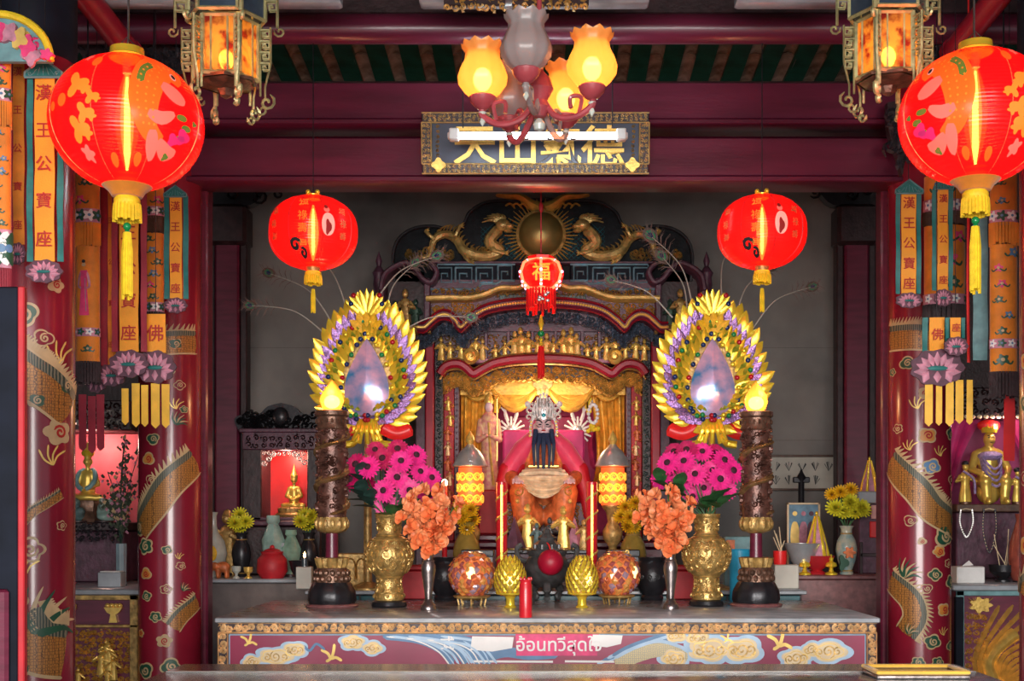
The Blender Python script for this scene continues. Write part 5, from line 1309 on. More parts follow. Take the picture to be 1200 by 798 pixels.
def table_bits():
    # red candle
    c, s_ = on(616, 723.5); t = T('red_candle', 'fat red candle at the front edge of the altar table', 'candle', c)
    b = MB(); b.lathe([(7.4*s_, 0), (7.6*s_, 1*s_), (7.4*s_, 38*s_), (6.6*s_, 40*s_), (6.6*s_, 42*s_), (7.4*s_, 44*s_), (6*s_, 45*s_), (0, 43*s_)], 24); O('wax', b, M['wax_red'], t)
    b = MB()
    for k in range(7): a = 2*PI*k/7; b.ball((6.2*s_*math.cos(a), 6.2*s_*math.sin(a), 45*s_), (1.8*s_, 1.8*s_, 2.6*s_), 6, 5)
    O('drip', b, M['wax_red'], t); b = MB(); b.tube([(0, 0, 43*s_), (.4*s_, 0, 48*s_)], .5*s_, 5); O('wick', b, M['ink_black'], t)
    # censer with a red silk ball
    c, s_ = on(641, 704); t = T('incense_burner', 'grey metal tripod incense burner with round ears at the middle of the altar', 'censer', c)
    b = MB(); b.lathe([(0, 14*s_), (12*s_, 16*s_), (22*s_, 24*s_), (27*s_, 36*s_), (25*s_, 46*s_), (21*s_, 52*s_), (23*s_, 56*s_), (24*s_, 59*s_), (20*s_, 58*s_), (18*s_, 50*s_), (0, 48*s_)], 32); O('bowl', b, M['censer'], t)
    for k in range(3): a = PI*1.5+2*PI*k/3; b = MB(); b.tube(cat([(14*s_*math.cos(a), 14*s_*math.sin(a), 22*s_), (18*s_*math.cos(a), 18*s_*math.sin(a), 12*s_), (14*s_*math.cos(a), 14*s_*math.sin(a), 5*s_), (17*s_*math.cos(a), 17*s_*math.sin(a), 3.4*s_)], 5), [5*s_]*6+[3.4*s_]*6+[4*s_]*4, 8); b.v = [(x_, y_, max(0, z_)) for x_, y_, z_ in b.v]; O('leg', b, M['censer'], t)
    for q in (-1, 1): b = MB(); b.tube(cat([(q*23*s_, 0, 46*s_), (q*33*s_, 0, 50*s_), (q*35*s_, 0, 62*s_), (q*29*s_, 0, 66*s_)], 6), 3*s_, 8); b.stroke(spiral(q*31*s_, 60*s_, 4*s_, 1.2, 0, q, 10), 1.8*s_, -.01, .006); O('ear', b, M['censer'], t)
    b = MB(); b.lathe([(17*s_, 57*s_), (19*s_, 60*s_), (15*s_, 63*s_), (16*s_, 66*s_), (10*s_, 71*s_), (11*s_, 74*s_), (5*s_, 79*s_), (4*s_, 83*s_), (0, 87*s_)], 8)
    for k in range(8): a = PI/8+2*PI*k/8; b.lathe([(2*s_, 0), (2*s_, 6*s_)], 6, (15*s_*math.cos(a), 15*s_*math.sin(a), 60*s_))
    O('pagoda_lid', b, M['censer'], t, 20)
    b = MB(); b.ball((4*s_, -29*s_, 46*s_), 15*s_, 24, 16)
    t2 = T('red_silk_ball', 'round crimson silk ball tied before the incense burner', 'ornament', (c.x, c.y, c.z)); O('ball', b, mat('silk_red', (.42,.004,.03), .45, 0, .15, 12, .1), t2)
    b = MB(); b.tube([(4*s_, -29*s_, 60*s_), (2*s_, -24*s_, 66*s_), (0, -14*s_, 68*s_)], 1*s_, 5); O('tie', b, M['red_bright'], t2)
    # black urns either side, blue can, red boxes
    for x, yb_, r, lab in ((522, 703, 21, 'black iron urn behind the pewter vase near the dark shrine'), (764, 703, 21, 'black iron urn behind the pewter vase near the blue can')):
        c, s_ = on(x, yb_); t = T('iron_urn', lab, 'urn', c)
        b = MB(); b.lathe([(r*.6*s_, 0), (r*.65*s_, 3*s_), (r*.55*s_, 6*s_), (r*.9*s_, 16*s_), (r*s_, 28*s_), (r*.9*s_, 40*s_), (r*.7*s_, 46*s_), (r*.78*s_, 50*s_), (r*.6*s_, 50*s_), (r*.6*s_, 44*s_), (0, 42*s_)], 32); O('bowl', b, M['iron_black'], t)
        b = MB(); R0 = r*s_
        for k in range(14): a = 2*PI*k/14; pts = spiral(a, 28*s_, .16, 1.3, k, 1, 9); b.tube([(R0*1.0*math.cos(u), R0*1.0*math.sin(u), 28*s_+(v-28*s_)*R0*.9) for u, v in pts], .8*s_, 4)
        O('scroll_band', b, M['censer'], t, stuff=True)
    c, s_ = on(867, 704); t = T('blue_can', 'bright blue cylindrical can standing behind the gold vase', 'can', c)
    b = MB(); b.lathe([(11.5*s_, 0), (12*s_, 1*s_), (12*s_, 58*s_), (11.6*s_, 60*s_), (10.5*s_, 60*s_), (10.5*s_, 50*s_), (0, 49*s_)], 28); O('can_body', b, M['sky_blue'], t)
    b = MB(); b.tube([(12*s_*math.cos(2*PI*i/28), 12*s_*math.sin(2*PI*i/28), 60*s_) for i in range(29)], .6*s_, 6); O('rim', b, M['sky_blue'], t)
    for x, lab in ((484, 'red lacquer box behind the gold vase near the dark shrine'), (797, 'red lacquer box behind the gold vase near the blue can')):
        c, s_ = on(x, 702); t = T('lacquer_box', lab, 'box', c)
        b = MB(); b.bbox(-16*s_, 16*s_, -.05, .05, 0, 34*s_, .006); O('box', b, M['red_cloth'], t); b = MB(); b.bbox(-17*s_, 17*s_, -.055, .055, 34*s_, 40*s_, .006); O('lid', b, M['red_cloth'], t)
table_bits()
# ================================================================= the carved shrine
def band(mb, pts, w, y0, y1):
    """moulding of width w following a 2-D path, from y0 (front) back to y1"""
    N = len(pts); vs = []
    for i in range(N):
        a = pts[max(i-1, 0)]; b_ = pts[min(i+1, N-1)]; tx, tz = b_[0]-a[0], b_[1]-a[1]; L = math.hypot(tx, tz) or 1; nx, nz = -tz/L, tx/L
        x, z = pts[i]
        vs += [(x-nx*w/2, y1, z-nz*w/2), (x-nx*w/2, y0+w*.3, z-nz*w/2), (x-nx*w*.2, y0, z-nz*w*.2), (x+nx*w*.25, y0, z+nz*w*.25), (x+nx*w/2, y0+w*.3, z+nz*w/2), (x+nx*w/2, y1, z+nz*w/2)]
    fs = []
    for i in range(N-1):
        for k in range(5): fs.append((i*6+k, i*6+k+1, i*6+7+k, i*6+6+k))
    fs += [tuple(range(5, -1, -1)), tuple(range((N-1)*6, N*6))]
    mb.add(vs, fs)

DS = 7.5; SS = DS/F; CXS = 636
def sx_(px): return (px-CXS)*SS
def sz_(py): return EYE-(py-CY)*SS
def shrine():
    t = T('carved_shrine', 'carved maroon shrine with gilt dragons, arches and yellow curtains housing the bearded deity', 'shrine', ((CXS-CX)*SS, DS, 0))
    # base and frame
    b = MB(); b.bbox(sx_(496), sx_(776), -.08, .72, 0, 1.34, .01); b.bbox(sx_(490), sx_(782), -.1, .72, 1.34, 1.38, .01); O('plinth', b, M['maroon'], t)
    b = MB(); b.bbox(sx_(500), sx_(772), .66, .72, 1.38, sz_(385), .005); O('back_board', b, M['dark_wood'], t)
    for q in (-1, 1):
        X = lambda px: q*sx_(px)          # given in px right of the axis
        g = lambda p0, p1: (min(q*p0, q*p1)*SS, max(q*p0, q*p1)*SS)
        a, c = g(126, 136); b = MB(); b.bbox(a, c, -.1, .02, 1.38, sz_(392), .006); O('outer_post', b, M['arch_red'], t)
        a, c = g(116, 126); b = MB(); b.k = 1; b.bbox(a, c, -.04, .04, 1.38, sz_(400), .004); b.k = 0; scrolls(b, a, c, 1.40, sz_(402), -.04, .036, .02); O('carved_strip', b, [M['gold_paint'] if q > 5 else M['verdigris'], M['dark_wood']], t)
        a, c = g(104, 116); b = MB(); b.bbox(a, c, 0, .06, 1.38, sz_(430), .004); O('figure_panel', b, M['red_cloth'], t)
        rr = random.Random(5+q)
        for k in range(9):
            b = MB(); zz = 1.44+k*.088; figure(b, (a+c)/2+rr.uniform(-.008, .008), -.012, zz, .085, 0, rr.uniform(0, 1))
            for j in range(3): b.stroke(spiral((a+c)/2+rr.uniform(-.02, .02), zz+rr.uniform(0, .07), .014, 1.2, rr.uniform(0, 6), 1, 9), .008, 0, .016)
            O('carved_figure', b, M['gold'] if k > 6 else M['frame_gilt'] if k % 2 else M['robe_orange'], t)
        a, c = g(98, 104); b = MB(); b.bbox(a, c, .01, .08, 1.38, sz_(435), .004)
        for k in range(26): b.ball(((a+c)/2, .01, 1.42+k*.033), .007, 6, 4)
        O('inner_post', b, M['purple_wood'], t)
        a, c = g(100, 104); b = MB(); b.box(a, c, .05, .66, 1.38, sz_(430)); O('side_board', b, M['maroon'], t)
        # hanging side curtain in folds
        b = MB(); n = 22; vs = []; rows = 10
        for j in range(rows+1):
            v = j/rows; z = lerp(sz_(447), sz_(585), v)
            for i in range(n+1):
                u = i/n; pinch = (1-.32*math.sin(PI*min(1, v*1.1))*v)
                px = 98-(40*u*pinch)
                vs.append((q*px*SS, .17+.026*math.sin(u*PI*9+.6*math.sin(v*4))*(.5+v), z-.01*math.sin(u*9)*v))
        m = n+1; b.add(vs, [(j*m+i, j*m+i+1, (j+1)*m+i+1, (j+1)*m+i) for j in range(rows) for i in range(n)]); O('side_curtain', b, M['curtain_gold'], t, 80)
        b = MB(); b.box(*g(52, 58), .10, .115, sz_(482), sz_(453)); b.box(*g(50, 54), .10, .112, sz_(477), sz_(453)); O('curtain_tie', b, M['tassel_yellow'], t)
        # swag across the top
        for k in range(5):
            z0 = sz_(441); b = MB(); dip = (10+6.0*k); y = .12-.012*k
            pts = [(q*lerp(6, 60, i/10)*SS, z0-(dip*math.sin(PI*(.12+.80*i/10))+ (i/10)*5)*SS) for i in range(11)]
            b.tube([(x, y, z) for x, z in pts], [.012+.014*math.sin(PI*i/10) for i in range(11)], 8); O('swag_fold', b, M['curtain_gold'], t)
        for k in range(3):
            b = MB(); pts = [(q*lerp(54, 100, i/8)*SS, sz_(447)-(6+6*k)*math.sin(PI*i/8)*SS) for i in range(9)]; b.tube([(x, .11-.01*k, z) for x, z in pts], [.008+.016*math.sin(PI*i/8) for i in range(9)], 8); O('swag_fold', b, M['curtain_gold'], t)
    b = MB(); b.bbox(sx_(538), sx_(734), .07, .085, sz_(462), sz_(436), .004); b.k = 0; O('valance', b, M['curtain_gold'], t)
    b = MB(); b.prism(list(reversed(lobed(0, sz_(450), .05, .06, 6, .2))), .03, .07); b.lathe([(.03, 0), (.022, -.06), (.03, -.1), (0, -.12)], 10, (0, .05, sz_(455))); O('valance_rosette', b, M['gold_old'], t)
    b = MB(); b.bbox(sx_(536), sx_(736), .60, .64, 1.38, sz_(440), .004); O('magenta_backcloth', b, M['magenta_cloth'], t)
    b = MB(); 
    for q in (-1, 1): b.stroke(cat([(q*70*SS, sz_(480)), (q*62*SS, sz_(510)), (q*66*SS, sz_(545))], 4), .05, .6, .05, nc=4)
    b.bbox(sx_(596), sx_(676), .57, .6, sz_(560), sz_(478), .01); O('pink_hanging', b, M['pink'], t)
    # lower red arch, gold lace under it
    low = [(119, 441), (113, 433), (104, 429.5), (95, 430), (87, 435), (80, 441), (70, 436), (56, 429), (36, 425), (16, 423.5), (0, 423)]
    pts = mirx(cat([(-p*SS, sz_(y)) for p, y in low], 4)); 
    b = MB(); band(b, pts, .048, -.15, .1); O('red_arch', b, M['arch_red'], t)
    b = MB(); b.stroke([(x, z-.03) for x, z in pts], .014, -.12, .012, taper=False); b.stroke([(x, z+.032) for x, z in pts], .01, -.12, .01, taper=False); O('arch_bead', b, M['gold_old'], t)
    b = MB(); b.k = 1
    b.prism([(x, z-.03) for x, z in pts]+[(x, z-.075-.03*abs(math.sin(x*14))) for x, z in reversed(pts)], -.02, .02); b.k = 0; rr = random.Random(2)
    for i in range(0, len(pts), 1):
        x, z = pts[i]
        for j in range(2): b.stroke(spiral(x+rr.uniform(-.02, .02), z-.055-j*.045, .026, 1.3, rr.uniform(0, 6), rr.choice((-1, 1)), 10), .014, -.02, .022)
    O('gilt_lace', b, [M['gold_paint'], M['dark_wood']], t)
    # figure gallery between the arches
    b = MB(); b.bbox(sx_(508), sx_(764), -.02, .05, sz_(428), sz_(376), .004); O('gallery_board', b, M['purple_wood'], t)
    rr = random.Random(9)
    for px, h in ((-118,24),(-108,20),(-95,22),(-78,26),(-70,22),(-55,17),(-44,20),(-33,30),(-25,34),(-17,30),(-6,26),(4,28),(12,24),(24,32),(32,34),(40,28),(52,18),(62,20),(74,24),(84,26),(96,20),(108,24),(118,22)):
        b = MB(); figure(b, px*SS, -.06, sz_(424), h*1.15*SS, rr.uniform(-.03, .03), rr.uniform(0, 1)); O('gallery_figure', b, M['gold'] if rr.random() < .7 else M['gold_paint'], t)
    for px in (-86, -66, -40, -12, 15, 46, 66, 88):
        b = MB(); b.bbox(px*SS-.01, px*SS+.01, -.05, 0, sz_(426), sz_(386), .003); O('gallery_post', b, M['purple_wood'], t)
    for q in (-1, 1):
        b = MB(); b.ball((q*83*SS, -.14, sz_(421)), (.045, .03, .05), 10, 7); b.stroke(spiral(q*83*SS, sz_(421), .04, 1.3, 0, q, 12), .018, -.16, .02); O('gilt_boss', b, M['gold'], t)
        b = MB()
        for k in range(3): b.lens((q*(34-k*3)*SS, sz_(386)), .012, .008, -.04, .012)
        O('red_tab', b, M['red_bright'], t)
    b = MB(); b.bbox(sx_(540), sx_(732), -.07, .0, sz_(427), sz_(422), .003); b.bbox(sx_(590), sx_(682), -.06, 0, sz_(412), sz_(410), .002); O('gallery_rail', b, M['lotus_pink'], t)
    # upper arch: gold-beaded cornice with blue-grey lace below
    up = [(142, 391), (134, 391), (128, 386), (118, 378), (108, 377), (99, 383), (93, 391), (84, 383), (68, 372), (46, 366), (22, 363.5), (0, 363)]
    pts = mirx(cat([(-p*SS, sz_(y)) for p, y in up], 4))
    b = MB(); band(b, pts, .05, -.26, .1); O('upper_arch', b, M['maroon'], t)
    b = MB(); 
    b.stroke([(x, z+.028) for x, z in pts], .012, -.25, .012, taper=False); b.stroke([(x, z-.028) for x, z in pts], .01, -.25, .012, taper=False); O('arch_moulding', b, M['arch_red'], t)
    me = None; b = MB(); b.ball((0, 0, 0), .0085, 7, 5); me = meshof('gilt_bead', b, M['gold'])
    for i in range(len(pts)-1):
        for h in (0, .5): o = link(bpy.data.objects.new('gilt_bead', me), t); o.location = (lerp(pts[i][0], pts[i+1][0], h), -.262, lerp(pts[i][1], pts[i+1][1], h))
    b = MB(); rr = random.Random(12)
    for i in range(len(pts)):
        x, z = pts[i]
        for j in range(2): b.stroke(spiral(x+rr.uniform(-.012, .012), z-.05-j*.032, .019, 1.2, rr.uniform(0, 6), rr.choice((-1, 1)), 9), .011, -.12, .02)
        if i % 2: b.tube([(x, -.12, z-.02), (x, -.12, z-.1)], .005, 4)
    O('blue_lace', b, mat('lace_slate', (.12,.15,.21), .5, .1, .5, 40, .2), t, stuff=True)
    b = MB(); b.prism([(x, z) for x, z in pts]+[(x, z-.085) for x, z in reversed(pts)], -.10, -.06); O('lace_board', b, M['purple_wood'], t)
    # tympanum with carving and wavy gilt cornice
    b = MB(); b.prism([(-132*SS, sz_(390)), (132*SS, sz_(390)), (132*SS, sz_(330)), (-132*SS, sz_(330))], -.06, .05); O('tympanum', b, M['purple_wood'], t)
    b = MB(); rr = random.Random(21)
    for q in (-1, 1):
        scrolls(b, min(q*100, q*130)*SS, max(q*100, q*130)*SS, sz_(380), sz_(362), -.06, .03, .025)
        scrolls(b, min(q*30, q*126)*SS, max(q*30, q*126)*SS, sz_(350), sz_(341), -.1, .034, .03)
        scrolls(b, min(q*16, q*98)*SS, max(q*16, q*98)*SS, sz_(352), sz_(343), -.075, .03, .025)
        for k in range(26): b.stroke(spiral(q*rr.uniform(60, 128)*SS, sz_(rr.uniform(359, 374)), .022, 1.3, rr.uniform(0, 6), rr.choice((-1, 1)), 10), .012, -.06, .025)
    O('gilt_carving', b, M['gold_paint'], t, stuff=True)
    b = MB(); scrolls(b, sx_(512), sx_(760), sz_(421), sz_(392), -.02, .042, .02); O('gallery_carving', b, M['gold_old'], t, stuff=True)
    for q in (-1, 1):
        cor = cat([(q*134*SS, sz_(355)), (q*112*SS, sz_(354)), (q*84*SS, sz_(354)), (q*66*SS, sz_(350)), (q*48*SS, sz_(343)), (q*30*SS, sz_(343)), (q*18*SS, sz_(338))], 5)
        b = MB(); band(b, cor, .03, -.17, .0); O('wavy_cornice', b, M['gold_paint'], t)
        b = MB(); b.bbox(min(q*14, q*50)*SS, max(q*14, q*50)*SS, -.08, -.04, sz_(362), sz_(348), .004); 
        for k in range(7):
            x = q*(18+k*4.6)*SS; b.stroke([(x-.012, sz_(361)), (x+.012, sz_(349))], .007, -.08, .01); b.stroke([(x+.012, sz_(361)), (x-.012, sz_(349))], .007, -.08, .01)
        O('lattice_panel', b, M['verdigris'], t)
    # blue fretwork frieze
    for q in (-1, 1):
        x0, x1 = (32, 122); z0, z1 = sz_(337), sz_(312)
        b = MB(); b.bbox(min(q*x0, q*x1)*SS, max(q*x0, q*x1)*SS, -.05, .02, z0, z1, .004); O('frieze_ground', b, M['navy'], t)
        b = MB(); H = z1-z0; w = .013; y = -.06
        b.stroke([(q*x0*SS, z1), (q*x1*SS, z1), (q*(x1+8)*SS, z0-.02), (q*78*SS, z0-.02), (q*70*SS, z0+.012), (q*54*SS, z0+.012), (q*48*SS, z0+.03), (q*x0*SS, z0+.03)], w, y, .02, taper=False)
        for k, xc in enumerate((44, 68, 92, 114)):
            X = xc*SS*q; r = (9.5 if k in (1, 2) else 8)*SS; zc = (z0+z1)/2+(.012 if k == 0 else 0); rz = H*.34
            b.stroke([(X-r, zc+rz), (X+r, zc+rz), (X+r, zc-rz), (X-r*.5, zc-rz), (X-r*.5, zc+rz*.2), (X+r*.4, zc+rz*.2), (X+r*.4, zc-rz*.35)], w*.8, y, .02, taper=False)
            b.stroke([(X-r, zc+rz), (X-r, zc-rz)], w*.8, y, .02, taper=False)
        O('fretwork', b, M['blue_grey'], t)
    b = MB(); b.bbox(sx_(505), sx_(768), -.08, .05, sz_(312), sz_(309), .004); O('frieze_cap', b, M['purple_wood'], t)
    # wings: arched niches with figures
    for q in (-1, 1):
        a, c = min(q*138, q*182)*SS, max(q*138, q*182)*SS
        b = MB(); b.bbox(a, c, .0, .04, sz_(388), sz_(318), .004); O('wing_back', b, M['dark_wood'], t)
        b = MB(); band(b, cat([(q*186*SS, sz_(345)), (q*182*SS, sz_(328)), (q*170*SS, sz_(318)), (q*156*SS, sz_(314)), (q*146*SS, sz_(322)), (q*138*SS, sz_(332)), (q*128*SS, sz_(336)), (q*122*SS, sz_(324)), (q*130*SS, sz_(314))], 5), .03, -.16, .04); O('wing_arch', b, M['purple_wood'], t)
        b = MB(); b.bbox(min(q*130, q*137)*SS, max(q*130, q*137)*SS, -.12, .02, sz_(388), sz_(330), .005); b.bbox(min(q*183, q*188)*SS, max(q*183, q*188)*SS, -.12, .02, sz_(388), sz_(338), .005); O('wing_post', b, M['purple_wood'], t)
        for k, (px, h) in enumerate(((148, 34), (160, 46), (172, 32), (178, 26))):
            b = MB(); figure(b, q*px*SS, -.05, sz_(386), h*SS, 0, k*.3); O('wing_figure', b, M['gold_old' if k % 2 else 'green_gilt'], t)
        b = MB(); band(b, [(q*200*SS, sz_(389)), (q*128*SS, sz_(391))], .045, -.2, .05)
        for k in range(14): b.ball((q*(196-k*4.8)*SS, -.2, sz_(390)), .012, 6, 4)
        O('wing_cornice', b, M['gold_old'], t)
        b = MB(); b.bbox(min(q*132, q*190)*SS, max(q*132, q*190)*SS, -.05, .03, sz_(420), sz_(394), .004); scrolls(b, min(q*138, q*186)*SS, max(q*138, q*186)*SS, sz_(416), sz_(399), -.05, .04, .02); O('wing_frieze', b, M['gold_old'], t)
        b = MB(); b.bbox(min(q*136, q*148)*SS, max(q*136, q*148)*SS, -.06, .04, .0, sz_(394), .006); O('wing_column', b, M['purple_wood'], t)
        b = MB(); b.bbox(min(q*183, q*190)*SS, max(q*183, q*190)*SS, -.04, .03, .0, sz_(394), .006); O('wing_column', b, M['dark_wood'], t)
        b = MB(); b.lathe([(.035, 0), (.04, .02), (.025, .05), (.035, .09), (.03, .13), (.04, .16), (.012, .2), (.02, .23), (0, .29)], 12, (q*192*SS, 0, sz_(352))); b.bbox(q*192*SS-.04, q*192*SS+.04, -.04, .04, sz_(390), sz_(352), .005); O('finial_post', b, M['purple_wood'], t)
    # dark crest with gilt dragons and a sun
    crest = [(173, 330), (175, 300), (168, 280), (150, 268), (125, 266), (105, 272), (92, 262), (86, 250), (72, 240), (55, 236), (30, 236), (0, 234)]
    pts = mirx(cat([(-p*SS, sz_(y)) for p, y in crest], 4)); 
    b = MB(); b.prism(list(reversed(pts)), .0, .06); O('crest_board', b, mat('crest_dark', (.010,.013,.016), .6, 0, .4, 20, .3, spec=.15), t)
    b = MB(); band(b, pts, .02, -.02, .05); O('crest_edge', b, M['iron_black'], t)
    b = MB()                                                    # net texture of the crest
    for k in range(-30, 31):
        x = k*.028
        for dz in (1, -1):
            seg = []
            for i in range(12):
                zz = sz_(305)+i*.028; xx = x+dz*i*.028
                if abs(xx) < .38 and zz < sz_(240)-abs(xx)*.35: seg.append((xx, zz))
            if len(seg) > 1: b.stroke(seg, .006, 0, .006)
    O('crest_net', b, M['teal_tile'], t, stuff=True)
    sun = (-2*SS, sz_(277))
    b = MB(); i0 = len(b.v); b.lathe([(0, -.16), (10*SS, -.155), (19*SS, -.13), (24*SS, -.10), (26*SS, -.05), (27*SS, -.05), (28*SS, 0)], 40)
    b.tf(i0, Matrix.Translation((sun[0], 0, sun[1])) @ Matrix.Rotation(-PI/2, 4, 'X')); b.v = [(x, -abs(y) if y > 0 else y, z) for x, y, z in b.v]; O('sun_disc', b, mat('sun_metal', (.30,.22,.07), .42, .6, .35, 6), t)
    ray = MB(); ray.stroke([(0, 27*SS), (0, 43*SS)], [.013, .004], 0, .014, taper=False); me = meshof('sun_ray', ray, M['gold'])
    for k in range(52):
        o = link(bpy.data.objects.new('sun_ray', me), t); o.location = (sun[0], -.02-.004*(k % 3), sun[1]); o.rotation_euler = (0, 2*PI*k/52, 0); z = 1.0 if k % 2 else .9; o.scale = (1, 1, z)
    b = MB(); b.tube([(sun[0]+27*SS*math.cos(2*PI*i/48), -.045, sun[1]+27*SS*math.sin(2*PI*i/48)) for i in range(49)], .012, 6); O('sun_ring', b, M['gold_old'], t)
    for q in (-1, 1):
        # dragon: sinuous scaled body, head towards the sun, mane, legs
        path = cat([(q*52*SS, sz_(272)), (q*62*SS, sz_(286)), (q*50*SS, sz_(296)), (q*70*SS, sz_(303)), (q*90*SS, sz_(298)), (q*100*SS, sz_(283)), (q*112*SS, sz_(277)), (q*126*SS, sz_(284)), (q*132*SS, sz_(300)), (q*146*SS, sz_(304))], 7)
        n = len(path); b = MB(); b.tube([(x, -.05-.02*math.sin(i*.3), z) for i, (x, z) in enumerate(path)], [.034*(1-.65*(i/n)**2) for i in range(n)], 8)
        for i in range(2, n-2, 2):
            x, z = path[i]; b.stroke([(x, z+.02), (x-q*.012, z+.05), (x-q*.03, z+.06)], [.02, .014, .004], -.05, .02)
        b.ball((q*46*SS, -.09, sz_(268)), (.045, .04, .036), 10, 7); b.ball((q*40*SS, -.1, sz_(270)), (.032, .03, .02), 8, 6); b.ball((q*40*SS, -.1, sz_(275)), (.026, .026, .012), 8, 6)
        for k in range(6): a = .5+k*.35; b.tube(cat([(q*50*SS, -.07, sz_(266)), (q*(50+10*math.cos(a))*SS, -.08, sz_(266)+9*math.sin(a)*SS), (q*(54+17*math.cos(a-.3))*SS, -.06, sz_(266)+13*math.sin(a-.3)*SS)], 4), [.012*(1-i/9) +.002 for i in range(9)], 5)
        for (px, py, ex, ey) in ((64, 290, 44, 300), (92, 298, 84, 310), (122, 283, 136, 274), (104, 282, 96, 268)):
            b.tube(cat([(q*px*SS, -.06, sz_(py)), (q*(px+ex)/2*SS, -.09, sz_((py+ey)/2+3)), (q*ex*SS, -.08, sz_(ey))], 4), [.016]*4+[.011]*5, 6)
            for c in (-1, 0, 1): b.tube([(q*ex*SS, -.08, sz_(ey)), (q*(ex-5)*SS, -.09, sz_(ey)+c*.016)], [.008, .002], 4)
        O('gilt_dragon', b, mat('dragon_gilt', (.55,.38,.13), .36, .5, .4, 30, .3) if 'dragon_gilt' not in M else M['dragon_gilt'], t)
        b = MB(); rr = random.Random(31)
        for k in range(26): b.stroke(spiral(q*rr.uniform(60, 160)*SS, sz_(rr.uniform(292, 307)), rr.uniform(.02, .032), 1.3, rr.uniform(0, 6), rr.choice((-1, 1)), 10), .014, 0, .03)
        O('gilt_waves', b, M['dragon_gilt'], t, stuff=True)
        b = MB(); b.stroke(cat([(q*2*SS, sz_(246)), (q*14*SS, sz_(240)), (q*26*SS, sz_(232)), (q*40*SS, sz_(231)), (q*55*SS, sz_(230))], 6), [.085-.0031*k_ for k_ in range(25)], -.01, .05, nc=4)
        for k in range(4): b.stroke(cat([(q*(8+k*8)*SS, sz_(246)), (q*(14+k*8)*SS, sz_(240)), (q*(20+k*8)*SS, sz_(243))], 4), .012, -.03, .02)
        O('crest_wing', b, M['gold'], t)
    # throne dais inside
    b = MB(); b.bbox(sx_(540), sx_(732), -.07, .6, 1.38, 1.42, .01); O('dais', b, M['maroon'], t)
    lamp('shrine_light', (0, .0, sz_(470)), 4.0, (1, .72, .45), .12, t)
    return t
shrine()

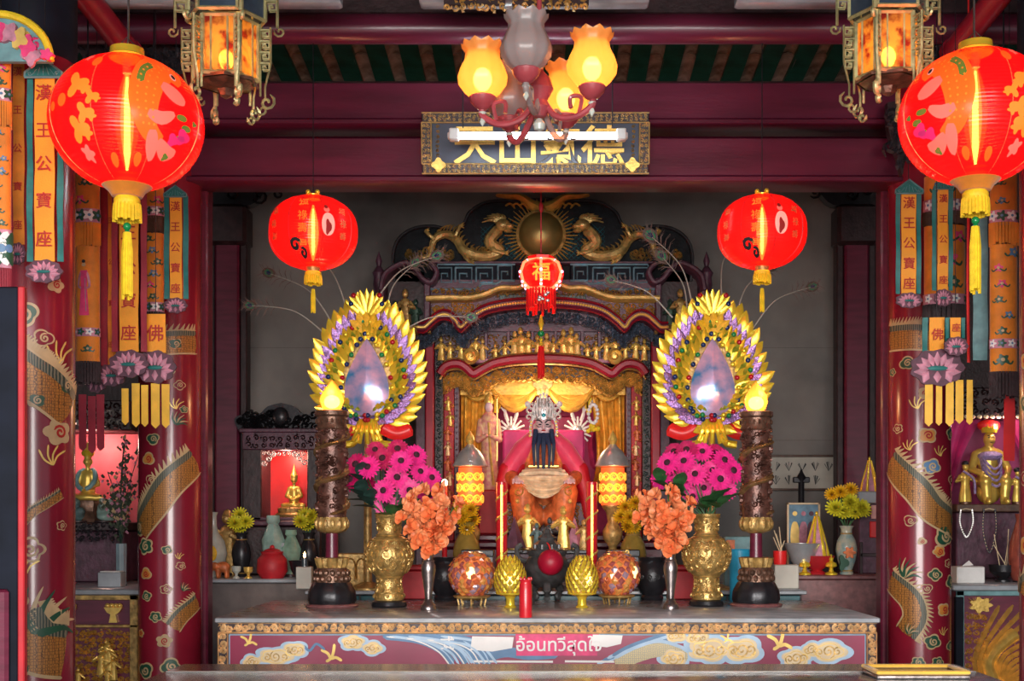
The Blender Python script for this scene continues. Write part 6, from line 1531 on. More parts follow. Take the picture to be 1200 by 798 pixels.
# ================================================================= the bearded deity
def deity():
    d = 7.28; s_ = d/F; base = 1.42; c = Vector(((637-CX)*s_, d, base))
    z = lambda py: EYE-(py-CY)*s_-base
    x = lambda px: (px-637)*s_
    th = T('throne', 'carved red and gilt throne under the bearded deity', 'throne', (c.x, c.y+.12, base))
    b = MB(); b.bbox(-.26, .26, -.15, .16, 0, z(588), .01); O('seat_block', b, M['purple_wood'], th)
    b = MB(); b.bbox(-.24, .24, .13, .17, 0, z(500), .01); O('back_panel', b, M['magenta_cloth'], th)
    for q in (-1, 1):
        b = MB(); b.bbox(q*.25-.02, q*.25+.02, -.14, .16, z(588), z(566), .008); O('armrest', b, M['red_cloth'], th)
    b = MB(); scrolls(b, -.25, .25, .02, z(590), -.15, .04, .012); O('seat_carving', b, M['gold_old'], th)
    st = T('deity_statue', 'seated bearded deity statue in red cloak lit pink at the shoulders and white crown, inside the shrine', 'statue', (c.x, c.y, base+z(589)))
    off = z(589); Z = lambda py: z(py)-off
    # robe: trunk, thighs, shins as one body
    b = MB()
    b.cap((0, .05, .06), (0, .04, Z(522)), .115, .088); b.cap((0, .04, Z(520)), (0, .035, Z(505)), .05, .04)
    for q in (-1, 1):
        b.cap((q*.07, 0, .07), (q*.12, -.16, .055), .08, .074); b.cap((q*.12, -.16, .05), (q*.105, -.155, -.11), .074, .062); b.ball((q*.08, -.1, -.08), (.09, .09, .09), 12, 8)
        b.cap((q*.09, .04, Z(524)), (q*.2, .02, Z(556)), .058, .05); b.cap((q*.2, .02, Z(556)), (q*.15, -.14, Z(566)), .046, .036)
    robe = sculpt('robe', b, M['robe_orange'], st, .009, 5)
    b = MB()
    for q in (-1, 1):
        b.cap((q*.045, .03, Z(511)), (q*.115, .03, Z(526)), .048, .06); b.cap((q*.115, .03, Z(526)), (q*.205, .0, Z(553)), .062, .055)
        b.cap((q*.03, .07, Z(520)), (q*.1, .09, Z(560)), .06, .08)
    sculpt('cloak_shoulders', b, M['cloak_red_lit'], st, .009, 4)
    for q in (-1, 1):
        b = MB(); b.cap((q*.205, .0, Z(551)), (q*.235, -.01, Z(575)), .054, .044); b.cap((q*.235, -.01, Z(572)), (q*(.24 if q < 0 else .25), -.02, Z(592 if q < 0 else 604)), .042, .03); b.cap((q*.15, .02, Z(545)), (q*.215, .04, Z(585)), .05, .05)
        sculpt('cloak_drape', b, M['cloak_red'], st, .009, 4)
    # lap cloth with hanging folds
    b = MB(); nu, nv = 24, 40; vs = []
    for j in range(nv+1):
        v = j/nv
        for i in range(nu+1):
            u = 2*i/nu-1; sag = (1-u*u); z_ = Z(549)-.03*min(1, v*3)-.125*max(0, v-.25)/.75*(.55+.45*sag)-.02*sag*v
            y_ = -.075-.155*min(1, v*2.6)**.8-.02*v*sag+.03*abs(u)**3; ridge = math.sin(2*PI*(6.5*v-.9*u*u))
            vs.append((u*(.10+.045*min(1, v*2.2)-.035*max(0, v-.45)), y_-.011*ridge*min(1, v*3+.2), z_+.004*ridge))
    m = nu+1; b.add(vs, [(j*m+i, j*m+i+1, (j+1)*m+i+1, (j+1)*m+i) for j in range(nv) for i in range(nu)]); O('lap_cloth', b, M['robe_cream'], st, 80)
    b = MB()
    b.bbox(-.09, .09, -.085, .1, Z(549), Z(545), .006); O('belt', b, M['gold'], robe)
    b = MB()
    for px in (-9, 0, 9): b.lens((px*s_, Z(532)), .013, .05, -.068, .02)
    O('chest_panel', b, M['robe_cream'], robe)
    b = MB()
    for q in (-1, 1): b.stroke(spiral(q*.14, Z(577), .03, 1.2, 1, q, 12), .010, -.232, .012); b.lens((q*.145, Z(588)), .012, .014, -.226, .012)
    O('knee_ornament', b, M['gold_paint'], robe)
    for q in (-1, 1):
        b = MB(); b.cap((q*.06, -.18, -.135), (q*.055, -.255, -.15), .034, .028); b.v = [(x_, y_, max(z_, -.168)) for x_, y_, z_ in b.v]; O('boot', b, M['white_paint'] if q > 0 else M['silver'], st)
    for q in (-1, 1):                                             # hands resting on the thighs
        b = MB(); hx, hy, hz = q*.145, -.15, Z(563)
        b.cap((hx, hy, hz), (hx-q*.01, hy-.04, hz-.006), .024, .02)
        for k in range(4): b.cap((hx-q*.028+q*.017*k, hy-.045, hz-.002), (hx-q*.03+q*.018*k, hy-.085, hz-.022), .0085, .007)
        b.cap((hx-q*.028, hy-.01, hz), (hx-q*.045, hy-.045, hz-.012), .009, .007)
        sculpt('hand', b, M['face_pink'], st, .004, 2)
    # head
    b = MB(); hz = Z(500)
    b.ball((0, -.005, hz), (.05, .056, .062), 20, 14); b.ball((0, -.028, hz-.03), (.036, .034, .036), 14, 10); b.cap((0, -.06, hz+.012), (0, -.068, hz-.01), .007, .010)
    for q in (-1, 1):
        b.ball((q*.024, -.046, hz-.012), (.018, .014, .016), 10, 7); b.cap((q*.012, -.056, hz+.022), (q*.036, -.046, hz+.028), .006, .005); b.ball((q*.052, .0, hz-.004), (.009, .016, .022), 8, 6)
    head = sculpt('head', b, M['face_pink'], st, .0042, 3)
    b = MB()
    for q in (-1, 1):
        b.tube(cat([(q*.008, -.0665, hz+.016), (q*.022, -.063, hz+.03), (q*.04, -.05, hz+.034)], 4), .0035, 5); b.ball((q*.02, -.057, hz+.008), (.010, .005, .0045), 8, 6)
        b.tube(cat([(q*.014, -.066, hz-.004), (q*.03, -.06, hz-.006), (q*.04, -.048, hz+.004)], 4), .0022, 5)
    O('face_paint', b, M['ink_black'], head)
    b = MB(); b.ball((0, -.063, hz-.026), (.013, .006, .005), 10, 6); O('lips', b, M['ink_red'], head)
    for k, (x0, x1, zl, w) in enumerate(((-.046, -.052, Z(547), .014), (-.022, -.03, Z(552), .015), (0, 0, Z(562), .017), (.022, .03, Z(552), .015), (.046, .052, Z(547), .014))):
        b = MB(); y0 = -.05 if k in (0, 4) else -.062
        pts = cat([(x0*.95, y0+.004, hz-(.045 if abs(x0) < .04 else .02)), (x0*1.15, y0-.03, hz-.09), (x1*1.1, y0-.045, (hz+zl)/2), (x1, y0-.05, zl)], 6); n = len(pts)
        b.tube(pts, [w*(1-.75*(i/n)**2) for i in range(n)], 8, flat=.7)
        for j in (-1, 1): b.tube([(p[0]+j*w*.5*(1-i/n), p[1]-.006, p[2]) for i, p in enumerate(pts)], [w*.35*(1-.8*i/n) for i in range(n)], 5)
        O('beard_strand', b, M['beard'], head)
    # crown: band, filigree bars, pompoms and side wings
    cz = hz+.046; b = MB(); b.lathe([(.054, -.012), (.06, -.008), (.06, .014), (.055, .018)], 28, (0, -.002, cz)); b.lathe([(.052, .01), (.058, .05), (.052, .09), (.034, .115), (0, .12)], 24, (0, 0, cz)); crown = O('crown_cap', b, M['silver'], st)
    b = MB()
    for k in range(9): a = (k-4)*.3; x_, y_ = .062*math.sin(a), -.062*math.cos(a); h = .135-.006*(k-4)**2; b.tube([(x_, y_, cz), (x_*1.1, y_*1.08, cz+.06), (x_*.95, y_*.95, cz+h)], .0045, 5); b.ball((x_*.95, y_*.95, cz+h), .0085, 7, 5)
    for k in range(9): a = (k-4)*.3; b.tube(cat([(.064*math.sin(a), -.064*math.cos(a), cz+.03), (.07*math.sin(a+.15), -.07*math.cos(a+.15), cz+.06), (.066*math.sin(a+.3), -.066*math.cos(a+.3), cz+.03)], 4), .004, 5)
    O('crown_filigree', b, M['white_paint'], crown)
    b = MB(); pp = random.Random(3)
    for k in range(20): a = pp.uniform(-1.3, 1.3); b.ball((.068*math.sin(a), -.068*math.cos(a), cz+pp.uniform(.0, .1)), .0075, 7, 5)
    O('crown_pearl', b, M['silver'], crown, stuff=True)
    b = MB(); b.ball((0, -.07, cz+.014), (.012, .008, .012), 10, 7); O('crown_jewel', b, mat('jewel_teal', (.02,.35,.45), .1, 0, .1), crown)
    for q in (-1, 1):
        b = MB(); b.stroke(spiral(q*.078, cz+.05, .034, 1.3, PI/2, q, 14), .013, -.02, .014); b.stroke(spiral(q*.085, cz+.005, .025, 1.2, -PI/2, -q, 12), .011, -.02, .014); b.tube(cat([(q*.06, -.02, cz), (q*.075, -.02, cz-.05), (q*.07, -.02, cz-.1)], 4), .008, 6); b.ball((q*.09, -.025, cz+.08), .018, 9, 7)
        O('crown_wing', b, M['white_paint'] if q < 2 else M['gold'], crown)
        b = MB()
        for k in range(5): b.ball((q*(.07+.002*k), -.025, cz-.02-.02*k), .008, 6, 5)
        O('crown_tassel', b, M['gold'], crown)
    # silver spiked fans behind the shoulders
    for q, lab in ((-1, 'silver spiked fan with antler plumes behind the deity, beside the small court attendant'), (1, 'silver spiked fan with antler plumes behind the deity, beside the yellow garland')):
        cc = P(637+q*38 if q < 0 else 677, 505, 7.62); t = T('spiked_fan', lab, 'ornament', Vector((cc.x, 7.62, 1.42)))
        hh = cc.z-1.42; b = MB(); b.lathe([(.03, 0), (.03, .01), (.008, .02), (.006, hh)], 10); O('pole', b, M['gold_old'], t)
        b = MB(); b.ball((0, 0, hh), (.038, .02, .042), 12, 8); O('hub', b, M['silver'], t)
        ray = MB(); ray.tube([(0, 0, .03), (0, -.006, .075), (0, 0, .082)], [.009, .006, .008], 5); me = meshof('spike', ray, M['white_paint'])
        for k in range(16): o = link(bpy.data.objects.new('spike', me), t); o.location = (0, -.004, hh); o.rotation_euler = (0, 2*PI*k/16, 0)
        b = MB()
        for k in (-1, 1): b.tube(cat([(k*.02, 0, hh+.06), (k*.035, -.01, hh+.11), (k*.03, 0, hh+.17)], 5), [.012]*5+[.009]*6, 6); b.tube([(k*.033, -.01, hh+.11), (k*.06, -.01, hh+.14)], [.008, .004], 5)
        O('antler_plume', b, M['white_paint'], t)
deity()

def attendants():
    # standing court attendant on the left, garland on the right
    c = P(573, 562, 7.55); c.z = 1.42; t = T('attendant_statue', 'small standing court attendant in pink and gilt robe beside the deity', 'statue', c); k = EYE-(462-CY)*7.55/F-1.42
    b = MB(); b.bbox(-.06, .06, -.06, .06, 0, .26, .008); O('pedestal', b, M['red_cloth'], t)
    b = MB(); h = k-.26; q = lambda v: .26+v*h
    b.lathe([(.055, q(0)), (.06, q(.1)), (.045, q(.45)), (.055, q(.7)), (.04, q(.78)), (.018, q(.82))], 14, sy=.7); b.ball((0, -.005, q(.86)), (.026, .028, .036), 10, 8)
    for s in (-1, 1): b.cap((s*.05, 0, q(.72)), (s*.06, -.04, q(.52)), .018, .02); b.cap((s*.06, -.04, q(.52)), (s*.015, -.065, q(.56)), .02, .013)
    sculpt('body', b, mat('attendant_robe', (.62,.16,.20), .45, .1, 0, 40, .2, col2=(.78,.52,.26)), t, .005, 1)
    b = MB(); b.ball((0, -.012, q(.865)), (.024, .026, .033), 12, 9); O('face', b, M['face_pink'], t)
    b = MB(); b.lathe([(.028, q(.9)), (.03, q(.93)), (.02, q(.98)), (.0, q(1.02))], 10); b.tube([(.05, -.05, q(.3)), (.05, -.05, q(.95))], .005, 5); b.stroke(spiral(.05, q(.96), .02, 1.2, 0, 1, 10), .01, -.05, .01); O('hat_and_staff', b, M['gold'], t)
    b = MB(); b.tube([(.0, -.045, q(.7)), (.012, -.05, q(.35)), (.03, -.05, q(.05))], .009, 6); O('sash', b, M['gold_paint'], t)
    c = P(695, 475, 7.16); t = T('flower_garland', 'little white and yellow flower garland hanging from the curtain tie', 'garland', c)
    s_ = 7.16/F; b = MB()
    for i in range(14): a = 2*PI*i/14; b.ball((9*s_*math.cos(a)*.6, 0, -10*s_+11*s_*math.sin(a)), .011, 7, 5)
    O('jasmine_loop', b, M['white_paint'], t)
    b = MB()
    for i in range(12): b.ball((R.uniform(-6, 6)*s_, R.uniform(-.02, .01), -28*s_+R.uniform(-3, 4)*s_), .013, 7, 5)
    O('marigold_tuft', b, M['tassel_yellow'], t); b = MB(); b.tube([(0, 0, 1*s_), (0, .1, 8*s_), (0, .45, 10*s_)], .003, 5); b.tube([(0, 0, -20*s_), (0, 0, -26*s_)], .008, 6); O('thread', b, M['paint_pale_blue'], t)
attendants()

# ================================================================= flame mirrors with peacock feathers
def flame_mirror():
    d = 6.55; s_ = d/F; zb = 1.148
    def build(px):
        c = P(px, 440, d); base = Vector((c.x, d, zb)); t = T('flame_mirror', 'x', 'ornament', base); H = c.z-zb
        b = MB(); b.lathe([(24*s_, 0), (24*s_, .01), (16*s_, .02), (5*s_, .04), (4*s_, H-60*s_)], 20); O('stand', b, M['gold_old'], t)
        outl = cat([(0, -66), (22, -64), (46, -52), (60, -30), (65, -4), (62, 20), (53, 45), (40, 66), (24, 84), (0, 98)], 6)
        b = MB(); half = [(x*.80*s_, H+y*.86*s_) for x, y in outl]; b.prism(half+[(-x, z) for x, z in reversed(half[1:-1])], .01, .03); O('backing', b, M['gold_old'], t)
        def petal(L, W, curl, m, nm):
            p = MB(); n = 5; vs = []
            for i in range(n+1):
                q = i/n; w = W*math.sin(PI*(.12+.86*q)) if q < .98 else W*.05
                vs += [(-w, -curl*q*q*L, L*q), (0, -curl*q*q*L-W*.35*math.sin(PI*q), L*q), (w, -curl*q*q*L, L*q)]
            fs = []
            for i in range(n): fs += [(i*3, i*3+1, i*3+4, i*3+3), (i*3+1, i*3+2, i*3+5, i*3+4)]
            p.add(vs, fs); return meshof(nm, p, m, 60)
        kinds = [petal(25*s_, 6.5*s_, .1, M['gold_bright'], 'gold_leaf'), petal(20*s_, 5*s_, .25, M['violet_foil'], 'violet_leaf'), petal(17*s_, 3.6*s_, .45, M['gold_bright'], 'inner_gold_leaf'), petal(12*s_, 3.4*s_, .8, mat('lime_foil', (.50,.62,.06), .25, .6, .3, 40) if 'lime_foil' not in M else M['lime_foil'], 'lime_leaf')]
        rings = ((0, .84, 17, .0), (1, .72, 17, -.012), (2, .60, 20, -.024), (3, .52, 18, -.03), (2, .46, 16, -.034))
        for (kd, sc, n, y) in rings:
            for q in (-1, 1):
                for k in range(n):
                    f = (k+.5)/n*(.96 if kd < 2 else 1); i = f*(len(outl)-1); i0 = min(int(i), len(outl)-2); x, z = (lerp(outl[i0][j], outl[i0+1][j], i-i0) for j in (0, 1))
                    a = math.atan2(q*x, z+14); up = .35*(1-abs(f-.0))  # lean the leaves upwards
                    a *= .62
                    o = link(bpy.data.objects.new(kinds[kd].name.split('.')[0], kinds[kd]), t); o.location = (q*x*sc*s_*.92, y+R.uniform(-.004, .004), H+(z*sc-3)*s_)
                    o.rotation_euler = (R.uniform(-.12, .12), a+R.uniform(-.08, .08), R.uniform(-.2, .2)); z_ = R.uniform(.9, 1.12); o.scale = (z_, z_, z_)
        # mirror drop and jewelled rim
        drop = cat([(0, -43), (12, -41), (22, -30), (26, -14), (22, 6), (13, 26), (5, 40), (0, 47)], 6)
        dp = [(x*s_, H+(y-5)*s_) for x, y in drop]; dp = dp+[(-x, z) for x, z in reversed(dp[1:-1])]
        b = MB(); n = len(dp); cz = H-12*s_
        b.add([(0, -.065, cz)]+[(x*.6, -.058, cz+(z-cz)*.6) for x, z in dp]+[(x, -.042, z) for x, z in dp]+[(x, .0, z) for x, z in dp], [(0, 1+i, 1+(i+1) % n) for i in range(n)]+[(1+i, 1+n+i, 1+n+(i+1) % n, 1+(i+1) % n) for i in range(n)]+[(1+n+i, 1+2*n+i, 1+2*n+(i+1) % n, 1+n+(i+1) % n) for i in range(n)])
        for i in range(len(b.f)): b.f[i] = list(reversed(b.f[i]))
        O('mirror_drop', b, M['mirror'], t, 60)
        bead = MB(); bead.ball((0, 0, 0), (3.0*s_, 2.4*s_, 3.0*s_), 10, 7); bm = [meshof('bead', bead, M[k]) for k in ('bead_red', 'bead_green', 'bead_blue', 'gold_bright')]
        rim = cat([(0, -48), (14, -46), (26, -34), (30, -14), (26, 9), (16, 31), (7, 46), (0, 54)], 6)
        for q in (-1, 1):
            for k in range(12):
                i = int((k+.5)/12*(len(rim)-1)); o = link(bpy.data.objects.new('bead', bm[(k*2+(q > 0)) % 4 if k % 2 else (k//2) % 3]), t); o.location = (q*rim[i][0]*s_, -.05, H+(rim[i][1]-5)*s_)
        for q in (-1, 1):
            for k in range(14):
                i = int((k+.5)/14*(len(outl)-1)); o = link(bpy.data.objects.new('bead', bm[(k+(q > 0)*2) % 4]), t); o.location = (q*outl[i][0]*.68*s_, -.055, H+(outl[i][1]*.68-3)*s_)
        # shell crest
        me = petal(30*s_, 5*s_, .15, M['gold_bright'], 'shell_rib')
        for k in range(9):
            a = (k-4)*.24; o = link(bpy.data.objects.new('shell_rib', me), t); o.location = (0, -.03-.004*(k % 2), H+68*s_); o.rotation_euler = (0, a, 0); z_ = 1.05-.02*abs(k-4); o.scale = (z_, z_, z_)
        for (x, y, k) in ((-15, 92, 0), (15, 92, 0), (-18, 82, 2), (18, 82, 2)): o = link(bpy.data.objects.new('bead', bm[k]), t); o.location = (x*s_, -.05, H+y*s_)
        me = petal(22*s_, 6*s_, .4, M['flower_gold'], 'crest_leaf')
        for k in range(5): o = link(bpy.data.objects.new('crest_leaf', me), t); o.location = (0, -.045, H+50*s_); o.rotation_euler = (0, (k-2)*.5, 0)
        # gilt root and feet
        b = MB()
        for k in range(5): x = (k-2)*6; b.tube(cat([(x*.7*s_, -.01, H-52*s_), (x*1.0*s_, -.03, H-66*s_), (x*1.5*s_, -.02, H-80*s_)], 5), [.014]*6+[.010]*5, 7)
        for q in (-1, 1): b.tube(cat([(q*10*s_, -.02, H-70*s_), (q*14*s_, -.03, H-79*s_), (q*28*s_, -.04, H-82*s_)], 5), [.012]*6+[.02]*5, 8)
        O('gilt_root', b, M['gold_bright'], t)
        for q in (-1, 1): b = MB(); b.stroke(cat([(q*16*s_, H-60*s_), (q*34*s_, H-68*s_), (q*52*s_, H-62*s_)], 5), 16*s_, .0, .02, nc=3); O('red_ribbon', b, M['red_bright'], t)
        return t
    t = build(431); t['label'] = 'golden flame mirror with violet leaves above the gerberas near the dark shrine'
    t = build(834); t['label'] = 'golden flame mirror with violet leaves above the gerberas near the blue can'
flame_mirror()

def feathers():
    d = 6.62; rr = random.Random(14)
    def feather(root, tip, label, group, eye=1.0):
        a, c = P(*root, d), P(*tip, d+.25); t = T('peacock_feather', label, 'feather', a, group); rel = c-a
        bend = Vector((rel.z*.12*(1 if rel.x > 0 else -1)*-1, 0, abs(rel.x)*.12)); path = [Vector(p) for p in cat([(0, 0, 0), rel*.5+bend, rel], 10)]
        b = MB(); b.tube(path, [.0045*(1-.6*i/len(path)) for i in range(len(path))], 5); O('quill', b, M['paper'], t)
        dirv = (path[-1]-path[-3]).normalized(); ang = math.atan2(dirv.x, dirv.z); e = .037*eye
        for nm, r, dy, m in (('outer_eye', 1.0, 0, 'brown_wood'), ('ring_eye', .66, -.003, 'teal'), ('inner_eye', .34, -.006, 'bead_blue')):
            b = MB(); b.prism(list(reversed(circ(0, 0, e*r*.75, e*r, 14))), dy-.003, dy); b.tf(0, Matrix.Translation(rel) @ Matrix.Rotation(ang, 4, 'Y')); O(nm, b, mat('eye_green', (.02,.28,.12), .3, .3, .2) if (m == 'teal' and 'eye_green' not in M) else M['eye_green' if m == 'teal' else m], t)
        b = MB()
        for k in range(54):
            q = k/54; i = int(lerp(len(path)*.70, len(path)-1, q)); s = 1 if k % 2 else -1; p = path[i]; aa = ang+s*lerp(1.0, .12, q); L = e*lerp(1.6, 2.3, q)*rr.uniform(.7, 1.1)
            b.tube([p, p+Vector((math.sin(aa)*L*.6, rr.uniform(-.01, .01), math.cos(aa)*L*.6)), p+Vector((math.sin(aa+s*.2)*L, 0, math.cos(aa+s*.2)*L-.006))], [.0011, .0009, .0005], 3, caps=False)
        O('barbs', b, mat('barb', (.20,.12,.10), .6, 0, .5, 60) if 'barb' not in M else M['barb'], t, stuff=True)
    la = 'peacock feather fanning from the flame mirror near the dark shrine'; lb = 'peacock feather fanning from the flame mirror near the blue can'
    for root, tip, e in (((388,398),(293,358),1), ((392,383),(315,320),1), ((406,360),(350,290),1), ((440,352),(512,300),1.1), ((452,368),(487,308),1), ((464,392),(552,372),1)): feather(root, tip, la, 'feathers by the dark shrine', e)
    for root, tip, e in (((788,372),(716,328),1), ((812,360),(762,276),1.3), ((806,372),(775,300),1.2), ((846,355),(872,268),1), ((862,372),(905,312),1), ((880,388),(952,336),1)): feather(root, tip, lb, 'feathers by the blue can', e)
feathers()
# ================================================================= rear benches and side altars
ZB = 1.148; ZL = 1.187; ZR = 1.206
def furniture():
    x0, x1 = -1.19, 1.33
    t = T('rear_bench', 'low rear altar bench with teal tiled front behind the painted altar table', 'bench', ((x0+x1)/2, 6.9, 0)); w = (x1-x0)/2
    b = MB(); b.bbox(-w+.02, w-.02, -.45, .44, 0, ZB-.02, .005); O('body', b, M['dark_wood'], t)
    b = MB(); b.bbox(-w, w, -.48, .44, ZB-.02, ZB, .004); O('top', b, M['stone_grey'], t)
    tl = MB(); tl.bbox(-.058, .058, -.012, 0, 0, .1, .004); me = meshof('tile', tl, M['teal_tile'])
    for i in range(20): o = link(bpy.data.objects.new('tile', me), t); o.location = (-w+.09+i*.1232, -.452, ZB-.125)
    for nm, a, c, z, lab, m in (('l', -1.83, -1.20, ZL, 'dark stone side ledge carrying the little Buddha shrine', 'stone_dark'), ('r', 1.345, 1.835, ZR, 'red granite side ledge carrying the cloisonne vase', 'granite_red')):
        t = T('stone_ledge', lab, 'ledge', ((a+c)/2, 7.3, 0)); w = (c-a)/2
        b = MB(); b.bbox(-w, w, -.42, .6, 0, z-.022, .006); O('block', b, M[m], t); b = MB(); b.bbox(-w-.01, w+.008, -.44, .6, z-.022, z, .005); O('slab', b, M['stone_grey' if nm == 'l' else 'granite_red'], t)
    # side altars with gilt carving
    def side(a, c, z, lab, kind):
        t = T('side_altar', lab, 'altar', ((a+c)/2, 6.75, 0)); w = (c-a)/2; Y = -.45
        b = MB(); b.bbox(-w, w, Y, .4, 0, z-.03, .006); O('cabinet', b, M['maroon'], t)
        b = MB(); b.bbox(-w-.02, w+.02, Y-.03, .42, z-.03, z, .006); O('top', b, M['stone_grey'], t)
        b = MB()
        for q in (-1, 1): b.bbox(q*(w-.02)-.02, q*(w-.02)+.02, Y-.015, Y, .1, z-.03, .003)
        b.bbox(-w, w, Y-.015, Y, z-.055, z-.03, .003)
        if kind == 'scene': b.bbox(-w, w, Y-.015, Y, z-.19, z-.175, .003)
        O('gilt_frame', b, M['gold_old'] if kind == 'scene' else M['teal_pale'], t)
        rr = random.Random(17)
        if kind == 'scene':
            for k in range(4):
                x = -w+.12+k*(2*w-.24)/3; b = MB(); b.prism([(x-.045, z-.09), (x+.045, z-.09), (x+.03, z-.115), (x+.012, z-.125), (x+.02, z-.165), (x-.02, z-.165), (x-.012, z-.125), (x-.03, z-.115)][::-1], Y-.02, Y)
                for j in range(4): b.lens((x-.03+.02*j, z-.082), .014, .012, Y-.008, .012)
                O('carved_urn', b, M['gold'], t)
            b = MB(); scrolls(b, -w+.04, w-.04, .35, z-.2, Y, .032, .03, w=.36); O('scroll_carving', b, M['gold'], t)
            for k in range(26): b = MB(); figure(b, rr.uniform(-w+.08, w-.08), Y-.03, z-.36-rr.uniform(0, .4), rr.uniform(.1, .15), 0, rr.uniform(0, 1)); O('carved_figure', b, M['gold'], t)
        else:
            b = MB(); b.k = 0                                     # phoenix: sweeping tail, wing, head, flowers
            for k in range(11):
                a0 = -.3+k*.2; b.stroke(cat([(-w+.2, z-.55), (-w+.2+.16*math.cos(a0+.6), z-.5+.16*math.sin(a0+.6)), (-w+.26+.34*math.cos(a0), z-.46+.36*math.sin(a0))], 7), .024, Y, .035)
                for j in range(5): q_ = .35+.13*j; x_, z_ = -w+.22+.3*q_*math.cos(a0+.25), z-.49+.34*q_*math.sin(a0+.25); b.stroke([(x_, z_), (x_+.03*math.cos(a0+.9), z_+.03*math.sin(a0+.9))], [.014, .004], Y, .03)
            for k in range(9): b.stroke(cat([(-w+.10+k*.012, z-.44), (-w+.16+k*.03, z-.62), (-w+.08+k*.05, z-.78-.01*k)], 6), .026, Y, .03)
            b.stroke(cat([(-w+.2, z-.5), (-w+.16, z-.38), (-w+.24, z-.28), (-w+.30, z-.24)], 6), .07, Y, .05, nc=4)
            O('gilt_phoenix', b, M['gold'], t)
            for (x, zz) in ((-w+.12, z-.1), (-w+.42, z-.12), (-w+.62, z-.1)):
                b = MB(); b.prism(list(reversed(lobed(x, zz, .05, .035, 7, .2))), Y-.02, Y)
                for j in range(7): b.stroke([(x, zz-.015), (x-.06+.02*j, zz+.035)], [.02, .008], Y-.015, .014)
                b.stroke([(x, zz-.03), (x, zz-.07)], .03, Y, .02); O('gilt_lotus', b, M['gold'], t)
            b = MB(); scrolls(b, -w+.05, -w+.16, z-.5, z-.14, Y, .04, .025); scrolls(b, w-.3, w-.05, z-.7, z-.2, Y, .05, .025); O('gilt_foliage', b, M['gold'], t, stuff=True)
            b = MB(); b.bbox(-w-.005, -w+.035, Y-.02, Y+.01, .15, z-.06, .003); O('blue_stile', b, M['navy'], t)
            for k, ch in enumerate('大士'): pass
        return t
    side(-2.9, -1.985, 1.164, 'maroon side altar with gilt figure carving, beside the dark red cloud column', 'scene')
    side(2.035, 3.0, 1.185, 'maroon side altar with gilt phoenix carving, beside the dragon column', 'phoenix')
furniture()

def on2(px, d, z): return Vector(((px-CX)*d/F, d, z)), d/F

def mums(px, pyb, d, z, heads, lab, vlab, vase='pewter', vm=None, hw=1.0, group=None):
    """vase with chrysanthemum heads; z is the height of what it stands on"""
    c, s_ = on2(px, d, z); top = heads[0][1]+12
    h = (EYE-(top+8-CY)*d/F)-z; r = max(.03, h*.22)
    t = T('flower_vase', vlab, 'vase', c)
    prof = [(r*.6, 0), (r*.65, h*.04), (r*.5, h*.08), (r*.85, h*.3), (r, h*.52), (r*.85, h*.7), (r*.5, h*.84), (r*.52, h*.93), (r*.7, h), (r*.6, h), (r*.4, h*.85), (0, h*.8)]
    b = MB(); b.lathe(prof, 24); O('body', b, vm or M[vase], t)
    b = MB()
    for zz, rr_ in ((.84, .52), (.08, .55)): b.tube([(r*rr_*1.0*math.cos(2*PI*i/24), r*rr_*1.0*math.sin(2*PI*i/24), h*zz) for i in range(25)], r*.06, 5)
    O('collar', b, M['gold_old'], t, stuff=True)
    for k, (x, y, q) in enumerate(heads):
        p = P(x, y, d-.02*(k % 3)); f = T('chrysanthemum', lab, 'flower', p, group or lab[:40])
        i = link(bpy.data.objects.new('petals', MUM[0 if q > 0 else 1]), f); z_ = abs(q)*hw; i.scale = (z_, z_, z_); i.rotation_euler = (1.15, R.uniform(-.2, .2), R.uniform(-.5, .5))
        rel = c+Vector((0, 0, h*.9))-p; b = MB(); b.tube(cat([(0, .008, -.005), rel*.5+Vector((0, .01, 0)), rel], 4), .003, 5); O('stem', b, M['leaf'], f)
        for q2 in (-1, 1): o = link(bpy.data.objects.new('leaf', LEAF['leaf_dark']), f); o.location = rel*.45; o.scale = (.55, .55, .55); o.rotation_euler = (R.uniform(-.5, .5), -.3, PI*.5*q2-PI/2+R.uniform(-.8, .8))
    return t
def mum_mesh(m):
    b = MB(); rr = random.Random(2)
    for j in range(6):
        ph = j*.27; n = 16-2*j
        for k in range(n):
            a = 2*PI*(k+.5*(j % 2))/n; i0 = len(b.v); L = .048-.004*j; w = .0065
            b.add([(.006, 0, 0), (L*.5, -w, .006), (L, -w*.6, .012), (L*1.05, 0, .017), (L, w*.6, .012), (L*.5, w, .006)], [(0, 1, 2, 3, 4, 5)])
            b.tf(i0, Matrix.Rotation(a, 4, 'Z') @ Matrix.Rotation(-.05-ph+rr.uniform(-.1, .1), 4, 'Y'))
    return meshof('petals', b, m, 60)
MUM = [mum_mesh(M['mum_yellow']), mum_mesh(M['flower_gold'])]

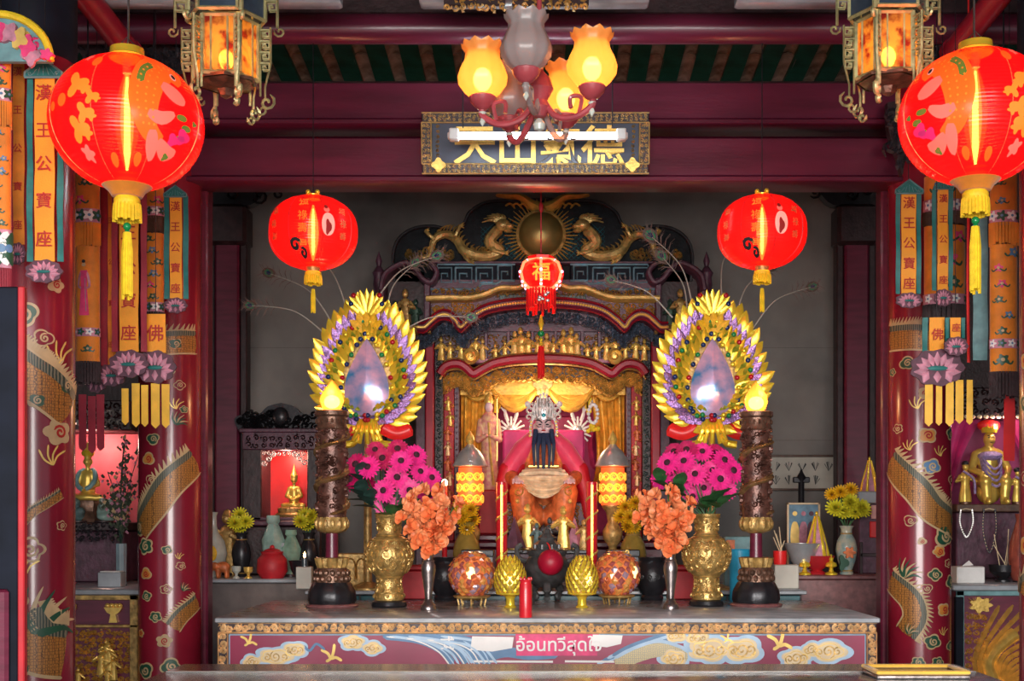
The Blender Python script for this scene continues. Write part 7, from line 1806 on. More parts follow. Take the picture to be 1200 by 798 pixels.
def seated_body(H, knees=True):
    b = MB(); u = H
    b.ball((0, -.04*u, .09*u), (.29*u, .21*u, .09*u), 20, 12)
    for q in (-1, 1):
        b.cap((q*.1*u, 0, .1*u), (q*.27*u, -.12*u, .09*u), .09*u, .065*u); b.cap((q*.27*u, -.12*u, .08*u), (-q*.02*u, -.2*u, .08*u), .06*u, .045*u)
        b.cap((q*.12*u, .0, .54*u), (q*.2*u, -.02*u, .34*u), .062*u, .05*u); b.cap((q*.2*u, -.02*u, .34*u), (q*.04*u, -.19*u, .24*u), .046*u, .034*u)
        b.ball((q*.085*u, 0, .77*u), (.016*u, .02*u, .045*u), 8, 6)
    b.cap((0, .02*u, .14*u), (0, .02*u, .48*u), .14*u, .12*u); b.cap((-.1*u, .01*u, .55*u), (.1*u, .01*u, .55*u), .065*u, .065*u); b.cap((0, .01*u, .58*u), (0, .0, .7*u), .05*u, .045*u)
    b.ball((0, -.01*u, .77*u), (.078*u, .085*u, .1*u), 18, 12); b.cap((0, -.085*u, .785*u), (0, -.098*u, .755*u), .010*u, .014*u); b.ball((0, -.085*u, .725*u), (.022*u, .012*u, .008*u), 8, 6)
    for q in (-1, 1): b.ball((q*.03*u, -.082*u, .79*u), (.018*u, .01*u, .008*u), 8, 6)
    return b

def left_rear():
    # little dark shrine with golden Buddha
    d = 7.5; s_ = d/F; c = P(330, 620, d); zb = ZL
    t = T('plinth_cabinet', 'dark wooden plinth under the little Buddha shrine', 'cabinet', (c.x, d+.12, zb)); top = EYE-(610-CY)*s_
    hh = 1.5-zb-.03; b = MB(); b.bbox(-.26, .26, -.28, .2, 0, hh, .01); O('cabinet_body', b, M['dark_wood'], t); b = MB(); b.bbox(-.275, .275, -.3, .2, hh, hh+.03, .006); O('cabinet_top', b, M['purple_wood'], t)
    t = T('buddha_shrine', 'little dark wooden shrine with red lit niche and carved crest', 'shrine', (c.x, d, 1.5)); z = lambda py: EYE-(py-CY)*s_-1.5; x = lambda px: (px-330)*s_
    b = MB(); b.bbox(x(287), x(309), -.06, .2, 0, z(505), .006); O('side_wall', b, M['dark_wood'], t); b = MB(); b.bbox(x(362), x(374), -.06, .2, 0, z(505), .006); O('side_wall', b, M['dark_wood'], t)
    b = MB(); b.bbox(x(287), x(374), -.07, .2, z(528), z(505), .006); b.bbox(x(284), x(377), -.09, .2, z(508), z(503), .005); O('lintel', b, M['purple_wood'], t)
    b = MB(); scrolls(b, x(290), x(372), z(526), z(511), -.07, .045, .012); O('lintel_carving', b, M['dark_wood'], t)
    b = MB(); b.bbox(x(300), x(372), .19, .21, 0, z(505), .004); O('red_back', b, M['red_bright'], t)
    b = MB(); b.bbox(x(300), x(370), -.06, .2, -.0, .02, .004); O('niche_floor', b, M['purple_wood'], t)
    cr = cat([(x(282), z(505)), (x(277), z(492)), (x(288), z(486)), (x(305), z(486)), (x(316), z(477)), (x(331), z(473))], 5); cr = mirx(cr, x(331)); b = MB(); b.prism(list(reversed(cr)), -.05, .02)
    rr = random.Random(8)
    for k in range(40): b.stroke(spiral(x(rr.uniform(283, 378)), z(rr.uniform(484, 502)), .028, 1.3, rr.uniform(0, 6), rr.choice((-1, 1)), 10), .016, -.05, .03)
    b.ball((x(331), -.06, z(489)), (.05, .03, .055), 14, 10); O('crest', b, M['iron_black'], t)
    b = MB()
    for q in (0, 1):
        for k in range(3): X = x(312+k*5) if not q else x(359-k*5); b.stroke(spiral(X, z(533+5*(2-k)), .02, 1.3, k, 1 if q else -1, 10), .009, -.06, .01)
    for k in range(9): b.stroke(spiral(x(312+k*5.8), z(532), .014, 1.2, k, 1, 9), .007, -.06, .01)
    O('white_lace', b, M['paint_white'], t)
    lamp('niche_light', (x(336), .0, z(534)), 1.6, (1, .55, .4), .04, t)
    tb = T('buddha_statue', 'small golden seated Buddha in the red lit niche', 'statue', Vector((P(342, 600, d).x, d+.07, 1.52)))
    b = MB(); b.lathe([(.10, 0), (.11, .015), (.09, .03), (.095, .05), (.08, .06)], 20, sy=.8, lob=.05, nl=10); O('lotus_seat', b, M['gold_old'], tb)
    b = seated_body(.22); b.v = [(p[0], p[1], p[2]+.05) for p in b.v]; b.lathe([(.02, .23), (.024, .245), (.012, .27), (.004, .30), (0, .32)], 10); sculpt('body', b, mat('gold_skin', (.85,.58,.12), .32, .5, .12, 20), tb, .005, 2)
    # things in front of it
    mums(283, 660, 7.15, ZL, [(281,604,1),(288,612,1),(275,614,1),(284,618,1)], 'yellow-green chrysanthemum in the dark vase beside the gold standing figure', 'dark slim vase of chrysanthemums beside the gold standing figure', 'iron_black', hw=.95)
    mums(362, 660, 7.15, ZL, [(358,604,1),(366,606,1),(352,612,1),(362,615,1)], 'yellow-green chrysanthemum in the dark vase in front of the Buddha shrine', 'dark slim vase of chrysanthemums in front of the Buddha shrine', 'iron_black', hw=.95)
    c, s_ = on2(250, 7.1, ZL); t = T('gourd_vase', 'white porcelain bottle vase with yellow flower beside the plaster post', 'vase', c)
    b = MB(); b.lathe([(8*s_, 0), (9*s_, 2*s_), (14*s_, 16*s_), (16*s_, 28*s_), (13*s_, 42*s_), (6*s_, 52*s_), (4*s_, 60*s_), (4*s_, 72*s_), (5.5*s_, 76*s_), (3*s_, 76*s_), (0, 70*s_)], 24); O('body', b, M['porcelain'], t)
    b = MB(); b.ball((2*s_, -14.5*s_, 28*s_), (6*s_, 2*s_, 9*s_), 10, 7); O('painted_flower', b, M['flower_gold'], t)
    c, s_ = on2(267, 7.32, ZL); t = T('standing_figure', 'thin gold standing figure beside the white bottle vase', 'statue', c)
    b = MB(); figure(b, 0, 0, 0, 78*s_, 0, .6); O('body', b, M['gold_old'], t); b = MB(); b.lathe([(.05, -.0), (.05, .015), (.03, .02)], 14); O('foot', b, M['dark_wood'], t)
    for k, (px, pb, h, w, lab) in enumerate(((322, 655, 72, 13, 'pale jade vase-shaped ornament in front of the Buddha niche'), (334, 640, 40, 10, 'small clear glass jar in front of the golden Buddha'), (343, 655, 55, 11, 'greenish jade rock ornament beside the chrysanthemums'))):
        c, s_ = on2(px-2, 7.12, ZL); t = T('jade_ornament', lab, 'ornament', c)
        b = MB(); b.lathe([(w*.6*s_, 0), (w*.7*s_, 4*s_), (w*.5*s_, 8*s_), (w*.95*s_, h*.45*s_), (w*s_, h*.6*s_), (w*.6*s_, h*.8*s_), (w*.45*s_, h*.86*s_), (w*.6*s_, h*.9*s_), (w*.55*s_, h*s_), (0, h*.98*s_)], 14, lob=.06, nl=5); O('body', b, mat('jade_%d' % k, [(.34,.50,.44), (.45,.50,.52), (.30,.48,.36)][k], .2, 0, .35, 14, coat=.5, trans=.15), t)
        b = MB(); b.lathe([(w*.8*s_, 0), (w*.8*s_, 3*s_), (w*.6*s_, 4*s_)], 14); O('foot', b, M['dark_wood'], t)
    c, s_ = on2(319, 6.96, ZL); t = T('red_pot', 'round red lacquer pot on the dark stone ledge', 'pot', c)
    b = MB(); b.lathe([(13*s_, 0), (18*s_, 8*s_), (17*s_, 22*s_), (12*s_, 28*s_), (13*s_, 31*s_), (0, 33*s_)], 24); O('body', b, M['red_cloth'], t); b = MB(); b.ball((0, 0, 36*s_), 3*s_, 8, 6); b.lathe([(13*s_, 28*s_), (9*s_, 33*s_), (3*s_, 35*s_)], 20); O('lid', b, M['red_cloth'], t)
    c, s_ = on2(261, 6.95, ZL); t = T('elephant_figurine', 'small amber elephant figurine on the dark stone ledge', 'figurine', c)
    b = MB(); b.ball((0, 0, 13*s_), (9*s_, 6*s_, 6.5*s_), 14, 9); b.ball((-9*s_, -2*s_, 14*s_), (4.5*s_, 4.5*s_, 5*s_), 10, 8); b.cap((-12*s_, -3*s_, 13*s_), (-14*s_, -4*s_, 3*s_), 1.8*s_, 1.2*s_)
    for q in (-1, 1):
        for p in (-1, 1): b.cap((q*5*s_, p*3*s_, 10*s_), (q*5*s_, p*3*s_, 2*s_), 2.6*s_, 2.3*s_)
    b.ball((-7*s_, -6*s_, 15*s_), (3.5*s_, 1*s_, 4*s_), 8, 6); sculpt('body', b, M['robe_orange'], t, .005, 2)
    for px, lab, m, h in ((277, 'small pale porcelain cup beside the amber elephant', 'porcelain', 14), (291, 'small gilt goblet beside the porcelain cup', 'gold', 13)):
        c, s_ = on2(px, 6.95, ZL); t = T('offering_cup', lab, 'cup', c); b = MB(); b.lathe([(4*s_, 0), (4*s_, 1*s_), (1.6*s_, 3*s_), (2*s_, h*.4*s_), (5*s_, h*.6*s_), (5.6*s_, h*s_), (5*s_, h*s_), (3*s_, h*.55*s_), (0, h*.5*s_)], 18); O('bowl', b, M[m], t)
        b = MB(); b.lathe([(4.6*s_, 0), (4.6*s_, .8*s_), (3*s_, 1.4*s_)], 18); O('foot', b, M[m], t)
    c, s_ = on2(348, 6.8, ZB); c.x = -1.17; c = Vector((P(352, 680, 6.95).x, 6.95, ZL)); t = T('black_bowl', 'black round-bottomed bowl on the dark stone ledge', 'bowl', c); s_ = 6.95/F
    b = MB(); b.lathe([(6*s_, 0), (7*s_, 2*s_), (11*s_, 10*s_), (13*s_, 20*s_), (12*s_, 20*s_), (9*s_, 11*s_), (0, 6*s_)], 24); O('bowl', b, M['iron_black'], t); b = MB(); b.tube([(13*s_*math.cos(2*PI*i/24), 13*s_*math.sin(2*PI*i/24), 20*s_) for i in range(25)], .8*s_, 5); O('rim', b, M['iron_black'], t)
    c, s_ = on2(357, 6.6, ZB); t = T('candle_box', 'white box with small burning candle behind the carved pillar lamp', 'candle', c)
    b = MB(); b.bbox(-9*s_, 9*s_, -.03, .03, 0, 26*s_, .003); O('box', b, M['paper'], t); b = MB(); b.lathe([(4*s_, 26*s_), (4*s_, 36*s_), (0, 36*s_)], 12); O('candle_cup', b, M['glass_dark'], t); b = MB(); b.lathe([(0, 36*s_), (1.6*s_, 38*s_), (1.2*s_, 41*s_), (0, 44*s_)], 8); O('flame', b, M['candle_flame'], t)
    c, s_ = on2(412, 6.75, ZB); t = T('brass_casket', 'brass arcaded casket behind the big gold vase', 'box', c)
    b = MB(); b.bbox(-20*s_, 20*s_, -.06, .06, 0, 40*s_, .005); O('casket', b, M['gold_old'], t); b = MB()
    for k in range(3): b.stroke(cat([(-16*s_+k*12*s_, 8*s_), (-16*s_+k*12*s_, 28*s_), (-11*s_+k*12*s_, 34*s_), (-6*s_+k*12*s_, 28*s_), (-6*s_+k*12*s_, 8*s_)], 4), 2*s_, -.06, .008)
    O('arcade', b, M['brass'], t)
left_rear()

def centre_rear():
    # tall dragon candles
    c, s_ = on2(588, 6.75, ZB); t = T('tall_candle', 'tall crimson candle with gilt spiral beside the little bud lamp and red candle', 'candle', c); H = 123*s_
    b = MB(); b.lathe([(11*s_, 0), (11*s_, 3*s_), (5*s_, 6*s_), (5*s_, 10*s_), (8*s_, 12*s_)], 20); O('holder', b, M['gold_old'], t)
    b = MB(); b.lathe([(6.5*s_, 11*s_), (6.5*s_, H), (5*s_, H+1*s_), (0, H)], 20); O('wax', b, M['wax_red'], t)
    r = 6.5*s_; b = MB(); n = 70
    b.stroke([(i/n*9*2*PI*r*.5, lerp(14*s_, H-4*s_, i/n)) for i in range(n+1)], 3*s_, mp=lambda u, v, h: ((r+h)*math.sin(u/r), -(r+h)*math.cos(u/r), v), h=1.2*s_); O('gilt_spiral', b, M['gold'], t)
    b = MB(); b.bbox(-1.4*s_, 1.4*s_, -r-1.2*s_, -r+.5*s_, 16*s_, H-3*s_, .001); O('gilt_strip', b, M['gold_bright'], t)
    c, _ = on2(693.5, 6.75, ZB); dup(t, c, 'tall crimson candle with gilt spiral beside the bud lamp near the blue can')
    # pagoda lamps with glowing fretwork
    c, s_ = on2(551, 7.02, ZB); t = T('fretwork_lamp', 'glowing fretwork temple lamp with silver cap near the court attendant', 'lamp', c); z = lambda py: EYE-(py-CY)*s_-ZB
    b = MB(); b.lathe([(14*s_, 0), (14*s_, 3*s_), (6*s_, 8*s_), (5*s_, z(640)), (11*s_, z(632)), (12*s_, z(622)), (6*s_, z(612)), (8*s_, z(600)), (13*s_, z(594)), (13*s_, z(592))], 20); O('stand', b, M['gold_old'], t)
    b = MB(); b.lathe([(13.5*s_, z(592)), (14.5*s_, z(570)), (13.5*s_, z(548))], 24); O('glowing_core', b, mat('lamp_core', (.9,.12,.03), .5, 0, .2, emis=(1,.10,.02), es=.7), t)
    b = MB(); r = 15*s_
    mp = lambda u, v, h: ((r+h)*math.sin(u/r), -(r+h)*math.cos(u/r), v)
    for j in range(3):
        for k in range(10): b.stroke(spiral((k+.5*(j % 2))*2*PI*r/10, z(585-j*13), 4.6*s_, 1.0, 0, 1, 12, .8), 2.2*s_, mp=mp, h=1.2*s_); b.stroke(circ((k+.5*(j % 2))*2*PI*r/10, z(585-j*13), 2*s_, n=6), 1.4*s_, mp=mp, h=1.2*s_)
    O('fretwork', b, mat('lit_gilt', (1,.62,.08), .4, .2, .1, emis=(1,.42,.04), es=.55), t)
    b = MB(); b.lathe([(20*s_, z(547)), (21*s_, z(546)), (19*s_, z(542)), (16.5*s_, z(536)), (12*s_, z(529)), (7*s_, z(525)), (4*s_, z(521)), (0, z(519))], 28); O('silver_cap', b, M['silver'], t)
    b = MB(); b.lathe([(3*s_, z(521)), (5.5*s_, z(516)), (4*s_, z(511)), (2*s_, z(508)), (0, z(504))], 12); O('finial', b, M['gold'], t)
    lamp('fretwork_light', (0, -.14, z(570)), .7, (1, .4, .12), .05, t)
    c, _ = on2(718, 7.02, ZB); dup(t, c, 'glowing fretwork temple lamp with silver cap near the hanging garland')
    # offering stand with little figures
    c, s_ = on2(644, 6.85, ZB); t = T('offering_stand', 'low black offering stand in front of the deity', 'stand', c); h = 1.345-ZB
    b = MB(); b.bbox(-.235, .235, -.1, .14, h-.02, h, .004); O('stand_top', b, M['iron_black'], t)
    for q in (-1, 1):
        for y in (-.06, .1): b = MB(); b.bbox(q*.215-.014, q*.215+.014, y-.014, y+.014, 0, h-.02, .003); O('leg', b, M['iron_black'], t)
    b = MB(); b.bbox(-.22, .22, -.07, -.06, h-.055, h-.02, .003); O('apron', b, M['purple_wood'], t)
    for k, (px, hh, m, lab) in enumerate(((603, 40, 'purple_wood', 'small mauve cone figurine beside the tall candle and bud lamp'), (618, 52, 'gold', 'small gilt standing figurine on the black stand, beside the mauve cone'), (629, 30, 'verdigris', 'dark green little lion figurine in the middle of the black stand'),
                                     (644, 36, 'censer', 'small grey pagoda figurine in the middle of the black stand'), (660, 50, 'gold', 'small gilt standing figurine on the black stand, next to pagoda figurine'), (673, 38, 'lotus_pink', 'small pinkish cone figurine on the black stand'), (684, 34, 'gold_old', 'dull gold figurine on the black stand beside the tall candle'))):
        cc, q = on2(px, 6.80+.11*(k % 2), 1.345); f = T('altar_figurine', lab, 'figurine', cc); H = hh*q
        b = MB(); b.lathe([(H*.22, 0), (H*.22, .008), (H*.15, .012)], 12); O('foot', b, M['gold_old'], f)
        b = MB(); figure(b, 0, 0, .008, H, 0, .5) if k not in (0, 5) else b.lathe([(H*.3, .01), (H*.26, H*.2), (H*.12, H*.6), (H*.05, H*.85), (0, H)], 10, lob=.12, nl=5); O('body', b, M[m], f)
    # marigold bunches in small vases
    for px, hd, lab, vl in ((547, [(540,592,-1),(552,598,-1),(543,608,-1),(555,610,-1),(547,620,-1),(538,603,-1)], 'orange-yellow chrysanthemum beside the fretwork lamp near the court attendant', 'olive glass vase of yellow flowers in front of the fretwork lamp near the attendant'),
                            (742, [(733,595,-1),(745,590,-1),(738,607,-1),(750,604,-1),(744,618,-1),(735,618,-1),(728,606,-1)], 'orange-yellow chrysanthemum beside the fretwork lamp near the garland', 'olive glass vase of yellow flowers in front of the fretwork lamp near the garland')):
        mums(px, 660, 6.78, ZB, hd, lab, vl, vm=mat('olive_glass', (.30,.20,.04), .15, 0, .2, 20, coat=.5) if 'olive_glass' not in M else M['olive_glass'], hw=.9)
    c, s_ = on2(521, 6.9, ZB); t = T('electric_candle', 'small lit electric candle behind the orange gladioli near the court attendant', 'candle', c); h = EYE-(569-CY)*s_-ZB
    b = MB(); b.lathe([(9*s_, 0), (9*s_, 2*s_), (3*s_, 5*s_), (3*s_, h*.6), (4*s_, h*.62), (3*s_, h)], 14); O('stem', b, M['wax_red'], t); b = MB(); b.ball((0, 0, h+3*s_), (3.6*s_, 3.6*s_, 4.6*s_), 10, 8); O('bulb', b, M['bulb_white'], t)
    for px, lab in ((560, 'white offering box behind the amber globe near the dark shrine'), (730, 'white offering box behind the amber globe near the blue can')):
        c, s_ = on2(px, 6.6, ZB); t = T('offering_box', lab, 'box', c); b = MB(); b.bbox(-18*s_, 18*s_, -.05, .05, 0, 38*s_, .004); O('box', b, M['stone_grey'], t); b = MB(); b.bbox(-19*s_, 19*s_, -.055, .055, 38*s_, 46*s_, .004); O('lid', b, M['iron_black'], t)
        if px == 730: letter('9', M['gold'], t, (4*s_, -.057, 42*s_), 11*s_, ext=.02, off=.02)
centre_rear()

def right_rear():
    # ink painting and a picture
    d = 8.265; a, c = P(900, 575, d), P(986, 533, d); t = T('ink_painting', 'wide framed ink painting of plants leaning on the plaster wall', 'picture', ((a.x+c.x)/2, d, a.z)); w, h = (c.x-a.x)/2, c.z-a.z
    b = MB(); b.bbox(-w, w, .0, .03, 0, h, .004); O('paper', b, M['paper'], t)
    b = MB()
    for (x0, x1, z0, z1) in ((-w, w, 0, .015), (-w, w, h-.015, h), (-w, -w+.015, 0, h), (w-.015, w, 0, h)): b.bbox(x0, x1, -.015, .02, z0, z1, .003)
    O('frame', b, M['brown_wood'], t); rr = random.Random(4)
    for k in range(9):
        b = MB(); x, z = -w+.05+(k % 5)*(2*w-.1)/4.4, h*(.68 if k < 5 else .3)
        for j in range(6): aa = rr.uniform(.2, 2.9); b.stroke([(x, z-.03), (x+.03*math.cos(aa), z+.03*math.sin(aa))], [.004, .012], 0, .002, flat=True)
        O('ink_plant', b, M['ink_black'], t)
    d = 7.45; a, c = P(922, 645, d), P(961, 589, d); t = T('framed_picture', 'blue framed picture of robed figures standing on the granite ledge', 'picture', ((a.x+c.x)/2, d, ZR)); w = (c.x-a.x)/2; h = c.z-ZR
    b = MB(); b.bbox(-w, w, 0, .015, .0, h, .003); O('print', b, mat('print_blue', (.12,.25,.36), .5, 0, .4, 16), t)
    b = MB()
    for (x0, x1, z0, z1) in ((-w, w, 0, .012), (-w, w, h-.012, h), (-w, -w+.012, 0, h), (w-.012, w, 0, h)): b.bbox(x0, x1, -.01, .015, z0, z1, .002)
    O('frame', b, M['cream'], t)
    for k, (x, m) in enumerate(((-.05, 'paint_gold'), (.0, 'lotus_pink'), (.045, 'lotus_dark'))): b = MB(); b.fill(lobed(x, h*.5, .022, h*.28, 2, .2), lambda u, v, q: (u, -q, v), .003); b.fill(circ(x, h*.84, .014), lambda u, v, q: (u, -q, v), .003); O('printed_figure', b, M[m], t)
    c, s_ = on2(939, 7.6, ZR); t = T('black_stand', 'slender black cross-topped stand behind the blue framed picture', 'stand', c); h = EYE-(548-CY)*7.6/F-ZR
    b = MB(); b.lathe([(.05, 0), (.05, .015), (.02, .03), (.018, h-.08), (.03, h-.06), (.012, h-.03), (0, h)], 12); O('pole', b, M['iron_black'], t); b = MB(); b.bbox(-.05, .05, -.015, .015, h-.09, h-.055, .005); O('crossbar', b, M['iron_black'], t)
    # triangular gilt offering in a red bowl
    def cone(px, pyb, d, z, H, lab, bowl=True, m='gold'):
        c, s_ = on2(px, d, z); t = T('rice_offering' if bowl else 'gilt_spire', lab, 'offering', c); h0 = 0
        if bowl:
            b = MB(); b.lathe([(10*s_, 0), (11*s_, 2*s_), (6*s_, 5*s_), (18*s_, 14*s_), (21*s_, 22*s_), (19*s_, 22*s_), (0, 18*s_)], 24); O('bowl', b, M['red_cloth'], t); h0 = 19*s_
        b = MB(); b.lathe([(.10*H*2.4, h0), (.09*H*2.4, h0+H*.08), (.20*H, h0+H*.3), (.12*H, h0+H*.55), (.05*H, h0+H*.8), (.03*H, h0+H*.9), (0, h0+H)], 12, lob=.1, nl=6); O('pink_core', b, M['lotus_pink'], t)
        for q in range(6):
            a = 2*PI*q/6; b = MB(); b.tube([(.26*H*math.cos(a), .26*H*math.sin(a), h0), (.17*H*math.cos(a), .17*H*math.sin(a), h0+H*.4), (.04*H*math.cos(a), .04*H*math.sin(a), h0+H*.92)], [.022*H*2, .018*H*2, .01*H*2], 6); O('gilt_rib', b, M['gold_bright'], t)
        b = MB(); b.ball((0, 0, h0+H*.97), (.035*H, .035*H, .06*H), 8, 6); O('tip', b, M['gold_bright'], t)
    cone(957, 672, 7.0, ZR, .25, 'gilt and pink pointed offering in a red bowl')
    # little shelf against the post with gilt spire, pink plaque, red lantern
    c, s_ = on2(1020, 7.15, ZR); t = T('corner_cabinet', 'narrow red cabinet with pink plaque beside the dragon column', 'cabinet', c); z = lambda py: EYE-(py-CY)*s_-ZR
    b = MB(); b.bbox(-16*s_, 16*s_, -.05, .1, 0, z(590), .005); O('case', b, M['purple_wood'], t); b = MB(); b.bbox(-18*s_, 18*s_, -.07, .1, z(590), z(576), .005); O('shelf', b, M['stone_grey'], t)
    b = MB(); b.bbox(-2*s_, 12*s_, -.058, -.05, z(608), z(592), .002); O('pink_plaque', b, M['paint_peach'], t)
    b = MB(); b.bbox(-4*s_, 14*s_, -.07, -.05, z(630), z(611), .004); O('red_drawer', b, M['red_bright'], t)
    for q in (-1, 1): b = MB(); b.bbox(q*14*s_-.008, q*14*s_+.008, -.065, -.05, 0, z(635), .002); O('front_leg', b, M['dark_wood'], t)
    b = MB(); b.bbox(-15*s_, 15*s_, -.065, -.05, z(652), z(648), .002); O('stretcher', b, M['dark_wood'], t)
    cone(1019, 576, 7.15, ZR+z(576), .19, 'slim gilt spire on the corner cabinet shelf', bowl=False)
    # vase of chrysanthemums
    t = mums(992, 672, 6.98, ZR, [(979,596,1.1),(996,590,1.1),(1009,597,1.1),(988,600,1.0),(1003,600,1.0),(985,577,-.8),(997,574,-.8),(975,580,-.8)], 'yellow chrysanthemum in the cloisonne vase on the granite ledge', 'cloisonne vase with painted flowers on the granite ledge', vm=mat('cloisonne', (.14,.30,.33), .25, 0, .0, 20, coat=.4, col2=(.55,.50,.36)), hw=1.05)
    s_ = 6.98/F; b = MB(); b.prism(list(reversed(lobed(0, 26*s_, 6*s_, 6*s_, 6, .25))), -.075, -.06); O('painted_peony', b, M['robe_orange'], t); b = MB(); b.prism(list(reversed(lobed(-7*s_, 14*s_, 5*s_, 8*s_, 3, .3))), -.072, -.05); O('painted_leaf', b, M['paint_green'], t)
    # steel bowl, incense cup, gold candlesticks, white box
    c, s_ = on2(928, 6.98, ZR); c.x = P(940, 600, 6.98).x; t = T('steel_bowl', 'wide stainless steel bowl on the granite ledge', 'bowl', c)
    b = MB(); b.lathe([(9*s_, 0), (10*s_, 3*s_), (6*s_, 7*s_), (13*s_, 16*s_), (21*s_, 36*s_), (20*s_, 36*s_), (12*s_, 17*s_), (0, 12*s_)], 28); O('bowl', b, M['steel'], t); b = MB(); b.tube([(21*s_*math.cos(2*PI*i/28), 21*s_*math.sin(2*PI*i/28), 36*s_) for i in range(29)], .7*s_, 5); O('rim', b, M['steel'], t)
    c, s_ = on2(914, 6.65, ZB); t = T('incense_cup', 'red cup of incense sticks on the white box beside the pillar lamp', 'cup', Vector((c.x, c.y, ZB+.0)))
    b = MB(); b.bbox(-8*s_, 20*s_, -.05, .05, 0, 28*s_, .004); O('white_box', b, M['paper'], t); b = MB(); b.lathe([(7*s_, 28*s_), (8*s_, 34*s_), (8*s_, 44*s_), (6*s_, 44*s_), (0, 40*s_)], 16); O('cup', b, M['red_bright'], t)
    for k in range(5): b = MB(); b.tube([(R.uniform(-3, 3)*s_, 0, 40*s_), (R.uniform(-9, 7)*s_, 0, (56+k*4)*s_)], .6*s_, 4); O('incense_stick', b, M['cream'], t)
    for px, lab in ((943, 'little gold candlestick beside the red bowl and steel bowl'), (974, 'little gold candlestick between red bowl and cloisonne vase')):
        c, s_ = on2(px, 6.93, ZR); t = T('gold_candlestick', lab, 'candlestick', c); b = MB(); b.lathe([(7*s_, 0), (7.5*s_, 2*s_), (3*s_, 4*s_), (2*s_, 8*s_), (7*s_, 10*s_), (6*s_, 14*s_), (2*s_, 16*s_), (3*s_, 20*s_), (0, 21*s_)], 18); O('body', b, M['gold_bright'], t); b = MB(); b.tube([(0, 0, 20*s_), (0, 0, 24*s_)], 1*s_, 6); O('spike', b, M['gold_bright'], t)
    c, s_ = on2(880, 6.72, ZB); t = T('small_picture_box', 'small orange and teal printed box behind the blue can', 'box', Vector((P(868, 600, 6.72).x, 6.72, ZB))); b = MB(); b.bbox(-20*s_, 14*s_, -.03, .03, 0, 60*s_, .003); O('box', b, M['teal_pale'], t); b = MB(); b.bbox(-18*s_, -8*s_, -.035, -.03, 30*s_, 56*s_, .001); O('printed_label', b, M['robe_orange'], t)
right_rear()

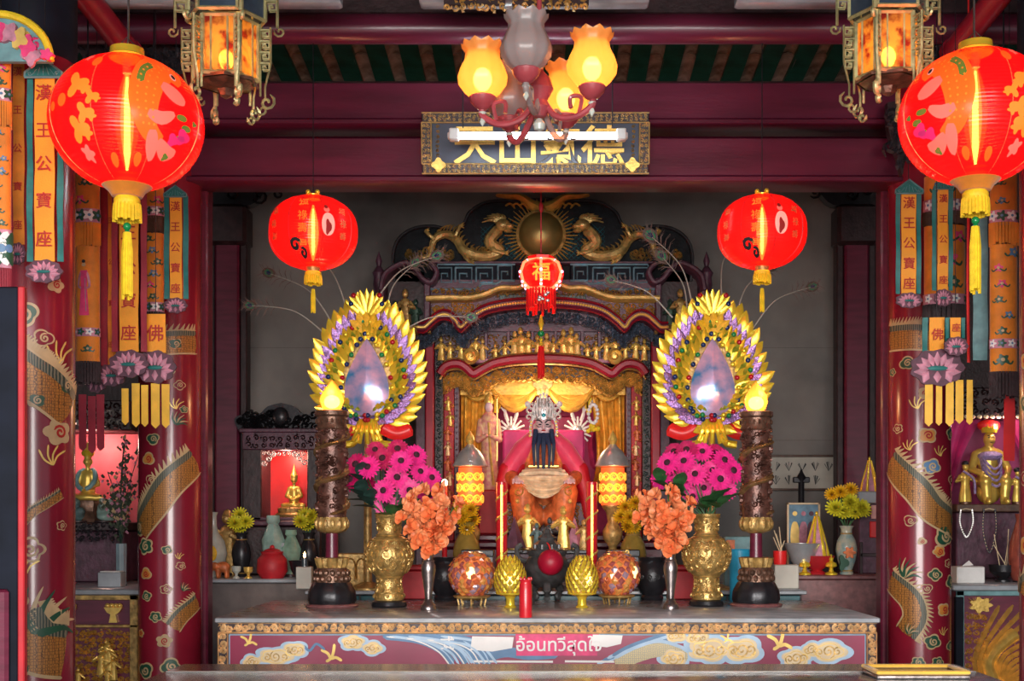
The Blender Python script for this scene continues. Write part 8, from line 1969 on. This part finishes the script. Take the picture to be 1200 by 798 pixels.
def alcoves():
    # left: pink niche with gold praying figure
    d = 7.1; c = P(106, 610, d)
    t = T('left_niche', 'pink backed niche with dark carved shelf behind the gold praying statue', 'niche', (c.x, d, 1.164)); s_ = d/F; z = lambda py: EYE-(py-CY)*s_-1.164
    b = MB(); b.bbox(-.3, .22, .18, .22, 0, z(505), .006); O('back_panel', b, mat('niche_pink', (.62,.10,.13), .5, 0, .15, 8), t)
    b = MB(); b.bbox(-.32, .24, -.16, .2, z(622), z(612), .006); O('shelf', b, M['dark_wood'], t); b = MB(); b.bbox(-.3, .22, -.1, .18, 0, z(622), .006); O('case', b, M['purple_wood'], t)
    b = MB(); scrolls(b, -.31, .23, z(634), z(612), -.165, .04, .02); O('shelf_carving', b, M['dusky_carving'], t)
    b = MB(); b.bbox(-.32, .24, -.05, .2, z(505), z(470), .006); scrolls(b, -.31, .23, z(503), z(472), -.05, .05, .025); O('canopy', b, M['dark_wood'], t)
    b = MB(); scrolls(b, -.25, .22, z(500), z(480), -.06, .05, .02); O('white_lace', b, M['silver'], t)
    lamp('niche_light', (0, .0, z(520)), 2.4, (1, .6, .5), .04, t)
    t = T('praying_statue', 'gold seated praying statue with pale shawl in the pink niche', 'statue', Vector((P(103, 610, 7.05).x, 7.05, 1.164+z(612))))
    b = MB(); b.lathe([(.09, 0), (.1, .02), (.075, .06), (.085, .1), (.08, .12)], 14, lob=.1, nl=6); O('rock_seat', b, M['bronze'], t)
    b = seated_body(.29); b.v = [(x, y, zz+.11) for x, y, zz in b.v]; b.lathe([(.025, .36), (.03, .38), (.022, .41), (.012, .43), (0, .445)], 10); sculpt('body', b, M['gold_skin'], t, .006, 2)
    b = MB()
    for q in (-1, 1): b.tube(cat([(q*.02, .012, .29), (q*.042, -.008, .272), (q*.05, -.034, .235), (q*.036, -.054, .2), (q*.01, -.066, .18)], 5), [.013]*21, 8)
    O('shawl', b, M['teal_pale'], t)
    b = MB(); b.lathe([(.03, .365), (.036, .38), (.028, .395)], 12, (0, .0, .0)); O('diadem', b, M['gold_bright'], t)
    for k, (px, pb, lab) in enumerate(((122, 612, 'pale green jade rock figurine beside the gold praying statue'), (92, 616, 'blue-grey rock ornament under the gold praying statue'))):
        cc = Vector((P(px, pb, 6.97).x, 6.97, 1.164+z(612))); f = T('rock_figurine', lab, 'figurine', cc); rr = random.Random(k); b = MB()
        for j in range(9): b.ball((rr.uniform(-.03, .03), rr.uniform(-.02, .02), .02+j*.012), (rr.uniform(.025, .05)*(1-j*.07), .03, rr.uniform(.02, .03)), 9, 7)
        sculpt('rock', b, M['jade_0' if not k else 'verdigris'], f, .006, 2); b = MB(); b.lathe([(.05, 0), (.05, .008), (.04, .01)], 14); O('foot', b, M['dark_wood'], f)
    # dried bouquet in a pale glass
    cc = Vector((P(142, 690, 6.6).x, 6.6, 1.164)); s2 = 6.6/F; t = T('glass_vase', 'pale blue square glass vase of dried flowers on the gilt-carved side altar', 'vase', cc); hh = EYE-(637-CY)*s2-1.164
    b = MB(); b.lathe([(6.5*s2, 0), (6.5*s2, 2*s2), (6*s2, 4*s2), (6.5*s2, hh), (5.5*s2, hh), (5*s2, 6*s2), (0, 6*s2)], 8); O('glass', b, mat('pale_glass', (.35,.46,.52), .1, 0, .15, 10, trans=.3, coat=.4), t); b = MB(); b.lathe([(7*s2, 0), (7*s2, 1.5*s2), (6*s2, 2*s2)], 8); O('base', b, M['glass_dark'], t)
    rr = random.Random(19); b0 = Vector((0, 0, hh-.03))
    for k in range(16):
        tip = P(rr.uniform(122, 166), rr.uniform(508, 600), 6.6+rr.uniform(-.08, .08)); f = T('dried_spray', 'dried flower spray in the pale glass vase on the side altar', 'flower', cc+b0, 'dried sprays in the glass vase'); rel = tip-(cc+b0)
        path = [Vector(p) for p in cat([(0, 0, 0), rel*.5+Vector((-rel.x*.25, 0, .03)), rel], 6)]; b = MB(); b.tube(path, .0022, 4); O('stem', b, M['leaf_dark'], f)
        b = MB(); 
        for j in range(26):
            p = path[rr.randint(4, len(path)-1)]+Vector((rr.gauss(0, .018), rr.gauss(0, .014), rr.gauss(0, .018))); b.k = 0 if rr.random() < .72 else 1 if rr.random() < .7 else 2; e = rr.uniform(.006, .013)
            b.add([p+Vector((-e, 0, 0)), p+Vector((0, -e*.6, e)), p+Vector((e, 0, rr.uniform(-e, e))), p+Vector((0, e*.5, -e))], [(0, 1, 2), (0, 2, 3)])
        O('leaflets', b, [mat('dried_leaf', (.06,.075,.045), .6, 0, .4, 60) if 'dried_leaf' not in M else M['dried_leaf'], M['lotus_pink'], M['paint_cream']], f, 0, stuff=True)
    cc = Vector((P(131, 690, 6.5).x, 6.5, 1.164)); t = T('paper_box', 'grey-white paper box on the gilt-carved side altar', 'box', cc); b = MB(); b.bbox(-.058, .058, -.04, .04, 0, .075, .003); O('box', b, M['stone_grey'], t); b = MB(); b.bbox(-.05, .05, -.03, .03, .075, .08, .001); O('paper_slip', b, M['white_paint'], t)
    # right: gold deity with red hat
    d = 7.0; c = P(1165, 590, d); s_ = d/F; zt = 1.185; z = lambda py: EYE-(py-CY)*s_-zt
    t = T('right_niche', 'magenta draped niche with wooden shelf behind the gold deity with red hat', 'niche', (c.x, d, zt))
    b = MB(); b.bbox(-.26, .4, .2, .24, 0, z(480), .006); O('backcloth', b, mat('niche_magenta', (.34,.035,.14), .55, 0, .25, 8), t)
    b = MB(); b.bbox(-.25, .4, -.14, .2, z(600), z(591), .005); O('shelf', b, M['brown_wood'], t); b = MB(); b.bbox(-.22, .38, -.04, .18, 0, z(600), .006); O('case', b, M['purple_wood'], t)
    b = MB(); b.bbox(-.26, .4, -.04, .22, z(490), z(455), .006); scrolls(b, -.25, .39, z(488), z(457), -.04, .055, .025); O('canopy', b, M['dark_wood'], t)
    b = MB()
    for k in range(14): b.lens((-.2+k*.035, z(489)), .014, .012, -.045, .012)
    O('canopy_bead', b, M['cream'], t, stuff=True)
    for q in (-1, 1):
        b = MB(); n = 10; vs = []
        for j in range(9):
            v = j/8
            for i in range(n+1): u = i/n; vs.append((q*(.23-.16*u*(1-v)**1.5-.0*u)-q*u*.05+(.06 if q > 0 else -.02), .1+.014*math.sin(u*18), lerp(z(490), z(575), v)))
        m = n+1; b.add(vs, [(j*m+i, j*m+i+1, (j+1)*m+i+1, (j+1)*m+i) for j in range(8) for i in range(n)]); O('side_drape', b, M['magenta_cloth'], t, 80)
    lamp('niche_light', (0, -.05, z(500)), 1.8, (1, .65, .6), .04, t)
    t = T('gold_deity', 'gold seated deity with red plumed hat and violet necklaces on the niche shelf', 'statue', Vector((P(1160, 591, 6.97).x, 6.97, zt+z(591)))); H = z(494)-z(591)
    b = MB(); u = H
    b.cap((0, .03, .28*u), (0, .03, .6*u), .13*u, .115*u); b.cap((-.1*u, .03, .62*u), (.1*u, .03, .62*u), .06*u, .06*u); b.cap((0, .02, .64*u), (0, .02, .72*u), .045*u, .04*u); b.ball((0, .01, .785*u), (.072*u, .078*u, .092*u), 16, 12); b.cap((0, -.058*u+.01, .79*u), (0, -.08*u+.01, .765*u), .01*u, .013*u)
    for q in (-1, 1): b.cap((q*.08*u, .02, .28*u), (q*.12*u, -.2*u, .27*u), .085*u, .075*u); b.cap((q*.12*u, -.2*u, .26*u), (q*.10*u, -.2*u, .03*u), .068*u, .05*u); b.cap((q*.1*u, -.22*u, .03*u), (q*.11*u, -.3*u, .03*u), .04*u, .035*u); b.cap((q*.15*u, .03, .6*u), (q*.22*u, .0, .42*u), .055*u, .048*u); b.cap((q*.22*u, 0, .42*u), (q*.15*u, -.18*u, .36*u), .045*u, .035*u)
    b.ball((0, .02, .14*u), (.15*u, .1*u, .14*u), 12, 8)
    sculpt('body', b, M['gold_skin'], t, .007, 2)
    b = MB(); b.lathe([(.085*u, .86*u), (.1*u, .9*u), (.085*u, .93*u)], 18, (0, .01, 0)); 
    for k in range(9): a = 2*PI*k/9; b.lathe([(.016*u, .9*u), (.0, .97*u)], 6, (.09*u*math.cos(a), .01+.09*u*math.sin(a), 0))
    O('crown', b, M['gold_bright'], t)
    b = MB()
    for q in (-1, 1): b.ball((q*.028*u, .012-.076*u, .80*u), (.014*u, .007*u, .007*u), 8, 5); b.tube([(q*.01*u, .01-.079*u, .818*u), (q*.045*u, .01-.068*u, .824*u)], .005*u, 4)
    b.ball((0, .012-.075*u, .742*u), (.018*u, .007*u, .006*u), 8, 5); O('face_paint', b, M['ink_black'], t)
    b = MB(); b.ball((0, .02, .95*u), (.14*u, .09*u, .075*u), 16, 10); O('red_plume', b, M['red_bright'], t)
    b = MB()
    for k in range(4): b.tube(cat([(-.11*u, .03, .64*u), (-.09*u, -.13*u, (.5-.06*k)*u), (0, -.165*u-.01*k, (.42-.07*k)*u), (.09*u, -.13*u, (.5-.06*k)*u), (.11*u, .03, .64*u)], 6), .016*u, 5)
    b.ball((0, -.0, .58*u), (.15*u, .13*u, .06*u), 14, 8); O('violet_beads', b, mat('violet_beads', (.36,.26,.50), .4, 0, .4, 90, .5, 160), t)
    for k, (px, hh, lab) in enumerate(((1131, 48, 'small gold attendant figure beside the gold deity, near the dragon column'), (1192, 40, 'small gold attendant figure beside the gold deity, toward the red jar'))):
        cc = Vector((P(px, 591, 6.95).x, 6.95, zt+z(591))); f = T('attendant_figure', lab, 'statue', cc); b = MB(); figure(b, 0, 0, .01, hh*s_, 0, .4); sculpt('body', b, M['gold_skin'], f, .005, 1); b = MB(); b.lathe([(.03, 0), (.03, .012), (.02, .014)], 12); O('foot', b, M['bronze'], f)
        b = MB(); b.ball((0, -.002, .01+hh*s_*.94), (.02, .02, .016), 9, 7); O('dark_cap', b, M['iron_black'], f)
        b = MB(); b.tube(cat([(-.02, -.03, hh*s_*.8), (.03, -.05, hh*s_*.6), (.04, -.04, hh*s_*.25)], 5), .007, 5); O('bead_string', b, M['violet_beads'], f)
    for k, (px, py0, py1, lab) in enumerate(((1133, 600, 632, 'pale bead necklace hanging from the niche shelf near the dragon column'), (1160, 600, 650, 'long dark bead necklace hanging from the middle of the niche shelf'))):
        a = P(px, py0, 6.84); s2 = 6.84/F; L = (py1-py0)*s2; f = T('bead_necklace', lab, 'necklace', Vector((a.x, 6.845, a.z+.012))); b = MB(); pts = cat([(-.03, 0, 0), (-.034, 0, -L*.5), (0, 0, -L), (.034, 0, -L*.5), (.03, 0, 0)], 8)
        for p in pts: b.ball(p, .0055, 5, 4)
        O('beads', b, M['silver' if not k else 'iron_black'], f, stuff=True)
        b = MB(); b.tube(pts, .002, 4); b.tube([(-.03, 0, 0), (0, .01, .006), (.03, 0, 0)], .003, 4); O('string', b, M['cream'], f)
    cc = Vector((P(1196, 685, 6.55).x, 6.55, zt)); t = T('red_jar', 'tall red-brown jar on the phoenix-carved side altar', 'jar', cc); q = 6.55/F
    b = MB(); b.lathe([(8*q, 0), (11*q, 6*q), (14*q, 26*q), (13*q, 46*q), (8*q, 62*q), (5*q, 72*q), (6.5*q, 80*q), (5*q, 80*q), (0, 70*q)], 24); O('body', b, mat('red_brown', (.28,.06,.04), .25, 0, .3, 20, coat=.4), t); b = MB(); b.lathe([(9*q, 0), (9*q, 2*q), (7*q, 3*q)], 20); O('foot', b, M['iron_black'], t)
    cc = Vector((P(1134, 686, 6.45).x, 6.45, zt)); t = T('tissue_box', 'white tissue box on the phoenix-carved side altar', 'box', cc); b = MB(); b.bbox(-.07, .07, -.05, .05, 0, .085, .004); O('box', b, M['white_paint'], t); b = MB(); b.add([(-.03, 0, .085), (0, -.02, .115), (.03, 0, .09), (0, .02, .1)], [(0, 1, 2), (0, 2, 3)]); O('tissue', b, M['paint_white'], t)
    cc = Vector((P(1175, 688, 6.6).x, 6.6, zt)); t = T('incense_bowl', 'dark incense bowl with thin sticks on the phoenix-carved side altar', 'bowl', cc); b = MB(); b.lathe([(9*q, 0), (9*q, 2*q), (6*q, 4*q), (15*q, 12*q), (16*q, 20*q), (14*q, 20*q), (0, 16*q)], 20); O('bowl', b, M['iron_black'], t)
    for k in range(4): b = MB(); b.tube([(R.uniform(-5, 5)*q, 0, 17*q), (R.uniform(-12, 12)*q, 0, (44+6*k)*q)], .5*q, 4); O('incense_stick', b, M['cream'], t)
alcoves()
